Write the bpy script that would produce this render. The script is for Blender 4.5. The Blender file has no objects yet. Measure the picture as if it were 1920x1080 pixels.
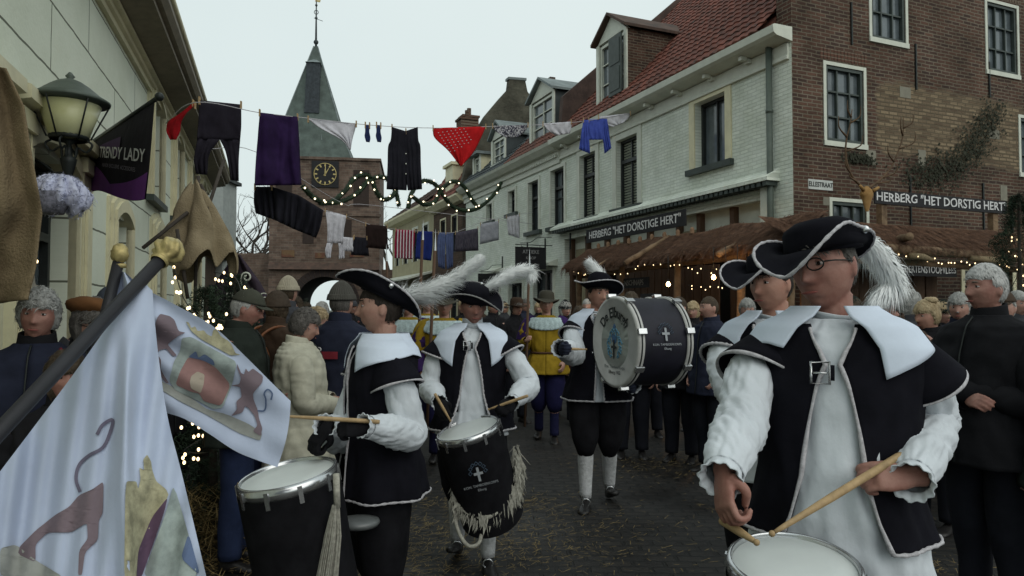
import bpy, bmesh, math, random
from mathutils import Vector, Matrix, noise
from mathutils.geometry import tessellate_polygon
V = Vector; PI = math.pi; R_ = math.radians
sc = bpy.context.scene
random.seed(7)
# ---------------- camera, sky, sun, exposure ----------------
F = 1300.0; PITCH = R_(1.7); CH = 1.58
cam = bpy.data.cameras.new('camera'); co = bpy.data.objects.new('camera', cam); sc.collection.objects.link(co); sc.camera = co
co.location = (0, 0, CH); co.rotation_euler = (R_(90) + PITCH, 0, 0)
cam.sensor_width = 36; cam.lens = 36 * F / 1920; cam.clip_end = 2000; cam.clip_start = 0.05
world = bpy.data.worlds.new('World'); sc.world = world; world.use_nodes = True
nt = world.node_tree; bg = nt.nodes['Background']
sky = nt.nodes.new('ShaderNodeTexSky'); sky.sky_type = 'NISHITA'; sky.sun_disc = False
sky.sun_elevation = R_(42); sky.sun_rotation = R_(146); sky.air_density = 1.5; sky.dust_density = 6; sky.ozone_density = 2
# an overcast layer: the clear sky seen through an even blanket of cloud
cl = nt.nodes.new('ShaderNodeMix'); cl.data_type = 'RGBA'; cl.inputs[0].default_value = 0.93
nz = nt.nodes.new('ShaderNodeTexNoise'); nz.inputs['Scale'].default_value = 1.6; nz.inputs['Detail'].default_value = 4
cr = nt.nodes.new('ShaderNodeValToRGB'); cr.color_ramp.elements[0].position = .3; cr.color_ramp.elements[1].position = .75
cr.color_ramp.elements[0].color = (6.9, 7.9, 7.85, 1); cr.color_ramp.elements[1].color = (7.6, 8.5, 8.4, 1)
nt.links.new(nz.outputs['Fac'], cr.inputs[0]); nt.links.new(sky.outputs[0], cl.inputs[6]); nt.links.new(cr.outputs[0], cl.inputs[7])
nt.links.new(cl.outputs[2], bg.inputs[0]); bg.inputs[1].default_value = 0.1
sun = bpy.data.lights.new('sun', 'SUN'); so = bpy.data.objects.new('sun', sun); sc.collection.objects.link(so)
sun.energy = 0.9; sun.angle = R_(60); sun.color = (1, .96, .9)
so.rotation_euler = (R_(50), 0, R_(34))
sc.view_settings.view_transform = 'Standard'; sc.view_settings.look = 'None'; sc.view_settings.gamma = 1
sc.view_settings.exposure = 0.06
sc.cycles.max_bounces = 6; sc.cycles.diffuse_bounces = 3

# ---------------- helpers ----------------
def px(x, y, Y):
    "point at depth Y on the line of sight through photo pixel x, y (used to measure)"
    dx = (x - 960) / F; dy = (540 - y) / F
    fy = math.cos(PITCH) - dy * math.sin(PITCH); fz = math.sin(PITCH) + dy * math.cos(PITCH)
    t = Y / fy
    return V((dx * t, Y, CH + fz * t))
_m = {}
def mat(key, col, rough=.85, var=.12, vs=6., bump=0., bs=40., metal=0., emit=None, es=0., spec=.3, stretch=(1, 1, 1), alpha=None, col2=None, lo=.35, hi=.65, trans=0., sheen=0.):
    if key in _m: return _m[key]
    m = bpy.data.materials.new(key); m.use_nodes = True; n = m.node_tree; b = n.nodes['Principled BSDF']; L = n.links
    b.inputs['Roughness'].default_value = rough; b.inputs['Metallic'].default_value = metal
    b.inputs['Specular IOR Level'].default_value = spec
    tc = n.nodes.new('ShaderNodeTexCoord'); mp = n.nodes.new('ShaderNodeMapping'); mp.inputs['Scale'].default_value = stretch
    L.new(tc.outputs['Object'], mp.inputs[0])
    nz = n.nodes.new('ShaderNodeTexNoise'); nz.inputs['Scale'].default_value = vs; nz.inputs['Detail'].default_value = 6
    nz.inputs['Roughness'].default_value = .65
    L.new(mp.outputs[0], nz.inputs['Vector'])
    r = n.nodes.new('ShaderNodeValToRGB'); r.color_ramp.elements[0].position = lo; r.color_ramp.elements[1].position = hi
    c2 = col2 if col2 else tuple(min(1, c * (1 + var)) for c in col)
    c1 = col if col2 else tuple(c * (1 - var) for c in col)
    r.color_ramp.elements[0].color = (*c1, 1); r.color_ramp.elements[1].color = (*c2, 1)
    L.new(nz.outputs['Fac'], r.inputs[0]); L.new(r.outputs[0], b.inputs['Base Color'])
    if bump:
        n2 = n.nodes.new('ShaderNodeTexNoise'); n2.inputs['Scale'].default_value = bs; n2.inputs['Detail'].default_value = 5
        L.new(mp.outputs[0], n2.inputs['Vector'])
        bp = n.nodes.new('ShaderNodeBump'); bp.inputs['Strength'].default_value = bump; bp.inputs['Distance'].default_value = .02
        L.new(n2.outputs['Fac'], bp.inputs['Height']); L.new(bp.outputs[0], b.inputs['Normal'])
    if emit: b.inputs['Emission Color'].default_value = (*emit, 1); b.inputs['Emission Strength'].default_value = es
    if alpha is not None: b.inputs['Alpha'].default_value = alpha
    if trans: b.inputs['Transmission Weight'].default_value = trans
    if sheen: b.inputs['Sheen Weight'].default_value = sheen
    _m[key] = m; return m
def brick(key, c1, c2, mortar, bw=.215, rh=.066, ms=.009, axes='xz', bump=.5, patch=None, rough=.9, tint=None, off=.5, blotch=.5):
    if key in _m: return _m[key]
    m = bpy.data.materials.new(key); m.use_nodes = True; n = m.node_tree; b = n.nodes['Principled BSDF']; L = n.links
    b.inputs['Roughness'].default_value = rough; b.inputs['Specular IOR Level'].default_value = .25
    tc = n.nodes.new('ShaderNodeTexCoord'); sx = n.nodes.new('ShaderNodeSeparateXYZ'); cx = n.nodes.new('ShaderNodeCombineXYZ')
    L.new(tc.outputs['Object'], sx.inputs[0]); I = dict(x=0, y=1, z=2)
    L.new(sx.outputs[I[axes[0]]], cx.inputs[0]); L.new(sx.outputs[I[axes[1]]], cx.inputs[1])
    wz = n.nodes.new('ShaderNodeTexNoise'); wz.inputs['Scale'].default_value = 3.5; L.new(cx.outputs[0], wz.inputs['Vector'])
    wm = n.nodes.new('ShaderNodeVectorMath'); wm.operation = 'MULTIPLY_ADD'; wm.inputs[1].default_value = (.03, .03, 0)
    L.new(wz.outputs['Color'], wm.inputs[0]); L.new(cx.outputs[0], wm.inputs[2])
    t = n.nodes.new('ShaderNodeTexBrick'); t.inputs['Scale'].default_value = 1; t.inputs['Brick Width'].default_value = bw
    t.inputs['Row Height'].default_value = rh; t.inputs['Mortar Size'].default_value = ms; t.inputs['Mortar Smooth'].default_value = .3
    t.offset = off; t.inputs['Color1'].default_value = (*c1, 1); t.inputs['Color2'].default_value = (*c2, 1); t.inputs['Mortar'].default_value = (*mortar, 1)
    t.inputs['Bias'].default_value = -.1
    L.new(wm.outputs[0], t.inputs['Vector'])
    nz = n.nodes.new('ShaderNodeTexNoise'); nz.inputs['Scale'].default_value = 1.3; nz.inputs['Detail'].default_value = 8; nz.inputs['Roughness'].default_value = .7
    L.new(cx.outputs[0], nz.inputs['Vector'])
    mx = n.nodes.new('ShaderNodeMix'); mx.data_type = 'RGBA'; mx.blend_type = 'MULTIPLY'; mx.inputs[0].default_value = blotch
    r = n.nodes.new('ShaderNodeValToRGB'); r.color_ramp.elements[0].position = .35; r.color_ramp.elements[1].position = .62
    r.color_ramp.elements[0].color = (.35, .34, .32, 1) if not tint else (*tint, 1); r.color_ramp.elements[1].color = (1, 1, 1, 1)
    L.new(nz.outputs['Fac'], r.inputs[0]); L.new(t.outputs['Color'], mx.inputs[6]); L.new(r.outputs[0], mx.inputs[7])
    out = mx.outputs[2]
    if patch:   # (y0,y1,z0,z1,colour1,colour2) repaired band of paler bricks
        t2 = n.nodes.new('ShaderNodeTexBrick'); t2.inputs['Scale'].default_value = 1; t2.inputs['Brick Width'].default_value = bw; t2.inputs['Row Height'].default_value = rh * 1.1
        t2.inputs['Mortar Size'].default_value = ms * 1.2; t2.inputs['Color1'].default_value = (*patch[4], 1); t2.inputs['Color2'].default_value = (*patch[5], 1); t2.inputs['Mortar'].default_value = (.11, .085, .055, 1)
        L.new(wm.outputs[0], t2.inputs['Vector'])
        mk = None
        for ax, lo_, hi_ in ((axes[0], patch[0], patch[1]), ('z', patch[2], patch[3])):
            a = n.nodes.new('ShaderNodeMapRange'); a.inputs[1].default_value = lo_; a.inputs[2].default_value = lo_ + .5; a.clamp = True
            c = n.nodes.new('ShaderNodeMapRange'); c.inputs[1].default_value = hi_ - .5; c.inputs[2].default_value = hi_; c.inputs[3].default_value = 1; c.inputs[4].default_value = 0
            L.new(sx.outputs[I[ax]], a.inputs[0]); L.new(sx.outputs[I[ax]], c.inputs[0])
            q = n.nodes.new('ShaderNodeMath'); q.operation = 'MULTIPLY'; L.new(a.outputs[0], q.inputs[0]); L.new(c.outputs[0], q.inputs[1])
            if mk is None: mk = q
            else:
                q2 = n.nodes.new('ShaderNodeMath'); q2.operation = 'MULTIPLY'; L.new(mk.outputs[0], q2.inputs[0]); L.new(q.outputs[0], q2.inputs[1]); mk = q2
        ad = n.nodes.new('ShaderNodeMath'); ad.operation = 'MULTIPLY_ADD'; ad.inputs[1].default_value = 1.3; L.new(mk.outputs[0], ad.inputs[0])
        n5 = n.nodes.new('ShaderNodeTexNoise'); n5.inputs['Scale'].default_value = 2.5; n5.inputs['Detail'].default_value = 6; L.new(cx.outputs[0], n5.inputs['Vector'])
        sb = n.nodes.new('ShaderNodeMath'); sb.operation = 'SUBTRACT'; sb.inputs[1].default_value = 1.0; L.new(n5.outputs['Fac'], sb.inputs[0]); L.new(sb.outputs[0], ad.inputs[2])
        st = n.nodes.new('ShaderNodeMapRange'); st.inputs[1].default_value = 0; st.inputs[2].default_value = .3; L.new(ad.outputs[0], st.inputs[0])
        m2 = n.nodes.new('ShaderNodeMix'); m2.data_type = 'RGBA'; L.new(st.outputs[0], m2.inputs[0]); L.new(out, m2.inputs[6]); L.new(t2.outputs['Color'], m2.inputs[7]); out = m2.outputs[2]
    L.new(out, b.inputs['Base Color'])
    bp = n.nodes.new('ShaderNodeBump'); bp.inputs['Strength'].default_value = bump; bp.inputs['Distance'].default_value = .01; bp.invert = True
    L.new(t.outputs['Fac'], bp.inputs['Height'])
    n3 = n.nodes.new('ShaderNodeTexNoise'); n3.inputs['Scale'].default_value = 25; L.new(cx.outputs[0], n3.inputs['Vector'])
    b2 = n.nodes.new('ShaderNodeBump'); b2.inputs['Strength'].default_value = .35; b2.inputs['Distance'].default_value = .01; L.new(n3.outputs['Fac'], b2.inputs['Height']); L.new(bp.outputs[0], b2.inputs['Normal'])
    L.new(b2.outputs[0], b.inputs['Normal'])
    _m[key] = m; return m
class MB:
    def __init__(s): s.v = []; s.f = []
    def add(s, vs, fs):
        k = len(s.v); s.v += [tuple(v) for v in vs]; s.f += [tuple(i + k for i in f) for f in fs]; return s
    def box(s, x0, x1, y0, y1, z0, z1, M=None):
        vs = [V((x, y, z)) for z in (z0, z1) for y in (y0, y1) for x in (x0, x1)]
        if M: vs = [M @ v for v in vs]
        return s.add(vs, [(0, 2, 3, 1), (4, 5, 7, 6), (0, 1, 5, 4), (2, 6, 7, 3), (0, 4, 6, 2), (1, 3, 7, 5)])
    def grid(s, fn, nu, nv, closeu=False, close_v=False):
        vs = [fn(i / nu, j / nv) for j in range(nv + 1) for i in range(nu if closeu else nu + 1)]
        w = nu if closeu else nu + 1; fs = []
        for j in range(nv):
            for i in range(nu):
                a = j * w + i; b = j * w + (i + 1) % w
                fs.append((a, b, b + w, a + w))
        return s.add(vs, fs)
    def rings(s, rings, cap=True, closed=True):
        n = len(rings[0]); k = len(s.v); fs = []
        for j in range(len(rings) - 1):
            for i in range(n if closed else n - 1):
                a = j * n + i; b = j * n + (i + 1) % n
                fs.append((a, b, b + n, a + n))
        if cap and closed: fs.append(tuple(range(n - 1, -1, -1))); fs.append(tuple((len(rings) - 1) * n + i for i in range(n)))
        return s.add([v for r in rings for v in r], fs)
    def tube(s, path, r, n=8, cap=True, flat=None, fn=None, closed=False):
        path = [V(p) for p in path]; N = len(path); R = []
        rr = r if isinstance(r, (list, tuple)) else [r] * N
        up = None
        for i, p in enumerate(path):
            d = (path[min(i + 1, N - 1)] - path[max(i - 1, 0)])
            if closed: d = path[(i + 1) % N] - path[i - 1]
            if d.length < 1e-9: d = V((0, 0, 1))
            d.normalize()
            if up is None:
                up = V((0, 0, 1)) if abs(d.z) < .9 else V((0, 1, 0))
                if flat is not None: up = V(flat)
            a = d.cross(up)
            if a.length < 1e-6: a = d.cross(V((1, 0, 0)))
            a.normalize(); b = a.cross(d).normalized(); up = b
            ring = []
            for k in range(n):
                th = 2 * PI * k / n; q = rr[i] * (fn(i / (N - 1), th) if fn else 1)
                fl = .3 if flat is not None else 1
                ring.append(p + a * math.cos(th) * q + b * math.sin(th) * q * fl)
            R.append(ring)
        if closed: R.append(R[0]); cap = False
        return s.rings(R, cap)
    def lathe(s, prof, n=24, M=None, ax='z'):
        R = []
        for r, z in prof:
            ring = [V((r * math.cos(2 * PI * k / n), r * math.sin(2 * PI * k / n), z)) for k in range(n)]
            if M: ring = [M @ v for v in ring]
            R.append(ring)
        return s.rings(R)
    def ell(s, c, r, nu=14, nv=9, M=None, nz=0., nf=8.):
        c = V(c); R = []
        if not isinstance(r, (tuple, list)): r = (r, r, r)
        for j in range(nv + 1):
            t = PI * (j + .02) / (nv + .04); ring = []
            for i in range(nu):
                a = 2 * PI * i / nu; d = V((math.sin(t) * math.cos(a), math.sin(t) * math.sin(a), math.cos(t)))
                q = 1 + (nz * noise.noise(d * nf / 4 + c * 7) if nz else 0)
                v = V((d.x * r[0] * q, d.y * r[1] * q, d.z * r[2] * q))
                if M: v = M @ v
                ring.append(c + v)
            R.append(ring)
        return s.rings(R)
    def poly(s, pts, depth, M=None):
        "extruded polygon in local xy, thickness along z"
        n = len(pts); a = [V((p[0], p[1], 0)) for p in pts]; b = [V((p[0], p[1], depth)) for p in pts]
        if M: a = [M @ v for v in a]; b = [M @ v for v in b]
        return s.add(a + b, [tuple(range(n - 1, -1, -1)), tuple(range(n, 2 * n))] + [(i, (i + 1) % n, (i + 1) % n + n, i + n) for i in range(n)])
    def build(s, name, m, parent=None, smooth=True, mods=(), M=None, sharp=None):
        me = bpy.data.meshes.new(name); vs = s.v
        if M: vs = [tuple(M @ V(v)) for v in vs]
        me.from_pydata(vs, [], s.f); me.validate()
        bm = bmesh.new(); bm.from_mesh(me); bmesh.ops.recalc_face_normals(bm, faces=bm.faces); bm.to_mesh(me); bm.free()
        me.materials.append(m)
        if smooth: me.polygons.foreach_set('use_smooth', [True] * len(me.polygons))
        if smooth and sharp: me.set_sharp_from_angle(angle=R_(sharp))
        o = bpy.data.objects.new(name, me); sc.collection.objects.link(o)
        if parent: o.parent = parent
        for k in mods:
            if k[0] == 'sub': q = o.modifiers.new('s', 'SUBSURF'); q.levels = q.render_levels = k[1]
            if k[0] == 'solid': q = o.modifiers.new('t', 'SOLIDIFY'); q.thickness = k[1]; q.offset = k[2] if len(k) > 2 else 0
            if k[0] == 'bevel': q = o.modifiers.new('b', 'BEVEL'); q.width = k[1]; q.segments = 2; q.limit_method = 'ANGLE'
            if k[0] == 'remesh': q = o.modifiers.new('r', 'REMESH'); q.mode = 'VOXEL'; q.voxel_size = k[1]; q.use_smooth_shade = True
            if k[0] == 'smooth': q = o.modifiers.new('m', 'SMOOTH'); q.iterations = k[1]; q.factor = .5
        return o
def tag(o, label=None, cat=None, group=None, kind=None):
    if label: o['label'] = label
    if cat: o['category'] = cat
    if group: o['group'] = group
    if kind: o['kind'] = kind
    return o
def thing(name, label, cat, loc=(0, 0, 0), rz=0., group=None, scale=1., kind=None):
    o = bpy.data.objects.new(name, None); sc.collection.objects.link(o); o.location = loc; o.rotation_euler = (0, 0, rz)
    o.scale = (scale,) * 3; o.empty_display_size = .1
    return tag(o, label, cat, group, kind)
def cr_path(pts, n=6):
    "Catmull-Rom through points"
    P = [V(p) for p in pts]; P = [P[0] * 2 - P[1]] + P + [P[-1] * 2 - P[-2]]; out = []
    for i in range(1, len(P) - 2):
        for k in range(n):
            t = k / n
            out.append(.5 * ((2 * P[i]) + (P[i + 1] - P[i - 1]) * t + (2 * P[i - 1] - 5 * P[i] + 4 * P[i + 1] - P[i + 2]) * t * t + (3 * P[i] - P[i - 1] - 3 * P[i + 1] + P[i + 2]) * t ** 3))
    out.append(P[-2]); return out
def lerp(a, b, t): return a + (b - a) * t
def interp(tab, x):
    if x <= tab[0][0]: return tab[0][1:]
    for a, b in zip(tab, tab[1:]):
        if x <= b[0]:
            t = (x - a[0]) / (b[0] - a[0]); return tuple(lerp(p, q, t) for p, q in zip(a[1:], b[1:]))
    return tab[-1][1:]
def text_mesh(txt, size=1., extr=.002, bold=0., ax='CENTER', w=1.):
    cu = bpy.data.curves.new('lettering', 'FONT'); cu.body = txt; cu.size = size; cu.extrude = extr; cu.align_x = ax; cu.align_y = 'CENTER'; cu.offset = bold; cu.resolution_u = 3
    o = bpy.data.objects.new('lettering', cu); sc.collection.objects.link(o)
    bpy.context.view_layer.update()
    me = bpy.data.meshes.new_from_object(o); bpy.data.objects.remove(o)
    vs = [V((v.co.x * w, v.co.y, v.co.z)) for v in me.vertices]; fs = [tuple(p.vertices) for p in me.polygons]
    bpy.data.meshes.remove(me); return vs, fs
def lettering(txt, size, m, parent, M, name='lettering', fn=None, bold=0., w=1., extr=.002, ax='CENTER', jit=0., label=None):
    vs, fs = text_mesh(txt, size, extr, bold, ax, w)
    if jit: vs = [V((v.x + jit * noise.noise(V((v.x * 9, v.y * 20, 1))), v.y + jit * 1.3 * noise.noise(V((v.x * 11, v.y * 9, 5))) , v.z)) for v in vs]
    if fn: vs = [fn(v) for v in vs]
    if M: vs = [M @ v for v in vs]
    mb = MB(); mb.add(vs, fs); return mb.build(name, m, parent, smooth=False)
def frameM(o, x, y, z):
    return Matrix(((x[0], y[0], z[0], o[0]), (x[1], y[1], z[1], o[1]), (x[2], y[2], z[2], o[2]), (0, 0, 0, 1)))
def wall(mb, u0, u1, z0, z1, ops, P, thick):
    "wall with rectangular openings; P(u,z,d)->point, d = depth into the wall"
    us = sorted({u0, u1, *[o[0] for o in ops], *[o[1] for o in ops]}); zs = sorted({z0, z1, *[o[2] for o in ops], *[o[3] for o in ops]})
    us = [u for u in us if u0 <= u <= u1]; zs = [z for z in zs if z0 <= z <= z1]
    inside = lambda u, z: any(o[0] < u < o[1] and o[2] < z < o[3] for o in ops)
    for a, b in zip(us, us[1:]):
        for c, d in zip(zs, zs[1:]):
            if inside((a + b) / 2, (c + d) / 2): continue
            mb.add([P(a, c, 0), P(b, c, 0), P(b, d, 0), P(a, d, 0)], [(0, 1, 2, 3)])
    for o in ops:
        a, b, c, d = max(o[0], u0), min(o[1], u1), max(o[2], z0), min(o[3], z1)
        q = [(a, c), (b, c), (b, d), (a, d)]
        for i in range(4):
            s, e = q[i], q[(i + 1) % 4]
            mb.add([P(*s, 0), P(*e, 0), P(*e, thick), P(*s, thick)], [(0, 1, 2, 3)])
    return mb
# ---------------- materials ----------------
M_ = {}
WHITEBRICK = brick('white painted brick', (.78, .82, .74), (.69, .73, .66), (.61, .65, .58), bump=.9, tint=(.76, .78, .72), blotch=.85)
REDBRICK = brick('old red brown brick', (.115, .060, .042), (.048, .030, .025), (.17, .14, .105), axes='yz', ms=.012, bump=.9, patch=(-6.4, -1.7, 4.1, 5.9, (.25, .19, .12), (.10, .07, .045)), blotch=.85, tint=(.45, .43, .38))
REDBRICKX = brick('old brick street side', (.115, .052, .035), (.052, .030, .024), (.17, .135, .10), axes='xz', ms=.011, bump=.8, blotch=.7)
TOWERBRICK = brick('tower brick', (.17, .12, .095), (.10, .072, .06), (.17, .15, .12), bw=.5, rh=.16, ms=.012, bump=.4, blotch=.9, tint=(.5, .45, .42))
SEXTONR = mat('weathered brown verge', (.05, .035, .03), rough=.9, col2=(.09, .06, .05), vs=3, bump=.5, bs=14)
SEXTON = brick('weathered gable brick', (.105, .10, .075), (.075, .075, .056), (.10, .095, .075), axes='yz', blotch=.95)
PLASTER = brick('cream plaster courses', (.74, .78, .66), (.71, .75, .63), (.17, .18, .14), bw=2.6, rh=.62, ms=.012, bump=.8, blotch=.35, tint=(.72, .74, .68), off=.5)
CREAM = mat('cream painted woodwork', (.64, .60, .41), rough=.55, var=.1, vs=3, bump=.1, bs=30)
GREYWHITE = mat('grey white paint', (.56, .58, .50), rough=.5, var=.08, vs=4, bump=.08)
DARKWOOD = mat('dark painted frame', (.022, .026, .026), rough=.45, var=.2)
SILL = mat('dark green sill', (.045, .058, .052), rough=.5, var=.2)
GLASS = mat('window glass', (.035, .042, .048), rough=.08, var=.25, vs=1.2, spec=.8)
GLASSG = mat('window glass pale', (.10, .12, .13), rough=.1, var=.3, vs=2, spec=.7)
BLIND = mat('blind behind glass', (.26, .28, .22), rough=.6, var=.2)
LEAD = mat('lead grey', (.16, .19, .19), rough=.6, var=.25, vs=3)
SLATE = mat('green grey slate', (.07, .092, .082), rough=.7, var=.3, vs=1.5, bump=.3, bs=12)
SLATED = mat('dark slate', (.045, .055, .058), rough=.7, var=.3, vs=2, bump=.3, bs=15)
TILE = mat('red pantile', (.045, .026, .020), rough=.8, col2=(.185, .060, .040), vs=5, bump=.4, bs=30, lo=.32, hi=.62)
TILED = mat('brown dark pantile', (.05, .035, .028), rough=.8, col2=(.10, .06, .045), vs=3)
THATCH = mat('reed thatch', (.060, .030, .018), rough=.95, col2=(.15, .078, .045), vs=9, bump=1., bs=45, stretch=(1, 1, 3))
LOG = mat('barked log', (.10, .065, .04), rough=.9, col2=(.22, .15, .09), vs=5, bump=.7, bs=18)
PLANK = mat('brown timber', (.06, .033, .02), rough=.8, col2=(.11, .065, .04), vs=4, bump=.4, bs=30, stretch=(1, 1, .2))
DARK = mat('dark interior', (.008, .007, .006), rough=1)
CHALK = mat('black board', (.012, .012, .014), rough=.7, var=.3)
CHALKW = mat('white chalk paint', (.62, .62, .62), rough=.8, var=.15, vs=30)
IRON = mat('dark iron', (.02, .024, .023), rough=.5, metal=.3, var=.3)
GREENIRON = mat('green grey painted metal', (.085, .105, .088), rough=.5, var=.15)
ROPEW = mat('white braid', (.42, .41, .43), rough=.9, var=.25, vs=80)
SHIRT = mat('white shirt cotton', (.56, .60, .64), rough=.85, var=.07, vs=5, bump=.5, bs=11, stretch=(1, 1, .6), sheen=.1)
COLLAR = mat('white collar linen', (.58, .65, .76), rough=.8, var=.04, vs=8, bump=.06, bs=25)
BLACKV = mat('black velvet', (.0075, .0075, .011), rough=.97, var=.3, vs=6, bump=.2, bs=10, spec=.08)
BLACKW = mat('black wool', (.010, .010, .012), rough=.95, var=.3, vs=10, spec=.1)
STOCK = mat('white knitted stocking', (.50, .51, .52), rough=.95, var=.15, vs=30, bump=.4, bs=60)
LEATHER = mat('black leather', (.012, .011, .011), rough=.45, var=.3, spec=.4)
STEEL = mat('chromed steel', (.55, .56, .57), rough=.22, metal=.9, var=.1)
DRUMSKIN = mat('drum head skin', (.60, .64, .63), rough=.6, var=.05, vs=3)
FLAGW = mat('white flag silk', (.42, .48, .61), rough=.7, var=.05, vs=3, bump=.15, bs=14, sheen=.2)
GOLD = mat('gilt', (.42, .34, .15), rough=.5, metal=.45, var=.25, vs=30)
POLE = mat('black pole', (.022, .022, .026), rough=.5, var=.2)
STICK = mat('drumstick wood', (.36, .25, .13), rough=.6, var=.2, vs=30)
SKIN = mat('skin', (.42, .255, .20), rough=.55, col2=(.34, .175, .135), vs=14, bump=.12, bs=60, spec=.35)
SKIND = mat('ruddy skin', (.34, .185, .145), rough=.55, col2=(.26, .115, .09), vs=12, bump=.12, bs=60, spec=.35)
SKINP = mat('pale skin', (.42, .235, .175), rough=.55, col2=(.37, .18, .13), vs=12, bump=.1, bs=60, spec=.35)
LIPS = mat('lips', (.22, .065, .055), rough=.5)
EYEW = mat('eye white', (.42, .38, .36), rough=.25)
IRIS = mat('iris', (.02, .015, .012), rough=.2)
PLUME = mat('white plume', (.82, .84, .84), rough=.95, var=.08, vs=20)
FIR = mat('fir needles', (.018, .034, .018), rough=.8, var=.5, vs=6)
LAMPW = mat('fairy light bulb', (.9, .8, .5), emit=(1, .74, .40), es=3.2)
LAMPB = mat('garland bulb', (.9, .8, .5), emit=(1, .86, .60), es=2.6)
BULB = mat('glowing light bulb', (.9, .7, .4), emit=(1, .62, .25), es=22.)
BURLAP = mat('burlap', (.13, .095, .055), rough=.95, col2=(.205, .155, .09), vs=4, bump=.5, bs=90, lo=.3, hi=.7)
TULLE = mat('white tulle', (.52, .54, .68), rough=.9, var=.1, vs=20)
HAY = mat('straw', (.20, .145, .06), rough=.8, var=.4, vs=12)
BARK = mat('bare bark', (.05, .042, .035), rough=.9, var=.3)
MOSS = mat('moss and ivy', (.020, .023, .013), rough=.9, col2=(.036, .038, .024), vs=10)
def cloth(key, c, **k): return mat(key, c, rough=.92, var=.18, vs=7, bump=.3, bs=12, spec=.12, **k)

# ---------------- ground ----------------
def ground_mat():
    m = brick('wet cobbled paving', (.020, .0175, .015), (.011, .010, .0095), (.005, .005, .0045), bw=.19, rh=.095, ms=.014, axes='xy', bump=1., blotch=.9, rough=.45)
    b = m.node_tree.nodes['Principled BSDF']; b.inputs['Specular IOR Level'].default_value = .45
    n = m.node_tree.nodes; L = m.node_tree.links
    z = n.new('ShaderNodeTexNoise'); z.inputs['Scale'].default_value = 1.1; z.inputs['Detail'].default_value = 7
    r = n.new('ShaderNodeMapRange'); r.inputs[1].default_value = .35; r.inputs[2].default_value = .7; r.inputs[3].default_value = .45; r.inputs[4].default_value = .9
    t = n.new('ShaderNodeTexCoord'); L.new(t.outputs['Object'], z.inputs['Vector']); L.new(z.outputs['Fac'], r.inputs[0]); L.new(r.outputs[0], b.inputs['Roughness'])
    return m
g = MB(); g.grid(lambda u, v: V((-300 + 600 * u, -60 + 660 * v, 0)), 8, 8)
o = g.build('ground', mat('far ground', (.05, .055, .04)), smooth=False); tag(o, kind='structure')
TH = R_(21)
g = MB()
def gp(u, v):
    x = -12 + 30 * u; y = -4 + 56 * v
    return V((x, y, .006 + .006 * noise.noise(V((x * 1.7, y * 1.7, 0))) + .004 * noise.noise(V((x * 7, y * 7, 3)))+.004))
g.grid(gp, 150, 280)
o = g.build('street', ground_mat()); tag(o, kind='structure'); o.rotation_euler = (0, 0, 0)
street = o
# straw scattered over the paving: nobody could count it
mb = MB(); rs = random.Random(3)
spots = [(px(860, 900, 4.8), 1.1, .8, 1500), (px(760, 960, 4.4), .6, .5, 500), (V((-2.1, 4.3, 0)), .8, .7, 900), (V((-1.0, 3.4, 0)), .5, .5, 250), (px(1260, 860, 7), .9, .5, 450), (px(1700, 990, 5), 1.5, 1.5, 260), (px(1000, 1000, 4.2), 1.2, .8, 180), (V((1.2, 5, 0)), 3, 2.6, 260), (px(930, 870, 5.6), .5, .25, 500), (px(1700, 1000, 4.2), .4, .2, 200)]
for c, sx_, sy_, n_ in spots:
    for _ in range(n_):
        x = c.x + rs.gauss(0, sx_ * .6); y = c.y + rs.gauss(0, sy_ * .6); a = rs.uniform(0, PI); l = rs.uniform(.015, .08); w = rs.uniform(.0008, .002)
        if y < 1.2: continue
        z = .024 + rs.random() * .012; d = V((math.cos(a), math.sin(a), rs.uniform(-.12, .12))) * l / 2; p = V((-d.y, d.x, 0)).normalized() * w
        q = V((x, y, z)); mb.add([q - d - p, q + d - p, q + d + p + V((0, 0, .001)), q - d + p], [(0, 1, 2, 3)])
o = mb.build('scattered_straw', HAY, smooth=False); tag(o, 'loose straw strewn over the wet cobbles between the marchers', 'straw', kind='stuff')
mb = MB()   # a heap of hay at the left under the trees
for _ in range(2600):
    u = rs.gauss(0, .42); w_ = rs.gauss(0, .25); h = max(.02, .42 - .6 * (u * u + w_ * w_ * 3)) * rs.random()
    q = V((-2.25 + u, 4.55 + w_, .03 + h)); a = rs.uniform(0, 2 * PI); d = V((math.cos(a), math.sin(a), rs.uniform(-.6, .6))) * rs.uniform(.03, .1); p = d.cross(V((0, 0, 1))).normalized() * .0022
    mb.add([q - d - p, q + d - p, q + d + p, q - d + p], [(0, 1, 2, 3)])
o = mb.build('hay_heap', HAY, smooth=False); tag(o, 'heap of loose hay at the foot of the lit fir bushes', 'hay', kind='stuff')

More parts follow.
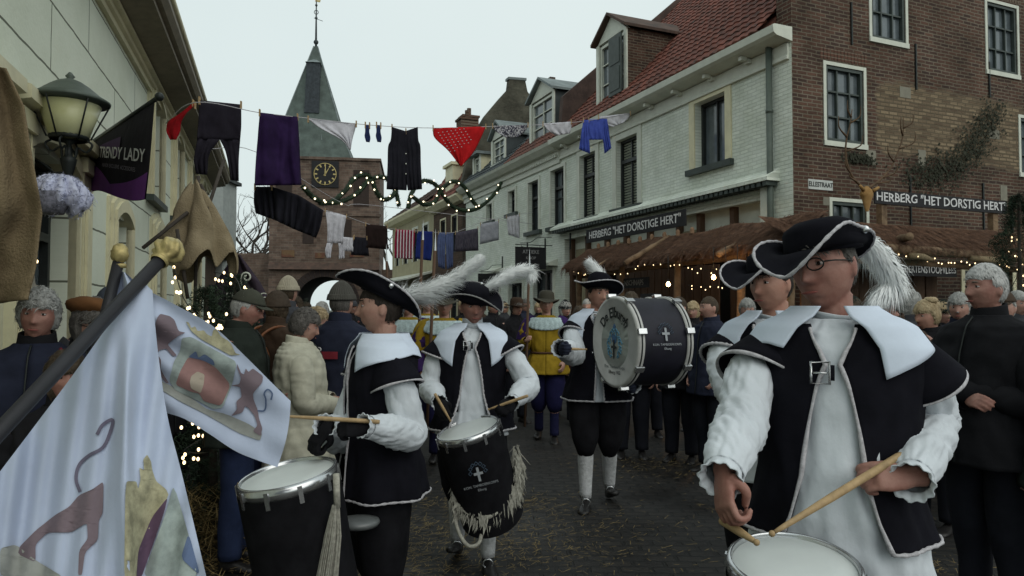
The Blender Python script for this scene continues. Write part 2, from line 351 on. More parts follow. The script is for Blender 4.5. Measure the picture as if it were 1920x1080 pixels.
# ---------------- building frames ----------------
OR = px(1490, 578, 11.5); OR.z = 0; AR = R_(90 + 22.6)
OL = V((-1.9 / math.cos(R_(19)), 0, 0)); AL = R_(90 + 19)
MR = Matrix.Translation(OR) @ Matrix.Rotation(AR, 4, 'Z'); ML = Matrix.Translation(OL) @ Matrix.Rotation(AL, 4, 'Z')
def pr(x, y, z): return V((x, -y, z))            # right frame: depth d goes to -y
def window(parent, x0, x1, z0, z1, P, cols=2, rows=2, fw=.06, depth=.12, fm=None, gm=None, mid=None, sill=None, surround=None, bar=.028, blinds=False):
    "one window: frame ring, bars, glass; P(u,z,d) maps to the wall, d inward"
    fm = fm or DARKWOOD; gm = gm or GLASS
    def bx(mb, a, b, c, d, e, f): mb.add([P(x, z, y) for z in (c, d) for y in (e, f) for x in (a, b)], [(0, 2, 3, 1), (4, 5, 7, 6), (0, 1, 5, 4), (2, 6, 7, 3), (0, 4, 6, 2), (1, 3, 7, 5)])
    f = MB(); bx(f, x0, x0 + fw, z0, z1, depth - .05, depth + .02); bx(f, x1 - fw, x1, z0, z1, depth - .05, depth + .02)
    bx(f, x0 + fw, x1 - fw, z0, z0 + fw, depth - .05, depth + .02); bx(f, x0 + fw, x1 - fw, z1 - fw, z1, depth - .05, depth + .02)
    for i in range(1, cols):
        x = lerp(x0, x1, i / cols); bx(f, x - bar / 2, x + bar / 2, z0 + fw, z1 - fw, depth - .03, depth + .015)
    for i in range(1, rows):
        z = lerp(z0, z1, i / rows); bx(f, x0 + fw, x1 - fw, z - bar / 2, z + bar / 2, depth - .027, depth + .012)
    if mid: z = lerp(z0, z1, mid); bx(f, x0 + fw, x1 - fw, z - .04, z + .04, depth - .06, depth + .03)
    w = f.build('window', fm, parent, smooth=False)
    g_ = MB(); bx(g_, x0 + fw * .5, x1 - fw * .5, z0 + fw * .5, z1 - fw * .5, depth + .024, depth + .034); g_.build('pane', gm, w, smooth=False)
    if blinds:
        b = MB(); n = int((z1 - z0) / .07)
        for i in range(n):
            z = z0 + fw + (i + .5) * (z1 - z0 - 2 * fw) / n
            b.add([P(x0 + fw, z - .02, depth + .018), P(x1 - fw, z - .02, depth + .018), P(x1 - fw, z + .018, depth + .005), P(x0 + fw, z + .018, depth + .005)], [(0, 1, 2, 3)])
        b.build('blind', BLIND, w, smooth=False)
    if sill: s = MB(); bx(s, x0 - sill[0], x1 + sill[0], z0 - sill[1], z0 - .003, -sill[2], depth); s.build('sill', SILL if len(sill) < 4 else sill[3], w, smooth=False)
    if surround:
        s = MB(); t, pj, sm = surround
        bx(s, x0 - t, x0 - .003, z0, z1 + t, -pj, depth - .06); bx(s, x1 + .003, x1 + t, z0, z1 + t, -pj, depth - .06); bx(s, x0 - .003, x1 + .003, z1 + .003, z1 + t, -pj + .003, depth - .06)
        s.build('surround', sm, w, smooth=False)
    return w
def pantiles(mb, x0, x1, y0, z0, y1, z1, pitch=.21, course=.27, amp=.042):
    "rows of pantiles from eave (y0,z0) to ridge (y1,z1)"
    L = math.hypot(y1 - y0, z1 - z0); d = V((0, (y1 - y0) / L, (z1 - z0) / L)); nrm = V((0, -d.z, d.y))
    if nrm.z < 0: nrm = -nrm
    nx = int((x1 - x0) / pitch * 5); rows = int(L / course)
    for r in range(rows):
        for_a = r * L / rows; b = (r + 1) * L / rows + .03
        def fn(u, v):
            x = lerp(x0, x1, u); s = lerp(for_a, b, v)
            h = amp * (abs(math.sin(x / pitch * PI)) ** .7) + (.018 - .028 * v) + .014 * noise.noise(V((x * 1.1, s, 0)))
            return V((x, y0, z0)) + d * s + nrm * h
        mb.grid(fn, nx, 1)
        mb.grid(lambda u, v: fn(u, 0) - nrm * .04 * v, nx, 1)
    return mb
def slab(mb, x0, x1, prof):
    "prism along x of a closed yz profile"
    n = len(prof); return mb.add([V((x, y, z)) for x in (x0, x1) for y, z in prof], [tuple(range(n)), tuple(range(2 * n - 1, n - 1, -1))] + [(i, (i + 1) % n, (i + 1) % n + n, i + n) for i in range(n)])

# ===== house A/B: white painted inn with red roof =====
H = thing('inn_building', 'white painted brick inn with dark first floor windows and red pantile roof', 'building', OR, AR)
Pf = lambda u, z, d: V((u, -d, z))
wins = [(1.66, 2.58, 4.38, 5.70), (4.68, 5.60, 3.98, 5.62), (6.62, 7.46, 3.95, 5.62), (8.38, 9.22, 3.93, 5.56), (10.08, 10.83, 3.95, 5.48), (11.9, 12.46, 4.72, 5.46), (13.98, 14.54, 4.70, 5.31)]
shop = [(.64, 8.4, 0.02, 3.5), (9.1, 10.4, .02, 2.7), (11.3, 12.4, .8, 2.4), (13.3, 14.0, .02, 2.5), (14.7, 16.2, .9, 2.4)]
mb = wall(MB(), 0, 16.9, 0, 6.2, [w for w in wins + shop], Pf, .3)
mb.build('wall', WHITEBRICK, H, smooth=False)
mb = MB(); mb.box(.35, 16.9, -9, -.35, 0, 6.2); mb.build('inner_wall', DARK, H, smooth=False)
for i, w in enumerate(wins):
    big = i in (1, 2)
    s_ = (.10, .035, GREYWHITE) if i in (3, 4, 5, 6) else (.17, .03, GREYWHITE if i else CREAM)
    window(H, w[0], w[1], w[2], w[3], Pf, cols=2, rows=1 if i == 0 else (1 if big else 2), mid=.68 if i else None, sill=(.22, .12, .10), surround=s_, blinds=big, depth=.2 if i == 0 else .16, gm=GLASSG if i in (3, 0) else GLASS)
# frieze, gutter and brackets
mb = MB(); slab(mb, .05, 8.6, [(.03, 5.78), (.06, 5.78), (.06, 5.82), (.04, 5.86), (.05, 6.05), (.0, 6.05), (0, 5.78)]); mb.build('frieze', GREYWHITE, H, smooth=False)
mb = MB(); slab(mb, -.02, 8.6, [(.0, 6.06), (.34, 6.12), (.40, 6.16), (.42, 6.28), (.38, 6.30), (0, 6.30)]); mb.build('gutter', GREYWHITE, H, smooth=False)
for i in range(8):
    mb = MB(); mb.box(.9 + i * 1.02, 1.02 + i * 1.02, .0, .12, 5.98, 6.055); mb.box(.92 + i * 1.02, 1.0 + i * 1.02, .12, .26, 6.02, 6.09); mb.build('bracket', GREYWHITE, H, smooth=False)
mb = MB(); slab(mb, 8.6, 17.0, [(.0, 5.95), (.08, 5.95), (.10, 6.02), (.22, 6.05), (.36, 6.18), (.40, 6.26), (0, 6.26)]); mb.build('gutter', GREYWHITE, H, smooth=False)
mb = MB()
for i in range(70): mb.box(8.7 + i * .118, 8.76 + i * .118, .085, .14, 5.86, 5.95)
slab(mb, 8.6, 17.0, [(0, 5.7), (.05, 5.7), (.07, 5.86), (.085, 5.95), (0, 5.95)]); mb.build('frieze', GREYWHITE, H, smooth=False)
# roofs
mb = MB(); pantiles(mb, .36, 8.55, .36, 6.30, -4.0, 10.9); slab(mb, .36, 8.55, [(.30, 6.27), (-4.0, 10.85), (-8.3, 6.3)]); mb.build('roof', TILE, H, sharp=50)
mb = MB(); pantiles(mb, 8.6, 12.2, .30, 6.28, -2.3, 9.0); slab(mb, 8.6, 12.2, [(.26, 6.25), (-2.3, 8.95), (-6.0, 6.3)]); mb.build('roof', mat('brown red pantile', (.06, .035, .028), rough=.8, col2=(.16, .06, .042), vs=2.5, lo=.35, hi=.6), H, sharp=50)
mb = MB(); pantiles(mb, 12.22, 17.0, .30, 6.28, -1.9, 8.5, amp=.03); slab(mb, 12.22, 17.0, [(.26, 6.25), (-1.9, 8.45), (-5.0, 6.3)]); mb.build('roof', SLATED, H, sharp=50)
mb = MB(); slab(mb, 8.42, 8.62, [(.1, 6.5), (-.0, 7.55), (-.9, 8.35), (-3.9, 11.0), (-4.7, 11.0), (-5, 10), (-5, 6.5)]); mb.build('parapet', SEXTONR, H, smooth=False)
mb = MB(); mb.box(12.3, 13.1, -2.2, -1.25, 7.5, 9.25); mb.box(12.25, 13.15, -2.26, -1.2, 9.25, 9.33); mb.box(12.6, 12.8, -1.8, -1.6, 9.33, 9.6); mb.build('chimney', REDBRICKX, H, smooth=False)
def dormer(x0, x1, z0, z1, yf, roofm, sidem, kind):
    "front at y=yf, box runs back into the roof"
    back = yf - 2.2
    d = MB(); d.box(x0, x0 + .09, back, yf, z0, z1); d.box(x1 - .09, x1, back, yf, z0, z1)
    if kind != 'flat': d.box(x0 + .09, x1 - .09, back, back + .1, z0, z1)
    dd = d.build('dormer', sidem, H, smooth=False)
    Pd = lambda u, z, q: V((u, yf - q, z))
    w = window(dd, x0 + .1, x1 - .1, z0 + .12, z1 - .05, Pd, cols=2, rows=3, depth=.06, fm=GREYWHITE, gm=GLASSG, fw=.07)
    f = MB(); f.box(x0 - .03, x0 + .1, yf, yf + .04, z0, z1); f.box(x1 - .1, x1 + .03, yf, yf + .04, z0, z1); f.box(x0 - .03, x1 + .03, yf + .041, yf + .08, z0 - .03, z0 + .1); f.build('trim', GREYWHITE, dd, smooth=False)
    r = MB(); m = (x0 + x1) / 2; h = .55 if kind == 'gable' else .4
    if kind == 'gable':
        for s_ in (0, 1):
            xa, xb = (x0 - .12, m) if s_ == 0 else (m, x1 + .12)
            za, zb = (z1, z1 + h) if s_ == 0 else (z1 + h, z1)
            r.add([V((xa, yf + .16, za)), V((xb, yf + .16, zb)), V((xb, back, zb)), V((xa, back, za)), V((xa, yf + .16, za + .07)), V((xb, yf + .16, zb + .07)), V((xb, back, zb + .07)), V((xa, back, za + .07))], [(0, 1, 2, 3), (7, 6, 5, 4), (0, 4, 5, 1), (1, 5, 6, 2), (2, 6, 7, 3), (3, 7, 4, 0)])
        t = MB(); t.add([V((x0, yf + .02, z1)), V((x1, yf + .02, z1)), V((m, yf + .02, z1 + h)), V((x0, yf - .1, z1)), V((x1, yf - .1, z1)), V((m, yf - .1, z1 + h))], [(0, 1, 2), (3, 5, 4), (0, 3, 4, 1)]); t.build('pediment', GREYWHITE, dd, smooth=False)
    else:
        r.box(x0 - .14, x1 + .14, back, yf + .22, z1, z1 + .10)
    r.build('dormer_roof', roofm, dd, smooth=False)
    return dd
d1 = dormer(5.35, 6.75, 6.65, 8.35, -.15, TILED, REDBRICK, 'gable')
sh = MB(); sh.box(5.42, 6.0, -.055, -.015, 6.8, 8.25); sh.box(5.48, 5.94, -.014, .0, 6.9, 7.45); sh.box(5.48, 5.94, -.014, .0, 7.55, 8.15); sh.build('shutter', SILL, d1, smooth=False)
d2 = dormer(9.3, 11.0, 6.6, 8.0, -.15, LEAD, SLATED, 'gable')
d3 = dormer(13.1, 14.4, 6.6, 7.6, -.15, LEAD, SLATED, 'gable')
d4 = dormer(15.6, 16.4, 6.5, 7.4, -.15, LEAD, CREAM, 'flat')
# downpipes, shop front canopy
mb = MB(); mb.tube([(.42, .10, 6.1), (.42, .10, 0)], .055, 10); mb.tube([(.42, .10, 5.0), (.42, .10, 4.95)], .066, 10); mb.tube([(.42, .10, 3.0), (.42, .10, 2.95)], .066, 10); mb.build('downpipe', GREENIRON, H)
mb = MB(); slab(mb, .3, 8.75, [(0, 3.98), (.28, 3.82), (.28, 3.76), (0, 3.76)]); mb.build('canopy', WHITEBRICK, H, smooth=False)
mb = MB()
for i in range(60): mb.box(.34 + i * .14, .43 + i * .14, .02, .26, 3.68, 3.75)
mb.build('canopy_dentils', SILL, H, smooth=False)
mb = MB(); mb.box(.45, .64, 0, .12, 0, 3.68); mb.box(.64, 8.4, -.32, -.24, 3.0, 3.5); mb.build('shop_pier', GREYWHITE, H, smooth=False)
mb = MB()
for x in (1.6, 2.6, 3.3, 4.4, 5.4, 6.3, 7.3, 8.2): mb.box(x, x + .12, -.3, -.12, 0, 3.5)
mb.box(.64, 8.4, -.28, -.14, 2.5, 2.6); mb.box(.64, 8.4, -.28, -.14, .0, .5); mb.build('shopfront', PLANK, H, smooth=False)
for a_ in ((2.75, 3.28, 2.6), (5.45, 6.0, 2.62), (7.45, 8.1, .5)): MB().box(a_[0], a_[1], -.24, -.2, a_[2], 3.2).build('shop_blind', mat('ochre blind', (.25, .22, .14)), H, smooth=False)
for a in shop[1:]: window(H, a[0], a[1], a[2], a[3], Pf, cols=2, rows=2, surround=(.09, .04, GREYWHITE), depth=.14)
for x, s_ in ((8.8, 1.6), (11.0, 1.6), (13.05, 1.3)): mb = MB(); slab(mb, x, x + s_, [(0, 3.0), (.3, 2.88), (.3, 2.80), (0, 2.80)]); mb.build('door_canopy', GREYWHITE, H, smooth=False)
for i, (x, z) in enumerate([(8.0, 3.2), (9.6, 3.2), (11.3, 3.1), (13.0, 2.9), (10.9, 3.2)]): MB().box(x, x + .04, .0, .03, z, z + .45).build('wall_anchor', IRON, H, smooth=False)

# ===== brick side building =====
B = thing('brick_house', 'old brown brick corner house with white framed small paned windows', 'house', OR, AR)
Ps = lambda u, z, d: V((d, -u, z))
sw = [(.76, 1.64, 4.46, 5.77), (1.87, 2.72, 6.42, 7.9), (5.0, 5.9, 6.25, 7.6), (.86, 1.66, 2.2, 3.42), (5.95, 6.8, 4.3, 5.4), (4.2, 5.6, 0.3, 2.3)]
mb = wall(MB(), 0, 12, 0, 10.5, sw, Ps, .25); mb.build('wall', REDBRICK, B, smooth=False)
mb = MB(); mb.box(0.004, .34, -.6, -.004, 6.32, 10.5); mb.box(.3, .34, -12, -.62, 0, 10.5); mb.build('parapet_wall', REDBRICKX, B, smooth=False)
mb = MB(); mb.box(.05, .3, -.33, -.02, 6.1, 6.5); mb.build('lead_flashing', LEAD, B, smooth=False)
for i, w in enumerate(sw[:5]): window(B, *w, Ps, cols=3, rows=3, depth=.06, sill=(.07, .09, .03, GREYWHITE), surround=(.065, .015, GREYWHITE), gm=GLASSG, fm=SILL, fw=.055)
window(B, *sw[5], Ps, cols=2, rows=1, depth=.1, surround=(.1, .02, CREAM))
for y, z, h in ((1.35, 6.2, .75), (2.95, 5.6, .85), (5.0, 5.7, .7), (2.75, 3.05, .95), (4.75, 3.1, .9), (5.6, 3.0, .8)): MB().box(-.03, -.002, -y - .03, -y, z, z + h).build('wall_anchor', IRON, B, smooth=False)
for y, z, w_, h in ((1.68, 4.12, .24, .26), (2.55, 5.42, .28, .2), (5.0, 4.9, .3, .18), (5.3, 3.7, .2, .3), (.66, 3.34, .14, .14), (3.0, 4.2, .2, .3)): MB().box(-.006, -.001, -y - w_, -y, z, z + h).build('sandstone_block', mat('sandstone', (.20, .19, .15)), B, smooth=False)
for w in sw[:3]:   # soldier course lintels above the windows
    n = 14; mb = MB()
    for i in range(n):
        u = lerp(w[0] - .12, w[1] + .12, i / n); a = (i - n / 2) / n * .3; mb.box(-.006, -.001, -u - .055, -u, w[3] + .09 + 0, w[3] + .30)
    mb.build('brick_lintel', REDBRICKX, B, smooth=False)
# ivy stain
mb = MB(); rs = random.Random(11)
for _ in range(2300):
    t = rs.random(); y = lerp(-2.7, -5.2, t ** .8) + rs.gauss(0, .22); z = lerp(4.0, 5.5, t ** 1.9) + rs.gauss(0, .17)
    if rs.random() < .12: y, z = -1.5 + rs.gauss(0, .18), 4.2 + rs.gauss(0, .05)
    a = rs.uniform(0, PI); s_ = rs.uniform(.012, .035); x = -rs.uniform(.01, .07)
    p = V((x, y, z)); d = V((rs.uniform(-.3, .3), math.cos(a), math.sin(a))) * s_; e = V((rs.uniform(-.4, .4), -math.sin(a), math.cos(a))) * s_ * .8
    mb.add([p - d, p + e, p + d, p - e], [(0, 1, 2, 3)])
o = mb.build('ivy', MOSS, None, smooth=False, M=MR); tag(o, 'dark green ivy creeping diagonally up the brick wall above the long board', 'ivy')

def board(name, label, cat, M, w, h, txt, size, jit=.0, post=None, group=None, mt=None, tm=None, tw=1., bold=.0, lines=None):
    "flat sign board centred at M, facing its +z"
    t = thing(name, label, cat, M.translation, 0, group); R3 = Matrix.Translation(-M.translation) @ M
    b = MB(); b.box(-w / 2, w / 2, -h / 2, h / 2, -.025, 0); b.build('board', mt or CHALK, t, smooth=False, M=R3, mods=(('bevel', .004),))
    for i, (s_, sz, y, ww) in enumerate(lines or [(txt, size, 0, tw)]):
        lettering(s_, sz, tm or CHALKW, t, R3 @ Matrix.Translation((0, y, .004)), w=ww, jit=jit, bold=bold)
    return t, R3
def RM(x, y, z, facing='front'):
    "board matrix in the right frame: front faces the street (+y), side faces the camera (-x)"
    X, Z = (V((-1, 0, 0)), V((0, 1, 0))) if facing == 'front' else (V((0, -1, 0)), V((-1, 0, 0)))
    if facing == 'side': X = V((0, -1, 0))
    M = frameM(V((x, y, z)), X, V((0, 0, 1)), Z); return MR @ M
t, R3 = board('street_sign', 'white enamel street name plate on the brick corner', 'street sign', RM(-.012, -.60, 3.68, 'side'), .55, .17, 'ELLESTRAAT', .115, mt=mat('enamel white', (.5, .52, .5)), tm=IRON, tw=.85, bold=.001)
board('inn_sign', 'long black inn board with white lettering hung under the canopy', 'sign', RM(3.45, 1.0, 3.245), 3.75, .31, 'HERBERG "HET DORSTIGE HERT"', .235, jit=.014, tw=1.0, bold=.002)
t, R3 = board('inn_sign', 'long black inn board on two posts before the brown brick wall', 'sign', RM(-1.0, -2.28, 3.34, 'side'), 3.2, .22, 'HERBERG "HET DORSTIG HERT"', .205, jit=.012, tw=1.08, bold=.002)
Mi = R3
b = MB(); b.box(-1.42, -1.30, -.75, -.10, -.13, -.03); b.build('post', LOG, t, M=Mi, smooth=False)
b = MB(); b.box(1.27, 1.40, -.75, -.10, -.13, -.03); b.build('post', LOG, t, M=Mi, smooth=False)
board('menu_board', 'black board announcing bread with stew behind the plumed hat', 'sign', RM(-1.5, -.95, 2.17, 'side'), 1.75, .2, 'BROODJE HERTENSTOOFVLEES', .155, jit=.012, tw=.78, bold=.001)
board('menu_board', 'black board with faint white letters hung beneath the thatched eave', 'sign', RM(3.0, 1.35, 2.08), 1.5, .2, 'KRUIDENSCHNAPS', .15, jit=.01, tm=mat('faded chalk', (.16, .15, .14)), tw=.9)
board('chalkboard', 'small black board reading coffee behind the bass drum', 'chalkboard', RM(1.75, 1.7, 1.72), .5, .26, 'KOFFIE', .15, jit=.01)
board('chalkboard', 'small lower black board hung under the coffee board', 'chalkboard', RM(1.7, 1.7, 1.38), .5, .3, '', .1, jit=.01, lines=[('warm', .11, .05, 1), ('soep', .11, -.07, 1)])
# antlers and deer skull beside the board
t = thing('deer_skull', 'ochre deer skull with large branching antlers on the brick corner', 'antlers', OR, AR)
mb = MB()
def sk(u, v):
    a = 2 * PI * u; z = lerp(.17, -.22, v); r = interp([(0, .03), (.15, .10), (.35, .12), (.55, .085), (.85, .05), (1, .03)], v)[0]
    return V((-1.0 - .07 + math.sin(a) * r * .6, -.42 + math.cos(a) * r * (1 + .2 * noise.noise(V((math.cos(a), v * 5, 1)))), 3.30 + z))
mb.grid(sk, 18, 14, closeu=True); mb.tube([(-1.1, -.32, 3.4), (-1.12, -.22, 3.46)], [.03, .02]); mb.tube([(-1.1, -.52, 3.4), (-1.12, -.62, 3.46)], [.03, .02])
mb.build('skull', mat('ochre bone', (.24, .13, .04), col2=(.33, .20, .08)), t)
for s_ in (1, -1):
    mb = MB(); b0 = V((-1.05, -.42 + s_ * .06, 3.45))
    off = [V((0, s_ * a, z)) for a, z in ((0, 0), (.22, .16), (.34, .42), (.33, .70), (.24, .98), (.20, 1.2))] if s_ > 0 else [V((0, s_ * a, z)) for a, z in ((0, 0), (.25, .14), (.50, .36), (.66, .62), (.78, .90), (.80, 1.2))]
    main = cr_path([b0 + q for q in off], 5); mb.tube(main, [lerp(.022, .006, i / (len(main) - 1)) for i in range(len(main))], 7)
    for k, (dy, dz, l) in ((6, (.55, .5, .35)), (12, (-.7, .6, .32)), (16, (.8, .7, .3)), (20, (-.5, .8, .25)), (3, (.7, .25, .3)), (22, (.6, .8, .22))):
        if k < len(main):
            p = main[k]; q = p + V((-.25 * l, s_ * dy * l, dz * l * .5)); e = p + V((-.3 * l, s_ * dy * l * 1.1, dz * l * 1.3)); mb.tube(cr_path([p, q, e], 4), [lerp(.017, .004, i / 8) for i in range(9)], 6)
    mb.build('antler', mat('antler', (.10, .062, .035), var=.3), t)

# ===== inn stall with thatched roof =====
S = thing('market_stall', 'rustic wooden stall with drooping reed thatch wrapped round the inn corner', 'stall', OR, AR)
def thatch(u, v, side):
    if side == 'f': x = lerp(5.35, -1.62, u); w = noise.noise(V((x * 1.3, 0, v * 2))) * .05; y = lerp(.95, 1.62, v); base = V((x, y, lerp(2.96, 2.50, v) + w - .10 * (v == 1) * abs(noise.noise(V((x * 5, 0, 0)))) * 2)); return base
    y = lerp(1.62, -4.6, u); x = lerp(-.95, -1.62, v); w = noise.noise(V((y * 1.3, 4, v * 2))) * .04
    return V((x, y if v < .5 or u > .1 else y, lerp(2.92, 2.52, v) + w))
mb = MB(); mb.grid(lambda u, v: thatch(u, v, 'f'), 90, 8); mb.grid(lambda u, v: thatch(u, v, 's'), 90, 8)
rs = random.Random(5)
for side in ('f', 's'):
    for _ in range(5200):
        u = rs.random(); v = 1 - rs.random() ** 1.6; p = thatch(u, v, side); q = thatch(u, min(1, v + .15), side); d = (q - p); d = (d.normalized() if d.length > .03 else V((0, .7, -.6)) if side == 'f' else V((-.7, 0, -.6)))
        d = (d + V((rs.gauss(0, .12), rs.gauss(0, .12), rs.gauss(-.05, .14)))).normalized() * rs.uniform(.1, .26); w = V((.006, 0, 0)) if side == 'f' else V((0, .006, 0))
        up = V((0, 0, rs.uniform(.0, .03))); mb.add([p + up - w, p + up + w, p + d + up + w * .4, p + d + up - w * .4], [(0, 1, 2, 3)])
mb.build('thatch', THATCH, S, mods=(('solid', .09, -1),) if False else (), smooth=False)
mb = MB(); slab(mb, -1.55, 5.3, [(.97, 2.90), (1.55, 2.47), (1.55, 2.40), (.97, 2.82)]); mb.add([V((-.97, 1.5, 2.88)), V((-1.55, 1.5, 2.46)), V((-1.55, -4.6, 2.46)), V((-.97, -4.6, 2.88))], [(0, 1, 2, 3)]); mb.build('roof_board', PLANK, S, smooth=False)
for x, y in ((5.1, 1.3), (3.2, 1.35), (1.35, 1.35), (-.3, 1.35), (-1.3, 1.35), (-1.35, -.6), (-1.35, -2.7), (-1.35, -4.4)):
    mb = MB(); mb.tube(cr_path([(x, y, 0), (x + .04, y, 1.2), (x - .02, y, 2.6)], 5), .065, 10, fn=lambda t, a: 1 + .12 * noise.noise(V((t * 6, a, x)))); mb.build('post', LOG, S)
for p0, p1, r in (((5.3, 1.2, 2.32), (-1.5, 1.25, 2.42), .05), ((-1.62, .6, 2.47), (-1.62, -4.4, 2.38), .075), ((-1.5, 1.3, 2.3), (-1.45, -4.3, 2.2), .05), ((2.2, .9, 2.95), (2.2, 1.9, 2.42), .05), ((3.55, .8, 2.9), (3.5, 1.85, 2.4), .03), ((-.3, .9, 2.8), (-.35, 1.85, 2.4), .05), ((-1.0, -.9, 2.62), (-1.8, -.4, 2.62), .06)):
    mb = MB(); a, b = V(p0), V(p1); path = [a.lerp(b, i / 10) + V((0, 0, .015 * noise.noise(V((i, r * 90, 0))))) for i in range(11)]; mb.tube(path, r, 10, fn=lambda t, a_: 1 + .15 * noise.noise(V((t * 7, a_, r * 50)))); mb.build('beam', LOG, S)
for y, w_ in ((-.55, .5), (-1.9, .9), (-3.1, .8)):
    mb = MB(); mb.tube([(-1.66, y, 2.36), (-1.70, y - w_ * .5, 2.34), (-1.66, y - w_, 2.31)], [.05, .055, .035], 8); mb.build('split_log', mat('pale split wood', (.22, .17, .10)), S)
mb = MB(); mb.box(-1.3, 5.1, .93, .98, 0, .95); mb.box(-1.3, 5.1, .75, 1.35, .95, 1.0); mb.build('counter', PLANK, S, smooth=False)
mb = MB()
for i in range(14): mb.box(1.5 + i * .26, 1.72 + i * .26, .3, .33, 0.0, 2.4)
mb.build('back_board', PLANK, S, smooth=False); mb = MB()
for i in range(10): mb.box(-.9, -.87, .5 - i * .3, .76 - i * .3, .0, 2.2)
mb.build('back_board', PLANK, S, smooth=False)
# little ornaments in a row under the inn board
rs = random.Random(2)
for i in range(9):
    x = 4.75 - i * .42; mb = MB(); mb.lathe([(.006, .06), (.03, .045), (.045, .0), (.035, -.05), (.05, -.06), (.01, -.075)], 10, M=Matrix.Translation((x, 1.0, 2.985))); o = mb.build('bell_ornament', mat('terracotta ornament', (.20, .12, .07)), None, M=MR)
    tag(o, 'small earthen ornament in the row under the inn board', 'ornament', 'ornaments under the inn board')
# warm hanging bulbs
for i, (bx_, by_, Yd) in enumerate([(1338, 520, 10.2), (1361, 519, 10.0), (1383, 518, 9.8), (1253, 533, 10.8)]):
    p = px(bx_, by_, Yd); t = thing('hanging_bulb', ['leftmost of three glowing warm bulbs by the stall', 'middle one of three glowing warm bulbs by the stall', 'rightmost of three glowing warm bulbs by the stall', 'single glowing warm bulb above the coffee board'][i], 'light bulb', p, 0, 'warm bulbs in the stall')
    mb = MB(); mb.lathe([(.004, .045), (.016, .035), (.034, .0), (.028, -.022), (.004, -.036)], 12); mb.build('glass_bulb', BULB, t)
    mb = MB(); mb.lathe([(.015, .07), (.017, .04)], 8); mb.tube([(0, 0, .07), (0, 0, .45)], .004, 5); mb.build('cord', IRON, t)
    l = bpy.data.lights.new('bulb_light', 'POINT'); l.energy = 5; l.color = (1, .55, .22); l.shadow_soft_size = .05; lo_ = bpy.data.objects.new('bulb_light', l); sc.collection.objects.link(lo_); lo_.parent = t; lo_.location = (0, 0, -.09)
def light_string(pts, label, n, r=.0085, m=None, seed=0, spread=.05, wire=.004):
    c = sum((V(p) for p in pts), V()) / len(pts); t = thing('fairy_lights', label, 'fairy lights', c, 0)
    path = cr_path([V(p) - c for p in pts], 8); mb = MB(); mb.tube(path, wire, 5); mb.build('wire', IRON, t)
    rs = random.Random(seed); me = None
    for i in range(n):
        k = (i + .5) / n * (len(path) - 1); p = path[int(k)].lerp(path[min(int(k) + 1, len(path) - 1)], k % 1) + V((rs.uniform(-1, 1), rs.uniform(-1, 1), rs.uniform(-1.4, .4))) * spread
        b = MB(); b.ell((0, 0, 0), (r, r, r * 1.35), 8, 5)
        if me is None: ob = b.build('bulb', m or LAMPW, t); me = ob.data
        else: ob = bpy.data.objects.new('bulb', me); sc.collection.objects.link(ob); ob.parent = t
        ob.location = p
    return t
W3 = lambda x, y, z: MR @ V((x, y, z))
light_string([W3(5.0, 1.5, 2.42), W3(3.3, 1.55, 2.28), W3(1.6, 1.5, 2.42), W3(.2, 1.55, 2.2), W3(-1.2, 1.5, 2.4)], 'string of small warm lights under the front thatch', 34, seed=1)
light_string([W3(1.4, 1.1, 2.0), W3(.4, 1.3, 1.95), W3(-.4, 1.3, 2.1), W3(-1.2, 1.3, 1.8)], 'lower string of small lights inside the stall front', 16, seed=2)
light_string([W3(-1.66, .2, 2.42), W3(-1.7, -1.2, 2.30), W3(-1.7, -2.5, 2.26), W3(-1.68, -4.0, 2.3)], 'string of warm lights along the fir swag on the side', 40, seed=3)
light_string([px(1895, 430, 8.2), px(1912, 500, 8.2), px(1890, 560, 8.2), px(1915, 600, 8.2)], 'string of lights down the right edge of the stall', 30, seed=4, spread=.12)
# ===== gabled house beyond, brown houses, cream house =====
G = thing('gabled_house', 'old house with weathered tall brick gable beside the small dormers', 'house', OR, AR)
mb = MB(); gab = [(.25, 6.2), (.03, 6.9), (-.25, 8.3), (-.85, 9.3), (-1.5, 10.1), (-1.85, 10.5), (-1.9, 10.9), (-2.6, 10.95), (-2.7, 10.5), (-2.97, 10.2), (-3.5, 10.15), (-5.4, 8.6), (-7.5, 6.2), (-7.5, 0), (.0, 0), (0, 6.2)]
slab(mb, 17.02, 17.3, gab); mb.build('gable', SEXTON, G, smooth=False)
mb = MB(); slab(mb, 17.0, 17.36, [(-1.85, 10.9), (-2.65, 10.95), (-2.65, 11.05), (-1.85, 11.0)]); mb.build('coping', LEAD, G, smooth=False)
gw = [(18.0, 18.7, 3.9, 5.4), (19.6, 20.3, 3.9, 5.4), (18.0, 18.8, .9, 2.5), (19.7, 20.5, .1, 2.4)]
BROWNB = brick('brown brick facade', (.10, .06, .04), (.07, .045, .032), (.10, .085, .065), bw=.3, rh=.1, blotch=.6)
mb = wall(MB(), 17.0, 21.4, 0, 6.0, gw, Pf, .25); mb.build('wall', BROWNB, G, smooth=False)
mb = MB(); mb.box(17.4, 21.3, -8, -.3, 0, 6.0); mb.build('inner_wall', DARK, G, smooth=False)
for w in gw: window(G, *w, Pf, cols=2, rows=2, surround=(.08, .02, CREAM), depth=.1)
mb = MB(); slab(mb, 17.0, 21.4, [(0, 5.8), (.2, 5.85), (.38, 6.05), (.38, 6.12), (0, 6.12)]); mb.build('gutter', CREAM, G, smooth=False)
mb = MB(); pantiles(mb, 17.35, 21.4, .3, 6.14, -2.1, 10.1, amp=.03); slab(mb, 17.35, 21.4, [(.28, 6.11), (-2.1, 10.05), (-6, 6.2)]); mb.build('roof', TILE, G, sharp=50)
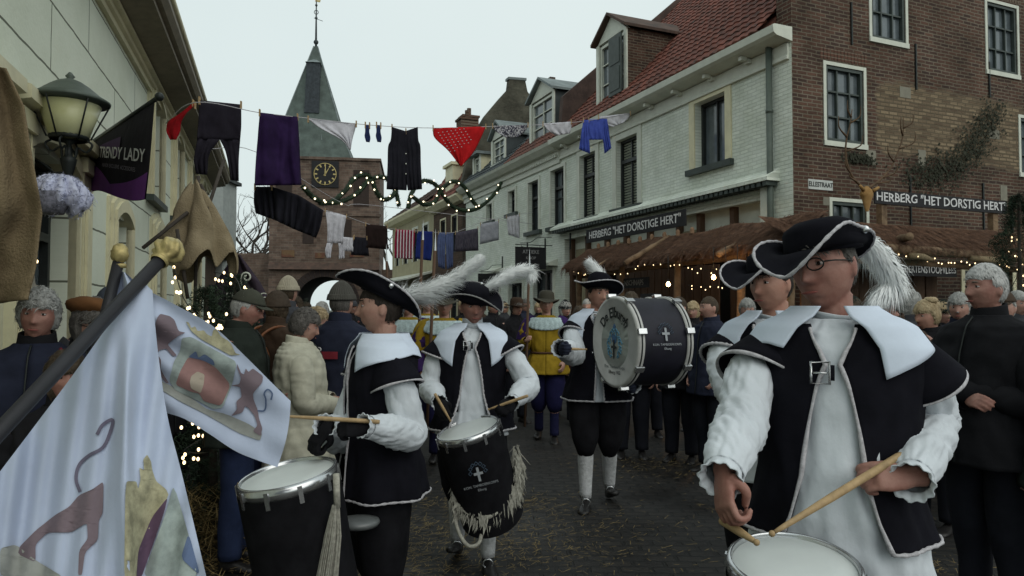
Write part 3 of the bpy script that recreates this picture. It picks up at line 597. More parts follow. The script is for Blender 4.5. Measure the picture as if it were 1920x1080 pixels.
for x, y, z in ((21.6, -1.75, 10.4), (23.2, -2.4, 11.0)):
    mb = MB(); mb.box(x, x + .7, y - .4, y + .4, 8.6, z); mb.box(x - .05, x + .75, y - .45, y + .45, z, z + .1); mb.tube([(x + .3, y, z + .1), (x + .3, y, z + .5)], .11, 8); mb.build('chimney', REDBRICKX, G, smooth=False)
mb = MB(); mb.box(18.3, 19.3, -1.5, .1, 6.15, 7.5); mb.box(18.2, 19.4, -1.6, .2, 7.5, 7.62); mb.build('dormer', CREAM, G, smooth=False)
Eh = thing('cream_house', 'far cream rendered house with a long eave near the tower', 'house', OR, AR)
ew = [(22.3, 23.2, 3.9, 5.5), (24.2, 25.1, 3.9, 5.5), (26.2, 27.1, 3.9, 5.5), (28.1, 28.9, 3.9, 5.5), (22.5, 23.6, .8, 2.6), (25, 26, .1, 2.6), (27, 28.2, .8, 2.6)]
EC = mat('cream render', (.34, .31, .20), rough=.85, var=.12, vs=2)
mb = wall(MB(), 21.42, 29.7, 0, 6.1, ew, Pf, .25); mb.build('wall', EC, Eh, smooth=False)
mb = MB(); mb.box(21.6, 29.7, -8, -.3, 0, 6.0); mb.build('inner_wall', EC, Eh, smooth=False)
for w in ew: window(Eh, *w, Pf, cols=2, rows=2, surround=(.12, .03, GREYWHITE), depth=.1)
mb = MB(); slab(mb, 21.42, 29.9, [(0, 6.0), (.3, 6.1), (.45, 6.3), (.45, 6.4), (0, 6.4)]); mb.build('gutter', CREAM, Eh, smooth=False)
mb = MB(); pantiles(mb, 21.42, 29.9, .4, 6.4, -3.4, 9.2, pitch=.3, amp=.03); slab(mb, 21.42, 29.9, [(.38, 6.36), (-3.4, 9.15), (-7, 6.2)]); mb.build('roof', TILED, Eh, sharp=50)
mb = MB(); slab(mb, 21.5, 29.5, [(0, 3.3), (1.2, 2.95), (1.2, 2.88), (0, 3.2)]); mb.build('awning', GREYWHITE, Eh, smooth=False)
for x, y, z in ((23.5, -3.3, 10.4),): mb = MB(); mb.box(x, x + .8, y - .4, y + .4, 8.6, z); mb.build('chimney', REDBRICKX, Eh, smooth=False)
# hanging signs of the white houses
for i, (x, y0, z, w, h, tx, lb) in enumerate([(8.95, .1, 3.0, .95, .62, 'STILLEVEN', 'black hanging shop sign with white lettering on the white facade'), (12.7, .1, 2.5, .7, .48, 'KADO', 'smaller dark hanging sign further down the white facade')]):
    M = MR @ frameM(V((x, y0 + .2 + w / 2, z)), V((0, -1, 0)), V((0, 0, 1)), V((-1, 0, 0)))
    t, R3 = board('hanging_sign', lb, 'shop sign', M, w, h, '', .1, lines=[('ATTIEKE', .15, .17, .9), ('KOOP', .11, 0, 1), (tx, .11, -.2, 1)] if i == 0 else [(tx, .13, 0, 1)], tm=mat('dull white lettering', (.3, .3, .3)))
    b = MB(); b.tube([(w / 2 + .2, h / 2 + .06, -.012), (-w / 2, h / 2 + .06, -.012)], .012, 6); sc_ = [(w / 2 + .18, h / 2 + .3, -.012), (w / 4, h / 2 + .28, -.012), (0, h / 2 + .14, -.012), (-w / 3, h / 2 + .1, -.012)]; b.tube(cr_path(sc_, 5), .009, 6)
    b.tube([(-.3 * w, h / 2, -.012), (-.3 * w, h / 2 + .06, -.012)], .006, 5); b.tube([(.3 * w, h / 2, -.012), (.3 * w, h / 2 + .06, -.012)], .006, 5); b.build('bracket', IRON, t, M=R3)

# ===== tower =====
TY = 45.0; tc = px(608, 578, TY); tc.z = 0; T = thing('gate_tower', 'brown brick gate tower with clock, archway and tall slate spire', 'tower', tc, R_(8))
sc45 = TY / F
mb = MB(); hw = 3.5; ztop = px(600, 300, TY).z; dz = 6.0
def arch_ring(r, z0, n=20): return [(r * math.cos(PI * i / n), z0 + r * math.sin(PI * i / n)) for i in range(n + 1)]
ar, az = 1.75, 1.9
# front and back skins with an arch hole, then the passage
for y in (0, dz):
    A = arch_ring(ar, az); n = len(A) - 1
    top = [(lerp(hw, -hw, i / n), ztop) for i in range(n + 1)]
    mb.add([V((a[0], y, a[1])) for a in A] + [V((t_[0], y, t_[1])) for t_ in top], [(i, i + 1, n + 2 + i, n + 1 + i) for i in range(n)])
    for s_ in (1, -1): mb.add([V((s_ * ar, y, 0)), V((s_ * hw, y, 0)), V((s_ * hw, y, ztop)), V((s_ * ar, y, az))], [(0, 1, 2, 3)])
mb.add([V((-hw, 0, 0)), V((-hw, dz, 0)), V((-hw, dz, ztop)), V((-hw, 0, ztop)), V((hw, 0, 0)), V((hw, dz, 0)), V((hw, dz, ztop)), V((hw, 0, ztop))], [(0, 1, 2, 3), (4, 5, 6, 7), (2, 3, 7, 6)])
mb.build('wall', TOWERBRICK, T, smooth=False)
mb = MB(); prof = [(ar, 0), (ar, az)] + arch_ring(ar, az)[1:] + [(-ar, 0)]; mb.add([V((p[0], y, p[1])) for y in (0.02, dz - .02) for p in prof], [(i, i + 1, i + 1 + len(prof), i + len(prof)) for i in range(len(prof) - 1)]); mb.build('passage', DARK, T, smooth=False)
mb = MB()
ro = [(ar + .02, az), (ar + .55, az)]
for i in range(20):
    a0, a1 = PI * i / 20, PI * (i + .85) / 20
    mb.add([V((r * math.cos(a), y, az + r * math.sin(a))) for y in (-.06, -.005) for r, a in ((ar, a0), (ar + .5, a0), (ar + .5, a1), (ar, a1))], [(0, 1, 2, 3), (4, 5, 6, 7), (0, 1, 5, 4), (1, 2, 6, 5), (2, 3, 7, 6), (3, 0, 4, 7)])
mb.build('arch_stones', mat('dark arch brick', (.03, .022, .02)), T, smooth=False)
mb = MB(); mb.box(-hw - .1, hw + .1, -.1, -.005, ztop - 1.15 - 2.5, ztop - 3.5); mb.box(-hw - .08, hw + .08, -.12, dz + .1, ztop, ztop + .18); mb.build('string_course', TOWERBRICK, T, smooth=False)
for x0, x1, z0, z1 in ((-3.1, -2.1, ztop - 3.0, ztop - .6), (1.8, 2.8, ztop - 3.0, ztop - .6), (1.0, 1.7, 5.6, 7.4), (-1.4, -.7, 5.8, 7.2)): MB().box(x0, x1, -.03, -.004, z0, z1).build('niche', mat('dark niche', (.035, .024, .02)), T, smooth=False)
for x0, x1, z0, z1 in ((-2.7, -1.9, 4.9, 5.35), (-.6, .0, 4.85, 5.2), (1.6, 2.5, 4.95, 5.2)): MB().box(x0, x1, -.06, -.01, z0, z1).build('painted_panel', mat('red and ochre panel', (.10, .03, .025), col2=(.15, .10, .05), vs=2), T, smooth=False)
mb = MB(); slab(mb, -hw, hw, [(-.35, 4.1), (-.02, 4.55), (-.02, 4.1)]); mb.build('lean_to_roof', TILED, T, smooth=False)
# clock
cz = px(605, 327, TY).z; ck = MB(); ck.box(-.86, .86, -.10, -.005, cz - .86, cz + .86); cko = ck.build('clock_face', CHALK, T, smooth=False)
mb = MB(); mb.tube([(.70 * math.cos(a * PI / 24), -.12, cz + .70 * math.sin(a * PI / 24)) for a in range(48)], .028, 5, closed=True)
for k in range(12):
    a = k * PI / 6; c = V((math.sin(a) * .60, -.115, cz + math.cos(a) * .60)); d = V((math.sin(a), 0, math.cos(a))); s_ = V((math.cos(a), 0, -math.sin(a))) * .045
    mb.add([c - d * .1 - s_, c + d * .1 - s_, c + d * .1 + s_, c - d * .1 + s_], [(0, 1, 2, 3)])
mb.build('numerals', GOLD, cko, smooth=False)
for ang, l in ((R_(2), .62), (R_(32), .45)):
    mb = MB(); d = V((math.sin(ang), 0, math.cos(ang))); s_ = V((math.cos(ang), 0, -math.sin(ang))) * .05; c = V((0, -.13, cz)); mb.add([c - d * .12 - s_, c + d * l - s_ * .3, c + d * l + s_ * .3, c - d * .12 + s_], [(0, 1, 2, 3)]); mb.build('hand', GOLD, cko, smooth=False)
# spire: flared pyramid, belfry dormer, ball, mast, vane
def zz(y): return px(604, y, TY + 3).z
sx = px(603, 300, TY + 3).x - tc.x
prof = [(2.75, ztop + .12), (2.25, zz(280)), (1.72, zz(235)), (.13, zz(90))]
mb = MB(); rings = []
for r, z in prof: rings.append([V((sx + r * x, 3 + r * y, z)) for x, y in ((-1, -1), (-.0, -1.06), (1, -1), (1.06, 0), (1, 1), (0, 1.06), (-1, 1), (-1.06, 0))])
mb.rings(rings); mb.build('spire', SLATE, T, smooth=False)
mb = MB()
for s_ in (-1, 1):
    mb.tube([V((sx + s_ * p[0], 3 - p[0], p[1])) for p in prof], .045, 5)
    mb.tube([V((sx + s_ * .48, 3 - .50, zz(130))), V((sx + s_ * .50, 3 - 1.75, zz(236))), V((sx + s_ * .75, 3 - 2.3, zz(278)))], .03, 5)
mb.build('lead_ridge', LEAD, T, smooth=False)
mb = MB(); mb.add([V((sx + x, 3 + y, z)) for x, y, z in ((-.43, -1.3, zz(131)), (.43, -1.3, zz(131)), (.48, -1.78, zz(226)), (-.48, -1.78, zz(226)), (-.43, -.1, zz(131)), (.43, -.1, zz(131)), (.48, -.1, zz(226)), (-.48, -.1, zz(226)))], [(0, 1, 2, 3), (0, 4, 7, 3), (1, 5, 6, 2)]); mb.build('belfry', mat('dark belfry slate', (.035, .042, .048), var=.3), T, smooth=False)
mb = MB(); mb.add([V((sx + x, 3 + y, z)) for x, y, z in ((-.5, -1.4, zz(131)), (.5, -1.4, zz(131)), (.5, 0, zz(131)), (-.5, 0, zz(131)), (0, -.2, zz(114)))], [(0, 1, 4), (1, 2, 4), (3, 0, 4), (0, 1, 2, 3)]); mb.build('belfry_roof', LEAD, T, smooth=False)
mb = MB(); bz = zz(81); mb.ell((sx, 3, bz), .17, 12, 8); mb.tube([(sx, 3, zz(90)), (sx, 3, zz(-8))], [.08, .03], 6); mb.ell((sx, 3, zz(72)), (.07, .07, .25)); mb.ell((sx, 3, zz(36)), .1); mb.ell((sx, 3, zz(12)), .09)
mb.tube([(sx + .14 * math.cos(a * PI / 8), 3, zz(25) + .14 * math.sin(a * PI / 8)) for a in range(16)], .025, 5, closed=True)
mb.tube([(sx - .15, 3, zz(36)), (sx + .45, 3, zz(41))], .02, 5); mb.build('finial_mast', SLATED, T)
mb = MB(); mb.poly([(-.1, 0), (.25, -.05), (.3, .12), (.1, .1), (.05, .3), (-.08, .22), (-.05, .1)], .03, M=Matrix.Translation((sx, 3, zz(5))) @ Matrix.Rotation(PI / 2, 4, 'X')); mb.build('weather_vane', GOLD, T, smooth=False)
# low walls beside the tower, far quay buildings through arch
mb = MB(); mb.box(-14, -3.6, 1, 1.6, 0, 5.2); o = mb.build('town_wall', TOWERBRICK, None, smooth=False, M=Matrix.Translation(tc) @ Matrix.Rotation(R_(8), 4, 'Z')); tag(o, 'low brick town wall running left from the gate tower', 'wall')
mb = MB(); mb.box(3.6, 16, 1, 1.6, 0, 4.2); o = mb.build('town_wall', TOWERBRICK, None, smooth=False, M=Matrix.Translation(tc) @ Matrix.Rotation(R_(8), 4, 'Z')); tag(o, 'low brick town wall running right from the gate tower', 'wall')

# ===== left building =====
Lb = thing('corner_shop_building', 'pale plastered building with cream windows and a deep eave at left', 'building', OL, AL)
Pl = lambda u, z, d: V((u, d, z))
lw = [(5.75, 7.15, .45, 2.95), (8.95, 9.95, .55, 2.75), (11.6, 12.7, 3.38, 5.0), (14.3, 15.4, 3.38, 5.0), (17.0, 18.1, 3.38, 5.0), (19.6, 20.6, 3.38, 5.0), (12.0, 13.0, .5, 2.85), (15.0, 16.0, .5, 2.85), (2.6, 4.6, .45, 2.9), (18.2, 19.4, .1, 2.9)]
mb = wall(MB(), -2, 21.5, 0, 5.15, lw, Pl, .3); mb.build('wall', PLASTER, Lb, smooth=False)
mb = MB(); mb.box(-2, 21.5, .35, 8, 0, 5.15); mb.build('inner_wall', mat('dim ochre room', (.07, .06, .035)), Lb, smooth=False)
for i, w in enumerate(lw):
    g_ = window(Lb, *w, Pl, cols=1 if i in (0, 8) else 2, rows=1 if i in (0, 8) else 2, mid=.62 if i not in (0, 8) else .72, depth=.2, fw=.07, sill=(.2, .1, .12, SILL) if i in (2, 3, 4, 5) else None, fm=DARKWOOD, gm=GLASSG if i in (0,) else GLASS)
    # moulded cream surround with a segmental hood
    m_ = MB(); x0, x1, z0, z1 = w
    for t_, pj in ((.20, .035), (.13, .07), (.06, .10)):
        for a, b in ((x0 - t_, x0 - .002), (x1 + .002, x1 + t_)): m_.box(a, b, -pj, .12, z0, z1 - .1)
        n = 12
        for k in range(n):
            ua, ub = lerp(x0 - t_, x1 + t_, k / n), lerp(x0 - t_, x1 + t_, (k + 1) / n); h = lambda u: .17 * (1 - ((u - (x0 + x1) / 2) / ((x1 - x0) / 2 + t_)) ** 2)
            m_.add([V((u, y, z)) for y in (-pj, .12) for u, z in ((ua, z1 - .1 + h(ua)), (ub, z1 - .1 + h(ub)), (ub, z1 - .02 + h(ub) + t_), (ua, z1 - .02 + h(ua) + t_))], [(0, 1, 2, 3), (4, 5, 6, 7), (0, 1, 5, 4), (2, 3, 7, 6), (1, 2, 6, 5), (0, 3, 7, 4)])
    m_.build('window_surround', CREAM, Lb, smooth=False)
for x in (5.42, 7.32, 2.2, 4.85):
    m_ = MB(); m_.box(x, x + .28, -.09, -.002, 0, 2.95); m_.box(x + .05, x + .23, -.12, -.092, .3, 2.8); m_.box(x - .04, x + .32, -.13, -.002, 2.95, 3.1); m_.build('pilaster', CREAM, Lb, smooth=False)
mb = MB(); slab(mb, 5.3, 7.7, [(-.002, 3.1), (-.2, 3.14), (-.2, 3.24), (-.002, 3.3)]); slab(mb, 2.1, 5.2, [(-.002, 3.1), (-.2, 3.14), (-.2, 3.24), (-.002, 3.3)]); mb.build('shop_cornice', CREAM, Lb, smooth=False)
EAVE = mat('brown grey eave board', (.19, .165, .12), rough=.6, var=.15)
mb = MB(); slab(mb, -2, 22, [(0, 5.0), (-.06, 5.0), (-.06, 5.07), (-.10, 5.09), (-.10, 5.15), (-.15, 5.17), (-.15, 5.22), (0, 5.22)]); mb.build('frieze', CREAM, Lb, smooth=False)
mb = MB(); slab(mb, -2, 22, [(.0, 5.225), (-.16, 5.225), (-.50, 5.29), (-.50, 5.35), (-.56, 5.37), (-.62, 5.45), (-.62, 5.56), (0, 5.56)]); mb.build('eave', EAVE, Lb, smooth=False)
mb = MB(); mb.tube([(-2, -.61, 5.58), (22, -.61, 5.58)], .055, 8); mb.build('gutter', CREAM, Lb)
mb = MB(); slab(mb, -2, 22, [(-.5, 5.57), (3.5, 9.0), (3.5, 5.57)]); mb.build('roof', TILED, Lb, smooth=False)
mb = MB(); mb.box(8.4, 9.5, -.38, 1.4, 5.57, 7.2); mb.box(8.3, 9.6, -.5, 1.5, 7.2, 7.35); mb.build('dormer', EAVE, Lb, smooth=False)
# warm star decoration in the shop window
def LMx(x, y, z, X=(1, 0, 0), Z=(0, -1, 0)): return ML @ frameM(V((x, y, z)), V(X), V((0, 0, 1)), V(Z))
t = thing('star_ornament', 'pale star with small lights hanging in the shop window', 'star', ML @ V((6.45, .1, 1.75)), AL)
mb = MB(); mb.poly([((.12 if k % 2 == 0 else .05) * math.sin(k * PI / 5), (.12 if k % 2 == 0 else .05) * math.cos(k * PI / 5)) for k in range(10)], .02, M=frameM(V((0, 0, 0)), V((1, 0, 0)), V((0, 0, 1)), V((0, -1, 0)))); mb.build('star', mat('pale star', (.4, .36, .3)), t, smooth=False)
for dx, dz in ((.1, .25), (.12, .02), (.14, -.2), (-.25, -.3)): mb = MB(); mb.ell((dx, 0, dz), .018); mb.build('bulb', LAMPW, t)
t, R3 = board('street_sign', 'white street name plate half hidden by hanging burlap', 'street sign', LMx(6.0, -.02, 3.19), .95, .17, 'KERKSTRAAT', .13, mt=mat('enamel white', (.5, .52, .5)), tm=IRON, tw=.95)
# second, lower houses further down on the left
L2 = thing('low_house', 'distant low house with dark mossy roof left of the tower', 'house', OL, AL)
mb = MB(); mb.box(24, 33, .2, 7, 0, 3.6); mb.build('wall', BROWNB, L2, smooth=False)
mb = MB(); pantiles(mb, 23.8, 33.2, -.2, 3.5, 3.4, 6.3, pitch=.3); slab(mb, 23.8, 33.2, [(-.2, 3.45), (3.4, 6.25), (7.2, 3.5)]); mb.build('roof', mat('mossy roof', (.05, .05, .035), col2=(.08, .08, .055), vs=3), L2, sharp=50)
mb = MB(); mb.box(25.2, 26.2, -.02, .198, .1, 2.4); mb.build('door', DARKWOOD, L2, smooth=False); MB().box(28, 29.6, -.02, .198, .8, 2.5).build('window', DARKWOOD, L2, smooth=False)
Dt = thing('roof_turret', 'small pale roof turret with flat top seen under the black trousers', 'dormer', px(404, 578, 27) * 1, 0); Dt.location.z = 0
mb = MB(); z0, z1 = px(400, 420, 27).z, px(400, 342, 27).z; mb.box(-.45, .45, -.5, .8, 0, z1); mb.build('turret_wall', mat('pale grey boards', (.33, .36, .35), var=.1), Dt, smooth=False)
mb = MB(); mb.box(-.6, .6, -.65, .95, z1, z1 + .13); mb.box(.1, .55, -.1, .3, z1 + .13, z1 + .5); mb.tube([(0.0, 0, z1), (0.02, 0, z1 + .8)], .07, 8); mb.build('turret_roof', SLATED, Dt, smooth=False)

# ===== bare winter trees behind =====
def bare_tree(loc, h, label, seed, spread=.5):
    rs = random.Random(seed); t = thing('bare_tree', label, 'tree', loc); mb = MB(); tw = MB()
    def br(p, d, l, r, k):
        e = p + d * l; m = (p + e) / 2 + V((rs.uniform(-1, 1), rs.uniform(-1, 1), rs.uniform(-.5, 1))) * l * .08
        (mb if k < 2 else tw).tube([p, m, e], [r, r * .85, r * .65], 6 if k < 2 else 4, cap=False)
        if k >= 6 or r < .004: return
        for _ in range(rs.choice((2, 3, 3)) if k < 4 else 2):
            n = (d + V((rs.gauss(0, spread), rs.gauss(0, spread), rs.gauss(.12, .25)))).normalized(); br(e if rs.random() < .7 else m, n, l * rs.uniform(.62, .82), r * .6, k + 1)
    br(V((0, 0, 0)), V((0, 0, 1)), h * .3, h * .018, 0)
    mb.build('trunk', BARK, t); tw.build('crown', BARK, t, smooth=False)
def gz(x, Y): p = px(x, 578, Y); p.z = 0; return p
bare_tree(gz(455, 52), 14, 'bare winter tree standing left of the gate tower', 1)
bare_tree(gz(478, 62), 15, 'taller bare tree behind the first one left of the tower', 2)
bare_tree(gz(735, 58), 13, 'bare winter tree standing right of the gate tower', 3)
bare_tree(gz(415, 60), 12, 'bare tree furthest left behind the roof turret', 5)
# ===== fir bushes with lights =====
def fir(loc, h, r, label, seed, n=1500, name='fir_tree', group=None):
    rs = random.Random(seed); t = thing(name, label, 'fir tree', loc, 0, group); mb = MB(); mb.tube([(0, 0, 0), (0, 0, h)], [.05, .01], 7); mb.build('trunk', BARK, t); c = MB()
    for _ in range(n):
        z = h * (.08 + .92 * rs.random() ** 1.2); rr = r * (1 - z / h) ** .8 * rs.uniform(.35, 1) * (1 + .25 * math.sin(z * 14)); a = rs.uniform(0, 2 * PI)
        p = V((math.cos(a) * rr, math.sin(a) * rr, z)); d = V((math.cos(a), math.sin(a), rs.uniform(-.5, .25))).normalized(); l = rs.uniform(.05, .12)
        for k in range(5):
            q = p + d * l * k / 5; s_ = V((rs.gauss(0, 1), rs.gauss(0, 1), rs.gauss(0, .6))).normalized() * .045; w = d * .005
            c.add([q - w, q + w, q + s_], [(0, 1, 2)])
    c.build('crown', FIR, t, smooth=False); return t
fir(gz(385, 5.6), 1.75, .62, 'dark fir tree with fairy lights behind the white flag', 1, 2600)
fir(gz(440, 6.4), 1.9, .55, 'dark fir tree beside the man in the grey cap', 2, 2200)
fir(gz(340, 6.0), 1.6, .5, 'dark fir tree against the pale shop wall', 4, 1800)
fir(V((-2.1, 4.9, 0)), .95, .6, 'low fir bush with lights beneath the flag', 6, 2000)
fir(gz(560, 8.5), 1.5, .5, 'fir tree behind the crowd on the left of the street', 7, 1200)
p = px(1915, 640, 8.0); fir(V((p.x, 8.0, 0)), 2.9, .8, 'tall lit fir at the right end of the stall', 9, 6000)
mb = MB(); rs = random.Random(8)
for i in range(2200):
    u = rs.random(); q = W3(-1.70, lerp(.3, -4.2, u), 2.42 - .12 * u - .12 * math.sin(u * 9) ** 2) + V((rs.gauss(0, .05), rs.gauss(0, .05), rs.gauss(0, .05))); s_ = V((rs.gauss(0, 1), rs.gauss(0, 1), rs.gauss(0, 1))).normalized() * .055; w = V((.005, .005, 0)); mb.add([q - w, q + w, q + s_], [(0, 1, 2)])
o = mb.build('fir_swag', FIR, smooth=False); tag(o, 'fir swag draped along the log under the side thatch', 'garland')
light_string([px(325, 500, 5.2), px(345, 560, 5.2), px(370, 590, 5.2), px(400, 596, 5.1), px(430, 600, 5.2), px(452, 560, 5.4), px(440, 520, 5.8), px(400, 510, 5.8)], 'string of warm fairy lights hung on the fir trees', 44, seed=11, spread=.06, r=.010)
light_string([px(350, 780, 4.25), px(372, 800, 4.3), px(395, 812, 4.3), px(345, 845, 4.2), px(390, 850, 4.2)], 'fairy lights glowing in the low bush under the flag', 16, seed=12, r=.009)
# wall lantern
Lp = thing('street_lantern', 'large green iron street lantern with yellowish glass on a bracket', 'lantern', px(128, 330, 5.5)); k_ = 5.5 / F
def zl(y): return (330 - y) * k_
mb = MB(); mb.lathe([(.02, zl(196) * 1.0 + 0), (.10, zl(194)), (.285, zl(190)), (.29, zl(186)), (.22, zl(176)), (.14, zl(160)), (.09, zl(152)), (.05, zl(148)), (.02, zl(145)), (.035, zl(141)), (.01, zl(133))], 28); mb.build('cap', GREENIRON, Lp)
mb = MB(); mb.lathe([(.13, zl(262)), (.225, zl(195))], 24); mb.build('glass', mat('yellowed lantern glass', (.50, .50, .26), rough=.25, var=.1, col2=(.60, .60, .38), vs=2), Lp)
mb = MB(); mb.lathe([(.03, zl(262)), (.135, zl(262)), (.145, zl(258)), (.14, zl(254))], 20); mb.lathe([(.02, zl(335)), (.035, zl(325)), (.055, zl(305)), (.06, zl(298)), (.03, zl(292)), (.02, zl(270)), (.06, zl(262))], 14); mb.build('socket', IRON, Lp)
mb = MB()
for i in range(6):
    a = i * PI / 3 + .5; c, s_ = math.cos(a), math.sin(a); mb.tube([(c * .275, s_ * .275, zl(192)), (c * .15, s_ * .15, zl(258))], .007, 5)
for i in range(4):
    a = i * PI / 2 + .2; c, s_ = math.cos(a), math.sin(a); mb.tube(cr_path([(c * .13, s_ * .13, zl(262)), (c * .17, s_ * .17, zl(270)), (c * .13, s_ * .13, zl(284)), (c * .06, s_ * .06, zl(276)), (c * .05, s_ * .05, zl(292)), (c * .03, s_ * .03, zl(300))], 4), .009, 6)
mb.build('stay', IRON, Lp)
wl = ML @ V((5.95, 0, 3.0)); mb = MB(); e = wl - Lp.location; mb.tube([(0, 0, zl(326)), (e.x, e.y, zl(322))], .018, 8); mb.tube(cr_path([(-.02, 0, zl(330)), (e.x * .4, e.y * .4, zl(345)), (e.x * .8, e.y * .8, zl(336)), (e.x, e.y, zl(360))], 5), .011, 6); mb.tube(cr_path([(e.x * .3, e.y * .3, zl(326)), (e.x * .7, e.y * .7, zl(300)), (e.x, e.y, zl(290))], 5), .011, 6); mb.build('bracket', IRON, Lp)
# ===== washing line =====
def strips(mb, root, parts, Yf, n=10, fold=.02, sub=5, ff=3.0):
    "each part: (left points, right points) in photo pixels; rows are smoothed and folded"
    for pi_, (Lp_, Rp_) in enumerate(parts):
        A = cr_path([(x, y, 0) for x, y in Lp_], sub); B_ = cr_path([(x, y, 0) for x, y in Rp_], sub)
        def fn(u, v):
            k = v * (len(A) - 1); i = min(int(k), len(A) - 2); a = A[i].lerp(A[i + 1], k - i); b = B_[i].lerp(B_[i + 1], k - i); p = a.lerp(b, u)
            d = fold * (math.sin(u * PI * ff * 2 + pi_ + 3.5 * noise.noise(V((u * 2.2, v * 1.2, p.x * .01))) + .6 * math.sin(v * 4)) * (.25 + .75 * v) + 1.6 * noise.noise(V((p.x * .035, p.y * .02, pi_ * 5.))))
            return px(p.x, p.y, Yf(p.x) + d) - root
        mb.grid(fn, n * 2, (len(A) - 1))
def hang(name, label, cat, mname, col, parts, Yf, fold=.03, group='washing on the high line', extra=None, solid=.012, m=None, ff=3.):
    xs = [p[0] for P in parts for p in P[0] + P[1]]; ys = [p[1] for P in parts for p in P[0] + P[1]]
    c = px(sum(xs) / len(xs), min(ys), Yf(sum(xs) / len(xs))); t = thing(name, label, cat, c, 0, group)
    mb = MB(); strips(mb, c, parts, Yf, fold=fold, ff=ff); mb.build('cloth', m or cloth(mname, col), t, mods=(('solid', solid),))
    pg = [P[0][0] for P in parts[:1]] + [P[1][0] for P in parts[:1]]
    for x, y in pg:
        q = MB(); q.box(-.008, .008, -.02, .02, -.06, .05, M=Matrix.Translation(px(x, y, Yf(x)) - c)); q.build('peg', STICK, t, smooth=False)
    if extra: extra(t, c)
    return t
Y1 = lambda x: 9.5 + (x - 370) / 815 * 6.0
def wire_line(pts, Yf, label, name='washing_line'):
    mb = MB(); mb.tube(cr_path([px(x, y, Yf(x)) for x, y in pts], 6), .006, 5); o = mb.build(name, ROPEW, None); tag(o, label, 'washing line'); return o
wire_line([(311, 231), (366, 192), (485, 211), (580, 222), (700, 235), (812, 240), (925, 237), (1072, 230), (1184, 212)], lambda x: Y1(x) if x > 360 else 11.3, 'upper washing line strung across the street from eave to eave')
hang('washing_trousers', 'black knitted trousers with hanging legs near the left eave', 'trousers', 'charcoal knit', (.014, .012, .018), [([(374, 188), (372, 230), (370, 260)], [(452, 196), (452, 240), (450, 262)]), ([(370, 260), (364, 300), (368, 326)], [(412, 261), (392, 290), (388, 328)]), ([(412, 261), (425, 290), (433, 338)], [(450, 262), (447, 300), (447, 340)])], Y1)
hang('washing_skirt', 'long dark purple pleated skirt pegged on the upper line', 'skirt', 'dark purple', (.020, .009, .042), [([(487, 211), (483, 260), (479, 320), (478, 348)], [(558, 219), (561, 270), (563, 320), (565, 347)])], Y1, fold=.06)
hang('washing_cloth', 'white cloth slung as a drooping triangle before the spire', 'cloth', 'white washing', (.48, .48, .52), [([(578, 223), (600, 240), (640, 262), (655, 280)], [(668, 232), (665, 245), (660, 262), (657, 281)])], Y1, fold=.03)
for i, (x, lb) in enumerate(((685, 'left one of two small navy socks on the upper line'), (706, 'right one of two small navy socks on the upper line'))):
    hang('washing_sock', lb, 'sock', 'navy sock', (.02, .03, .09), [([(x, 234), (x, 247), (x - 1, 255), (x + 2, 266)], [(x + 8, 235), (x + 7, 247), (x + 9, 258), (x + 8, 267)])], Y1, fold=.01)
def btn(t, c):
    for y in (288, 307, 326): mb = MB(); mb.ell(px(761, y, Y1(761) - .06) - c, (.012, .006, .012)); mb.build('button', GREYWHITE, t)
hang('washing_waistcoat', 'long black sleeveless waistcoat with pale buttons on the line', 'waistcoat', 'black cotton', (.012, .012, .017), [([(735, 238), (733, 262), (728, 275), (727, 310), (725, 355)], [(761, 246), (761, 275), (762, 300), (763, 330), (762, 357)]), ([(760, 246), (760, 275), (761, 300), (762, 330), (765, 357)], [(783, 238), (784, 262), (788, 275), (789, 310), (791, 355)])], Y1, extra=btn)
def rd(t, c):
    mb = MB()
    for k in range(7):
        for j in range(8 - k // 2): x, y = 822 + k * 8 + j * 3.2, 249 + j * 5 - k * 1.2; mb.ell(px(x, y, Y1(x) - .045) - c, (.014, .004, .008), 6, 4)
    mb.build('embroidery', ROPEW, t)
hang('washing_shawl', 'bright red shawl hanging as a point from the upper line', 'shawl', 'scarlet', (.38, .010, .012), [([(812, 240), (815, 258), (840, 282), (862, 310)], [(911, 237), (900, 262), (886, 288), (864, 312)])], Y1, fold=.03, extra=rd)
hang('washing_scarf', 'patterned navy and white scarf on the upper line', 'scarf', 'patterned scarf', (.02, .02, .03), [([(924, 236), (930, 246), (942, 254), (950, 258)], [(990, 234), (986, 244), (978, 252), (970, 257)])], Y1, m=mat('navy white pattern', (.03, .03, .05), col2=(.4, .4, .42), vs=26, lo=.48, hi=.56))
hang('washing_cloth', 'small white cloth hanging before the leaded dormer', 'cloth', 'white washing', (.48, .48, .52), [([(1018, 232), (1028, 245), (1042, 254)], [(1071, 228), (1071, 240), (1068, 250)])], Y1)
hang('washing_shirt', 'bright blue shirt hanging on the upper line by the inn', 'shirt', 'cobalt', (.055, .085, .36), [([(1094, 225), (1090, 250), (1086, 280)], [(1104, 225), (1104, 250), (1106, 288)]), ([(1104, 224), (1104, 245), (1104, 262)], [(1130, 222), (1131, 245), (1131, 262)]), ([(1128, 222), (1130, 255), (1134, 288)], [(1138, 223), (1142, 250), (1146, 278)])], Y1)
hang('washing_blouse', 'white blouse at the right end of the upper line', 'blouse', 'white washing', (.48, .48, .52), [([(1122, 219), (1135, 232), (1150, 238)], [(1182, 212), (1178, 222), (1168, 230)])], Y1)
hang('washing_stocking', 'red stocking twisted on the line before the left eave', 'stocking', 'crimson', (.28, .008, .012), [([(362, 193), (335, 215), (316, 228), (312, 245), (320, 262)], [(366, 197), (350, 212), (340, 228), (338, 245), (330, 262)])], lambda x: 10.4, ff=1)
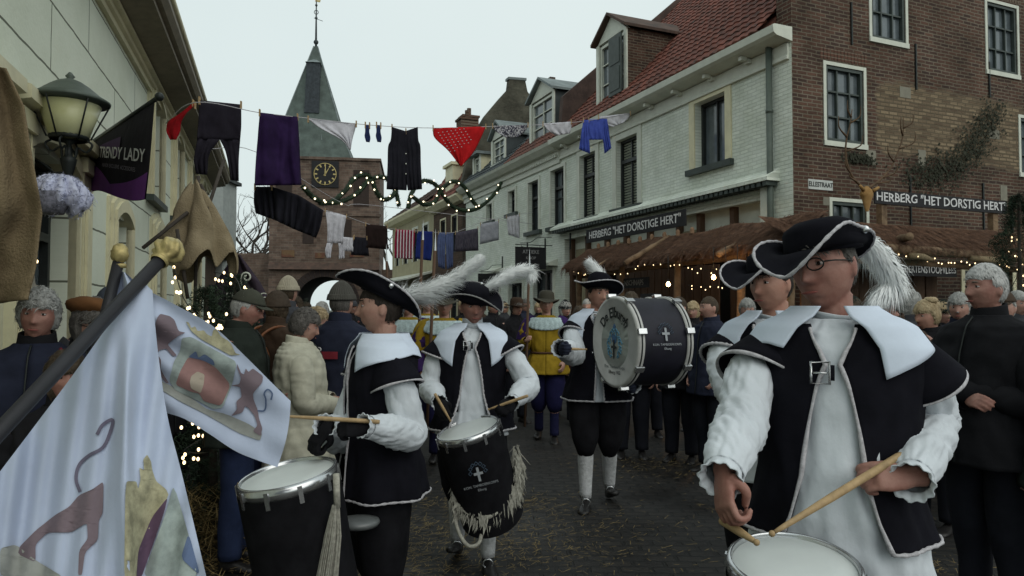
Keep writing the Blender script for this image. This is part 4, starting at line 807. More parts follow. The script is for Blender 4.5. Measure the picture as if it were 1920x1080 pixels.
# black cloth folded and blown beneath the skirt
hang('washing_blanket', 'black blanket blown sideways below the purple skirt', 'blanket', 'black cotton', (.012, .012, .017), [([(478, 350), (476, 375), (480, 400)], [(510, 350), (512, 370), (514, 412)]), ([(510, 350), (512, 370), (514, 412)], [(560, 366), (556, 395), (552, 430)]), ([(560, 366), (556, 395), (552, 430)], [(606, 394), (600, 425), (592, 446)])], lambda x: 10.9, fold=.05)
wire_line([(392, 279), (480, 285), (640, 380), (700, 385), (1000, 420)], lambda x: 11 + (x - 392) / 600 * 7, 'thin second washing line sagging behind the purple skirt')
Y2 = lambda x: 16.5 + (x - 600) / 400 * 5.0
wire_line([(606, 394), (640, 402), (690, 420), (742, 430), (800, 434), (850, 436), (905, 416), (975, 402), (1004, 398)], Y2, 'lower washing line strung in front of the gate tower')
g2 = 'washing on the low line'
hang('washing_nightshirt', 'white long shirt with dangling sleeves before the tower', 'shirt', 'white washing', (.48, .48, .52), [([(610, 394), (614, 425), (614, 456)], [(650, 405), (645, 430), (643, 456)]), ([(613, 456), (610, 470), (612, 484)], [(624, 456), (621, 470), (620, 484)]), ([(634, 456), (636, 470), (635, 486)], [(643, 456), (646, 470), (646, 484)])], Y2, group=g2)
hang('washing_cloth', 'small white cloth right of the long white shirt', 'cloth', 'white washing', (.48, .48, .52), [([(642, 444), (642, 470)], [(663, 446), (662, 472)])], Y2, group=g2)
hang('washing_cloth', 'small navy cloth beside the small white one', 'cloth', 'black cotton', (.012, .012, .017), [([(664, 444), (658, 478)], [(688, 446), (692, 480)])], Y2, group=g2)
hang('washing_cloth', 'dark brown square cloth hanging before the tower edge', 'cloth', 'dark brown', (.018, .011, .010), [([(686, 420), (686, 464)], [(726, 424), (727, 468)])], Y2, group=g2)
def stp(t, c):
    for k in range(6):
        x = 745 + k * 5.6; mb = MB(); strips(mb, c, [([(x, 431), (x - .6, 455), (x - 1, 484)], [(x + 2.3, 431), (x + 1.6, 455), (x + 1.3, 484)])], lambda q: Y2(q) - .07, n=1, fold=0); mb.build('stripe', mat('white stripe', (.5, .46, .48)), t)
hang('washing_towel', 'red and white striped towel on the lower line', 'towel', 'raspberry', (.25, .012, .045), [([(742, 430), (740, 455), (740, 484)], [(778, 432), (777, 455), (773, 486)])], Y2, group=g2, extra=stp, fold=.01)
hang('washing_towel', 'royal blue towel beside the striped towel', 'towel', 'royal blue', (.014, .026, .14), [([(783, 433), (781, 455), (779, 485)], [(811, 434), (811, 460), (808, 489)])], Y2, group=g2)
hang('washing_jeans', 'pair of faded blue jeans hanging on the lower line', 'jeans', 'denim', (.075, .10, .20), [([(822, 436), (820, 462), (822, 500)], [(836, 436), (835, 465), (834, 505)]), ([(836, 436), (836, 465), (838, 505)], [(850, 436), (850, 465), (849, 500)])], Y2, group=g2)
hang('washing_cloth', 'dark patterned cloth right of the blue jeans', 'cloth', 'x', (.02, .02, .03), [([(854, 436), (852, 472)], [(896, 428), (897, 470)])], Y2, group=g2, m=mat('navy stripe pattern', (.018, .018, .035), col2=(.09, .08, .10), vs=30, stretch=(3, 1, .3)))
hang('washing_cloth', 'pale grey sheet on the lower line at right', 'cloth', 'pale grey washing', (.30, .31, .35), [([(901, 420), (900, 458)], [(935, 414), (935, 450)])], Y2, group=g2, fold=.01)
hang('washing_shirt', 'white undershirt at the right end of the lower line', 'shirt', 'white washing', (.48, .48, .52), [([(950, 406), (953, 440)], [(974, 402), (974, 447)])], Y2, group=g2)
# fir garlands with bulbs across the street
def garland(pts, label, seed, Yf):
    rs = random.Random(seed); c = px(pts[0][0], pts[0][1], Yf(pts[0][0])); t = thing('light_garland', label, 'garland', c, 0, 'lit garlands across the street')
    path = [p - c for p in cr_path([px(x, y, Yf(x)) for x, y in pts], 8)]; mb = MB(); mb.tube(path, .06, 7, fn=lambda a, b: 1 + .3 * noise.noise(V((a * 60, b, seed))))
    for i in range(len(path) - 1):
        for _ in range(34):
            p = path[i].lerp(path[i + 1], rs.random()); d = V((rs.gauss(0, 1), rs.gauss(0, 1), rs.gauss(0, 1))).normalized(); w = d.cross(V((.3, .5, .8))).normalized() * .009; mb.add([p - w, p + w, p + d * rs.uniform(.08, .125)], [(0, 1, 2)])
    mb.build('fir_rope', FIR, t, smooth=False); me = None; n = max(5, int(len(path) / 5.2))
    for i in range(n):
        p = path[int((i + .5) / n * (len(path) - 1))] + V((rs.uniform(-.05, .05), -.12, rs.uniform(-.1, .06)))
        if me is None: b = MB(); b.ell((0, 0, 0), .024, 8, 6); o = b.build('bulb', LAMPB, t); me = o.data
        else: o = bpy.data.objects.new('bulb', me); sc.collection.objects.link(o); o.parent = t
        o.location = p
Y3 = lambda x: 16 + (x - 570) / 370 * 7
garland([(568, 350), (590, 372), (618, 380), (645, 360), (662, 336), (682, 328), (696, 335), (705, 358), (718, 374), (735, 368), (748, 345)], 'left garland beginning beneath the clock', 1, Y3)
garland([(600, 381), (640, 378), (670, 362), (690, 340), (712, 332), (730, 338), (742, 360), (748, 386)], 'garland crossing the left one at the tower edge', 2, Y3)
garland([(765, 390), (772, 362), (792, 340), (815, 345), (832, 368), (850, 388), (878, 395), (905, 385), (930, 360), (940, 342)], 'long right garland running up to the white facade', 3, Y3)
garland([(772, 368), (795, 383), (815, 378), (828, 355), (850, 340), (870, 350), (885, 375), (898, 391)], 'garland looped through the long right one', 4, Y3)

# ===== shop flag on the left facade =====
NL = V((-math.cos(R_(19)), -math.sin(R_(19)), 0))
def lhit(x, y, off):
    r = px(x, y, 1.) - V((0, 0, CH)); c0 = V((0, 0, CH)); t = ((OL + NL * off - c0).dot(NL)) / r.dot(NL); return c0 + r * t
A_ = lhit(170, 268, -.02); B0 = lhit(292, 186, -1.0)
t = thing('shop_flag', 'black and purple pennant flag with white shop lettering on a slanted pole', 'flag', A_)
mb = MB(); dpo = (B0 - A_); mb.tube([(0, 0, 0), dpo * 1.03], .018, 8); mb.ell(dpo * 1.04, .035, 10, 6); mb.tube([(-.02, -.02, -.15), (-.02, -.02, .1)], .03, 6); mb.build('pole', IRON, t)
zb = px(165, 362, A_.y).z - A_.z; zr = px(270, 371, B0.y).z - A_.z; xr = px(272, 371, B0.y) - A_
def fl(u, v, off=0.):
    top = dpo * lerp(.03, .99, u); bot = V((lerp(-.03, xr.x, u), lerp(0, xr.y, u), lerp(zb, zr, u) + .03 * math.sin(u * 6))); p = top.lerp(bot, v); return p + V((0, -off + .03 * math.sin(u * 7 + v * 2) * v, 0))
mb = MB(); mb.grid(lambda u, v: fl(u, v), 24, 24); mb.build('cloth', cloth('flag black', (.018, .016, .022)), t)
def tri(pts, off, m, nm):
    mb = MB()
    for a, b, c in pts:
        mb.grid(lambda u, v: fl(*(lerp(a[i], lerp(b[i], c[i], u), v) for i in (0, 1)), off), 24, 24)
    return mb.build(nm, m, t)
vl = lambda u: (lerp(.70, .90, u)); P1, P2 = (0, .36), (1, .70)
tri([((0, .40), (0, 1), (.50, .86)), ((0, 1), (.50, .86), (1, 1)), ((1, .73), (.50, .86), (1, 1))], .022, mat('purple flag cloth', (.13, .028, .20), rough=.8, var=.15, vs=3), 'purple_panel')
tri([((0.12, .18), (0.58, .50), (.58, .22))], .018, mat('dim purple flag cloth', (.05, .016, .075), rough=.8), 'dim_panel')
zL = px(168, 287, A_.y).z - A_.z; zR = px(278, 294, B0.y).z - A_.z
def on_flag(v, off=.034, zc=None):
    u = v.x; z = zc + v.y; top = dpo * lerp(.03, .99, u); vv = (top.z - z) / (top.z - lerp(zb, zr, u)); p = fl(u, vv, off); p.z = z; return p
lettering('TRENDY LADY', .15, CHALKW, t, None, fn=lambda v: on_flag(V((.585 + v.x * .74, v.y + (zL + (zR - zL) * (.585 + v.x * .74)), 0)), zc=0), w=1.0, bold=.002, extr=0)
lettering('FASHION  EXCLUSIVE  ACCESSOIRES', .05, mat('dim letters', (.2, .18, .22)), t, None, fn=lambda v: on_flag(V((.575 + v.x * .66, v.y + (zL + (zR - zL) * (.575 + v.x * .66)) - .12, 0)), zc=0), extr=0)

# ===== burlap =====
def drape(name, label, cat, rows, Yf, m, n=60, fold=.05, ff=6, mods=(('solid', .008),)):
    c = px(rows[0][0][0], rows[0][0][1], Yf(rows[0][0][0], rows[0][0][1])); t = thing(name, label, cat, c); mb = MB()
    def fn(u, v):
        k = v * (len(rows) - 1); i = min(int(k), len(rows) - 2); f_ = k - i; a = V(rows[i][0]).lerp(V(rows[i + 1][0]), f_); b = V(rows[i][1]).lerp(V(rows[i + 1][1]), f_); p = a.lerp(b, u)
        d = fold * (math.sin(u * ff * PI + 1.5 * noise.noise(V((u * 2, v * 2.5, 0))) * 2 + v) + 1.2 * noise.noise(V((u * 6, v * 3, 2))) + .5 * noise.noise(V((u * 14, v * 9, 7))))
        return px(p.x, p.y + 14 * noise.noise(V((u * 5, v * 2, 9))) * v, Yf(p.x, p.y) + d) - c
    mb.grid(fn, n, 50); mb.build('cloth', m, t, mods=mods); return t
drape('burlap_drape', 'large brown burlap cloth hanging in folds at the left edge', 'burlap', [((-330, 60), (10, 128)), ((-330, 180), (44, 200)), ((-330, 300), (62, 310)), ((-330, 420), (78, 400)), ((-330, 520), (66, 500)), ((-330, 590), (52, 562))], lambda x, y: 2.9, BURLAP, fold=.055, ff=7)
t = thing('burlap_cover', 'crumpled burlap thrown over crossed poles above the fir trees', 'burlap', px(365, 345, 6.6))
mb = MB(); c = t.location
def bc(u, v):
    a = 2 * PI * u; r = interp([(0, .03), (.15, .10), (.4, .19), (.7, .27), (1, .31)], v)[0]; sq = 1 + .22 * math.sin(a * 5 + v * 3) + .4 * noise.noise(V((math.cos(a) * 1.6, math.sin(a) * 1.6, v * 3)))
    return V((math.cos(a) * r * sq * 1.05 + v * .06, math.sin(a) * r * sq * .6, -.70 * v + .10 * noise.noise(V((math.cos(a) * 2, math.sin(a) * 2, v * 2 + 4))) - (.22 * max(0, math.sin(a * 3 + 1)) * v * v) + .05 * math.sin(a * 9 + v * 5) * v))
mb.grid(bc, 70, 40, closeu=True); mb.build('cloth', mat('pale burlap', (.19, .15, .09), rough=.95, col2=(.27, .22, .14), vs=3, bump=.5, bs=70), t, mods=(('solid', .01),))
for i, (a, b) in enumerate((((268, 465, 6.2), (352, 398, 6.5)), ((372, 330, 6.7), (362, 700, 6.7)), ((420, 300, 6.9), (380, 420, 6.5)), ((440, 470, 6.8), (375, 345, 6.6)), ((332, 430, 6.4), (352, 560, 6.4)))):
    mb = MB(); mb.tube([px(*a) - c, px(*b) - c], .018, 6); mb.build('pole', BARK, t)
t = drape('crozier_banner', 'dark purple grey banner with pale spiral emblem among fir trees', 'banner', [((438, 478), (450, 478)), ((405, 530), (488, 530)), ((385, 590), (520, 590)), ((380, 660), (540, 640))], lambda x, y: 7.3, cloth('dusk purple', (.035, .026, .036)), fold=.03, ff=2)
mb = MB(); sp = [px(462 + (13 - k * .42) * math.cos(k * .45), 520 + (13 - k * .42) * math.sin(k * .45), 7.2) - t.location for k in range(26)]; mb.tube([px(448, 566, 7.2) - t.location, px(452, 542, 7.2) - t.location] + sp[6:][::1], .010, 5); mb.build('emblem', GREYWHITE, t)
lettering('ELBURG', .12, GREYWHITE, t, Matrix.Translation(px(462, 548, 7.18) - t.location - V((0, 0, .05))) @ Matrix.Rotation(PI / 2, 4, 'X'))
# tulle skirt below the lantern
t = thing('tulle_skirt', 'white tulle skirt puffed round a grey lace basket under the lantern', 'tulle skirt', px(112, 330, 5.2)); mb = MB()
def tl(u, v):
    a = 2 * PI * u; r = interp([(0, .08), (.2, .15), (.5, .195), (.8, .18), (1, .14)], v)[0] * (1 + .10 * math.sin(a * 13 + 3 * v) + .25 * noise.noise(V((math.cos(a) * 3, math.sin(a) * 3, v * 2)))); return V((math.cos(a) * r, math.sin(a) * r, -.27 * v + .03 * math.sin(a * 7) * v))
mb.grid(tl, 120, 14, closeu=True); mb.build('tulle', TULLE, t, mods=(('solid', .004),))
mb = MB(); rs = random.Random(4)
for _ in range(1400):
    a = rs.uniform(0, 2 * PI); v = rs.random(); p = tl(a / 2 / PI, v) * rs.uniform(.95, 1.12); d = V((rs.gauss(0, 1), rs.gauss(0, 1), rs.gauss(0, 1))).normalized() * .03; w = V((d.y, -d.x, .3 * d.z)) * .3; mb.add([p - d, p + w, p + d], [(0, 1, 2)])
mb.build('tulle_fringe', TULLE, t, smooth=False)
mb = MB(); mb.lathe([(.03, -.12), (.12, -.15), (.125, -.24), (.10, -.30), (.02, -.31)], 20, M=Matrix.Translation((0, -.12, 0))); mb.build('lace_basket', mat('grey lace', (.20, .20, .25), col2=(.05, .05, .06), vs=40), t)

# ===== big white flag in the foreground =====
def px_tess(pts, Yf, off, res=9.):
    "fill a pixel polygon, refine it and lay it on the cloth"
    bm = bmesh.new(); vv_ = [bm.verts.new((x, y, 0)) for x, y in pts]
    for tr_ in tessellate_polygon([[V((x, y, 0)) for x, y in pts]]): bm.faces.new([vv_[k] for k in tr_])
    for _ in range(6):
        es = [e for e in bm.edges if e.calc_length() > res * 1.6]
        if not es: break
        bmesh.ops.subdivide_edges(bm, edges=es, cuts=1, use_grid_fill=False); bmesh.ops.triangulate(bm, faces=bm.faces)
    bm.verts.index_update(); vs = [px(v.co.x, v.co.y, Yf(v.co.x, v.co.y) - off) for v in bm.verts]; fs = [tuple(v.index for v in f.verts) for f in bm.faces]; bm.free(); return vs, fs
def stroke(pts, w):
    P = [V((x, y, 0)) for x, y in pts]; P = cr_path(P, 6); a, b = [], []
    for i, p in enumerate(P):
        d = (P[min(i + 1, len(P) - 1)] - P[max(0, i - 1)]).normalized(); n = V((-d.y, d.x, 0)) * w; a.append((p.x + n.x, p.y + n.y)); b.append((p.x - n.x, p.y - n.y))
    return a, b
FC = px(290, 500, 1.75); FL = thing('white_flag', 'large white heraldic flag with lions and crowned shield on a black pole with gilt finial', 'flag', FC)
mb = MB(); pa, pb = px(300, 488, 1.76), px(-60, 872, 1.30); mb.tube([pa - FC, pb - FC, pb - FC + (pb - pa) * .25], .0165, 16); mb.build('pole', POLE, FL)
dp = (pa - pb).normalized(); Mx = frameM(pa - FC, *(lambda z: (lambda x: (x, z.cross(x), z))(z.orthogonal().normalized()))(dp))
mb = MB()
def fin(u, v):
    r = interp([(0, .020), (.08, .024), (.14, .017), (.2, .020), (.38, .036), (.6, .035), (.85, .018), (1, .003)], v)[0]; a = 2 * PI * u; q = 1 + (.13 * math.sin(a * 7 + v * 9) if v > .22 else 0); return Mx @ V((r * q * math.cos(a), r * q * math.sin(a), -.008 + .095 * v))
mb.grid(fin, 56, 28, closeu=True); mb.build('finial', GOLD, FL)
def D1(x, y):
    t_ = (y - 540) / 540; xc = 300 - 50 * t_; s_ = (x - xc) / 200
    return 1.70 - .22 * max(0, t_) + .024 * math.sin(x / 42. + .6 * math.sin(y / 160)) * min(1, max(0, t_) * 2.5) + .008 * math.sin(s_ * 26 + y / 200) * min(1, max(0, t_) * 4) + .02 * noise.noise(V((x / 90, y / 200, 0))) - .10 * max(0, -s_) * .4 - .05 * math.exp(-((x - 236) / 16.) ** 2) * min(1, max(0, t_ - .05) * 3)
def D2(x, y):
    t_ = (x - 290) / 250; return 1.72 + .10 * t_ + .022 * math.sin((x * .6 + y * .8) / 34.) * (.3 + t_) * .8 + .007 * math.sin((y - 545 - (x - 285) * .65) / 11.) * (1.2 - t_) + .02 * noise.noise(V((x / 70, y / 70, 4)))
Lq = cr_path([(270, 530, 0), (200, 615, 0), (130, 712, 0), (0, 884, 0), (-120, 1040, 0), (-240, 1200, 0)], 10); Rq = cr_path([(286, 545, 0), (290, 600, 0), (300, 690, 0), (316, 790, 0), (345, 905, 0), (415, 1200, 0)], 10)
mb = MB(); mb.grid(lambda u, v: (lambda k: (lambda a, b: (lambda p: px(p.x, p.y, D1(p.x, p.y)) - FC)(a.lerp(b, u)))(Lq[min(int(k), len(Lq) - 2)].lerp(Lq[min(int(k), len(Lq) - 2) + 1], k - min(int(k), len(Lq) - 2)), Rq[min(int(k), len(Rq) - 2)].lerp(Rq[min(int(k), len(Rq) - 2) + 1], k - min(int(k), len(Rq) - 2))))(v * (len(Lq) - 1)), 70, 90)
mb.build('cloth', FLAGW, FL)
tp = cr_path([(284, 548, 0), (330, 572, 0), (400, 612, 0), (460, 668, 0), (510, 718, 0), (545, 752, 0)], 8); bt = cr_path([(304, 772, 0), (345, 785, 0), (390, 812, 0), (440, 845, 0), (480, 862, 0), (520, 876, 0)], 8)
mb = MB()
def lob(u, v):
    k = u * (len(tp) - 1); i = min(int(k), len(tp) - 2); a = tp[i].lerp(tp[i + 1], k - i); b = bt[i].lerp(bt[i + 1], k - i); p = a.lerp(b, v); p.x += 6 * math.sin(v * PI) * (u > .9) ; return px(p.x, p.y, D2(p.x, p.y)) - FC
mb.grid(lob, 70, 40); cf = mb.build('cloth', FLAGW, FL)
# join edge: both sheets are one cloth turned round the pole end
q24 = lambda l: [(240 + x / 3.375, 560 + y / 3.375) for x, y in l]; q27 = lambda l: [(x / 2.7, 680 + y / 2.7) for x, y in l]
BRN = mat('faded brown print', (.175, .135, .155), rough=.8, var=.1); GRN = mat('pale green print', (.27, .315, .30), rough=.8, var=.25, vs=20); RDP = mat('dull red print', (.27, .155, .145), rough=.8, var=.15, vs=14); BLP = mat('dull blue print', (.10, .14, .24), rough=.8); GDP = mat('gold print', (.34, .32, .21), rough=.8, var=.35, vs=30); OLP = mat('olive ribbon print', (.27, .28, .26), rough=.8, var=.15, vs=14); BEI = mat('beige print', (.36, .31, .25), rough=.8)
def chaikin(p, k=2):
    for _ in range(k): p = [q for a, b in zip(p, p[1:] + p[:1]) for q in ((a[0] * .88 + b[0] * .12, a[1] * .88 + b[1] * .12), (a[0] * .12 + b[0] * .88, a[1] * .12 + b[1] * .88))]
    return p
def decal(name, pts, Yf, m, off=.003, par=None):
    pts = chaikin(pts)
    vs, fs = px_tess(pts, Yf, off); mb = MB(); mb.add([v - FC for v in vs], fs); return mb.build(name, m, FL)
def decal_stroke(name, pts, w, Yf, m, off=.003):
    a, b = stroke(pts, w); mb = MB(); n = len(a); mb.add([px(x, y, Yf(x, y) - off) - FC for x, y in a + b], [(i, i + 1, n + i + 1, n + i) for i in range(n - 1)]); return mb.build(name, m, FL)
decal('ribbon', q24([(185, 510), (270, 550), (420, 640), (500, 700), (620, 730), (760, 790), (850, 850), (835, 900), (700, 850), (560, 770), (470, 720), (330, 650), (200, 570)]), D2, OLP, .003)
decal('shield', q24([(340, 250), (400, 240), (560, 330), (690, 400), (660, 540), (600, 690), (540, 700), (430, 640), (300, 580), (260, 520), (290, 400), (330, 330)]), D2, GRN, .0045)
decal('shield_field', q24([(380, 370), (460, 380), (560, 440), (650, 545), (590, 680), (480, 650), (450, 600), (400, 590), (300, 545), (330, 460)]), D2, RDP, .006)
decal('shield_chief', q24([(380, 370), (430, 330), (445, 375), (485, 350), (540, 390), (550, 425), (470, 390)]), D2, BLP, .0075)
decal('shield_charge', q24([(400, 490), (440, 460), (485, 480), (480, 540), (460, 600), (400, 570), (390, 530)]), D2, BEI, .0075)
decal('crown', q24([(365, 145), (385, 150), (400, 185), (425, 175), (440, 205), (480, 200), (500, 225), (530, 240), (540, 195), (560, 195), (590, 240), (640, 270), (660, 300), (680, 345), (715, 355), (650, 360), (560, 310), (460, 255), (400, 205)]), D2, GDP, .0045)
decal('lion', q24([(205, 95), (265, 110), (295, 135), (320, 205), (365, 215), (320, 235), (280, 265), (250, 290), (285, 330), (310, 360), (285, 365), (240, 315), (205, 325), (180, 345), (210, 385), (205, 440), (225, 480), (260, 535), (240, 535), (190, 470), (165, 445), (175, 400), (158, 340), (150, 250), (165, 185), (185, 120)]), D2, BRN, .0045)
decal('lion', q24([(690, 410), (715, 470), (735, 480), (745, 440), (762, 465), (790, 440), (855, 490), (850, 530), (790, 600), (795, 640), (820, 700), (830, 760), (850, 820), (840, 870), (790, 840), (820, 800), (800, 740), (760, 690), (740, 680), (725, 720), (650, 745), (690, 700), (685, 650), (720, 620), (710, 560), (650, 550), (705, 540), (715, 500), (690, 440)]), D2, BRN, .0045)
decal_stroke('lion_tail', q24([(820, 710), (865, 705), (872, 640), (862, 600), (885, 575), (912, 600), (905, 640)]), 1.5, D2, BLP, .0045)
decal('lion', q27([(525, 600), (520, 760), (500, 800), (495, 900), (430, 960), (415, 1075), (395, 1075), (400, 950), (445, 890), (440, 810), (360, 860), (240, 860), (180, 920), (180, 1010), (90, 970), (100, 930), (180, 850), (280, 770), (350, 730), (400, 670), (470, 640)]), D1, BRN, .004)
decal_stroke('lion_tail', q27([(405, 655), (385, 590), (400, 520), (450, 470), (520, 430), (555, 360), (570, 290), (520, 315), (490, 365)]), 3.2, D1, mat('faded grey violet print', (.13, .12, .17)), .004)
decal('ribbon', q27([(0, 940), (80, 920), (180, 1000), (330, 1090), (0, 1090)]), D1, OLP, .0035)
decal('crown', q27([(635, 600), (690, 600), (700, 640), (712, 590), (705, 530), (730, 545), (725, 490), (745, 465), (765, 500), (770, 540), (790, 600), (840, 640), (855, 670), (760, 850), (700, 1000), (690, 1110), (628, 1110)]), D1, GDP, .004)
decal('shield', q27([(880, 610), (1020, 1100), (715, 1100), (840, 760)]), D1, GRN, .004)
decal('shield_band', q27([(850, 680), (830, 760), (712, 1100), (690, 1100), (700, 950), (770, 780)]), D1, mat('dark violet print', (.10, .06, .10)), .0055)
decal('shield_chief', q27([(955, 860), (1015, 1080), (915, 990)]), D1, BLP, .0055)
# second flag behind it
F2 = thing('white_flag', 'second white flag on a black pole held behind the large one', 'flag', px(225, 480, 2.9)); c = F2.location
mb = MB(); mb.tube([px(222, 492, 2.9) - c, px(196, 600, 2.8) - c, px(130, 860, 2.6) - c], .022, 12); mb.build('pole', POLE, F2)
mb = MB(); mb.ell((.0, 0, .01), (.034, .034, .042), 16, 12, nz=.25, nf=30); mb.lathe([(.024, -.05), (.026, -.035), (.018, -.03)], 12); mb.build('finial', GOLD, F2)
mb = MB(); mb.grid(lambda u, v: px(*(lambda p: (p.x, p.y))(V((lerp(228, 198, v), lerp(508, 640, v), 0)).lerp(V((lerp(236, 330, v), lerp(512, 600, v), 0)), u)), 2.88 + .04 * math.sin(u * 9)) - c, 20, 20); mb.build('cloth', FLAGW, F2)
# ---------------- people ----------------
TOR = [(0, 1.508, .012, .054, .056), (.6, 1.492, .012, .072, .066), (1, 1.478, .010, .098, .078), (2, 1.460, .008, .153, .098), (3, 1.422, .005, .194, .113), (4, 1.33, .0, .193, .124), (5, 1.22, -.003, .180, .123), (6, 1.10, -.005, .166, .118), (7, 1.00, -.003, .172, .122), (8, .92, 0, .182, .128), (9, .82, 0, .188, .132), (10, .70, 0, .198, .14), (11, .55, 0, .21, .15), (12, .40, 0, .22, .16)]
BEL = [(3, 0.), (5, .5), (6, 1.), (7, .9), (9, .35), (12, .3)]
def T(phi, t, off=0., bel=0., bulk=1.):
    z, cy, rx, ry = interp(TOR, t); a = R_(phi); c, s = math.cos(a), math.sin(a); b = interp(BEL, t)[0] * bel
    p = .88; cx = math.copysign(abs(c) ** p, c); sy = math.copysign(abs(s) ** p, s)
    k = bulk if t > 1.5 else lerp(1, bulk, t / 1.5)
    return V(((rx * k + off) * cx + 0 * b, cy + (ry * k + off + (b if s < 0 else b * .2)) * sy, z + off * max(0, 1 - t / 3) * .8))
def patch(mb, t0, t1, lo, hi, off, nu=48, nv=24, bel=0., bulk=1., wr=0., seed=0., wf=(5, 5)):
    def fn(u, v):
        t = lerp(t0, t1, v); a = lo(t) if callable(lo) else lo; b = hi(t) if callable(hi) else hi; ph = lerp(a, b, u); o = off(ph, t) if callable(off) else off
        o += wr * noise.noise(V((math.cos(R_(ph)) * wf[0], math.sin(R_(ph)) * wf[0], t * wf[1] * .2 + seed))) * min(1, max(.15, t / 4))
        return T(ph, t, o, bel, bulk)
    mb.grid(fn, nu, nv)
def g_(a, s): return math.exp(-(a / s) ** 2)
def head_pt(d, slim=1.):
    x, y, z = d.x * .0755 * slim, d.y * .096, d.z * .119
    k = max(0, -d.z)
    if k: x *= 1 - .27 * k ** 1.6; y *= (1 - .42 * k ** 1.3) if d.y > 0 else (1 - .06 * k)
    if d.z > 0: x *= 1 - .05 * d.z
    f = max(0, -d.y) ** .5; q = 0
    if d.y < 0:
        r = max(0, min(1, (.026 - z) / .058)) * (1 if z > -.034 else max(0, 1 - (-.034 - z) / .008))
        q += .024 * r * g_(x, .010 + .004 * r) + .007 * g_(x, .022) * g_(z + .028, .012)
        q += .005 * g_(z - .036, .012) * g_(abs(x) - .028, .022) + .003 * g_(z - .034, .01) * g_(x, .012)
        q -= .011 * g_(abs(x) - .032, .015) * g_(z - .014, .011)
        q += .005 * g_(abs(x) - .043, .016) * g_(z + .014, .016)
        q += .0060 * g_(x, .022) * g_(z + .057, .006) + .0065 * g_(x, .020) * g_(z + .069, .006) - .004 * g_(x, .022) * g_(z + .063, .0025) - .004 * g_(x, .02) * g_(z + .081, .006)
        q += .009 * g_(x, .022) * g_(z + .098, .014); q -= .004 * g_(abs(x) - .034, .009) * g_(z + .05, .02)
    return V((x, y - q * f, z))
def sphere_d(u, v):
    a = 2 * PI * u; t = PI * (.004 + .992 * v); return V((math.sin(t) * math.sin(a), math.sin(t) * math.cos(a), math.cos(t)))
def hand(mb, W, dr, palm, side=1, curl=.9, s=1., fat=1., curls=None):
    z = V(dr).normalized(); y = V(palm); y = (y - z * y.dot(z)).normalized(); x = y.cross(z) * side
    P = lambda a, b, c: V(W) + x * a * s + y * b * s + z * c * s
    mb.rings([[P(math.cos(k * PI / 6) * rx, math.sin(k * PI / 6) * ry, zz_) for k in range(12)] for zz_, rx, ry in ((-.03, .026 * fat, .020 * fat), (.0, .027 * fat, .018 * fat), (.025, .036 * fat, .018 * fat), (.06, .042 * fat, .016 * fat), (.085, .040 * fat, .013 * fat), (.093, .030, .006))])
    for i, (fx, L, r) in enumerate(((.031, .072, .0092), (.0105, .080, .0095), (-.010, .075, .0092), (-.029, .060, .0082))):
        c = (curls[i] if curls else curl * (1 + .06 * i)); p = P(fx, 0.002, .082); a = 0; path = [p]; an = [.35, 1.0, .75]
        for k, l in enumerate((.45, .32, .26)):
            a += c * an[k]; p = p + (z * math.cos(a) + y * math.sin(a)) * L * l * s * 1.0; path.append(p)
        mb.tube(cr_path(path, 3), [r * fat * s * lerp(1.05, .8, k / 9) for k in range(10)], 9); mb.ell(path[-1], r * fat * s * .82, 8, 6)
    b = P(.026, .004, .018); m1 = P(.044, .020 + .012 * curl, .048); e = P(.046 - .03 * curl, .034 + .010 * curl, .072)
    mb.tube(cr_path([b, m1, e], 4), [.0155 * fat * s, .014 * fat * s, .013 * fat * s, .0125 * fat * s, .012 * fat * s, .0115 * fat * s, .0105 * fat * s, .010 * fat * s, .009 * fat * s], 9); mb.ell(e, .0095 * fat * s, 8, 6)
def shoe(mb, A, yaw=0., pitch=0., s=1., h=.07):
    M = Matrix.Translation(A) @ Matrix.Rotation(yaw, 4, 'Z') @ Matrix.Rotation(pitch, 4, 'X'); R = []
    for y, w, hh in ((.065, .018, .05), (.055, .033, h), (.02, .038, h + .02), (-.03, .038, h + .005), (-.08, .045, .055), (-.13, .048, .042), (-.17, .038, .034), (-.19, .016, .022)):
        R.append([M @ V((w * s * math.cos(a), y * s, max(-.09 * s, -.09 * s + hh * s * .5 + hh * s * .62 * math.sin(a)))) for a in [2 * PI * k / 14 for k in range(14)]])
    mb.rings(R)
SH = {1: V((.182, .004, 1.424)), -1: V((-.182, .004, 1.424))}
def arm_path(s, E, W, n=6): return cr_path([SH[s] + V((-s * .06, 0, .0)), SH[s] + V((s * .015, 0, -.03)), (SH[s] + E) / 2 + V((s * .012, 0, 0)), E, (E + W) / 2, W], n)
def headM(yaw, pitch=0., roll=0., hs=1.):
    return Matrix.Translation((0, .015, 1.545)) @ Matrix.Rotation(R_(yaw), 4, 'Z') @ Matrix.Rotation(R_(pitch), 4, 'X') @ Matrix.Rotation(R_(roll), 4, 'Y') @ Matrix.Translation((0, -.022, .108)) @ Matrix.Scale(hs, 4)
DEF_ARM = {1: (V((.245, .03, 1.12)), V((.235, -.06, .88))), -1: (V((-.245, .03, 1.12)), V((-.235, -.06, .88)))}
FOLD = {1: (V((.25, -.04, 1.12)), V((-.04, -.23, 1.16))), -1: (V((-.25, -.04, 1.12)), V((.05, -.20, 1.12)))}
POCK = {1: (V((.29, .05, 1.13)), V((.20, -.10, .95))), -1: (V((-.29, .05, 1.13)), V((-.20, -.10, .95)))}
FRONT = {1: (V((.24, -.02, 1.13)), V((.05, -.24, 1.10))), -1: (V((-.24, -.02, 1.13)), V((-.05, -.25, 1.08)))}
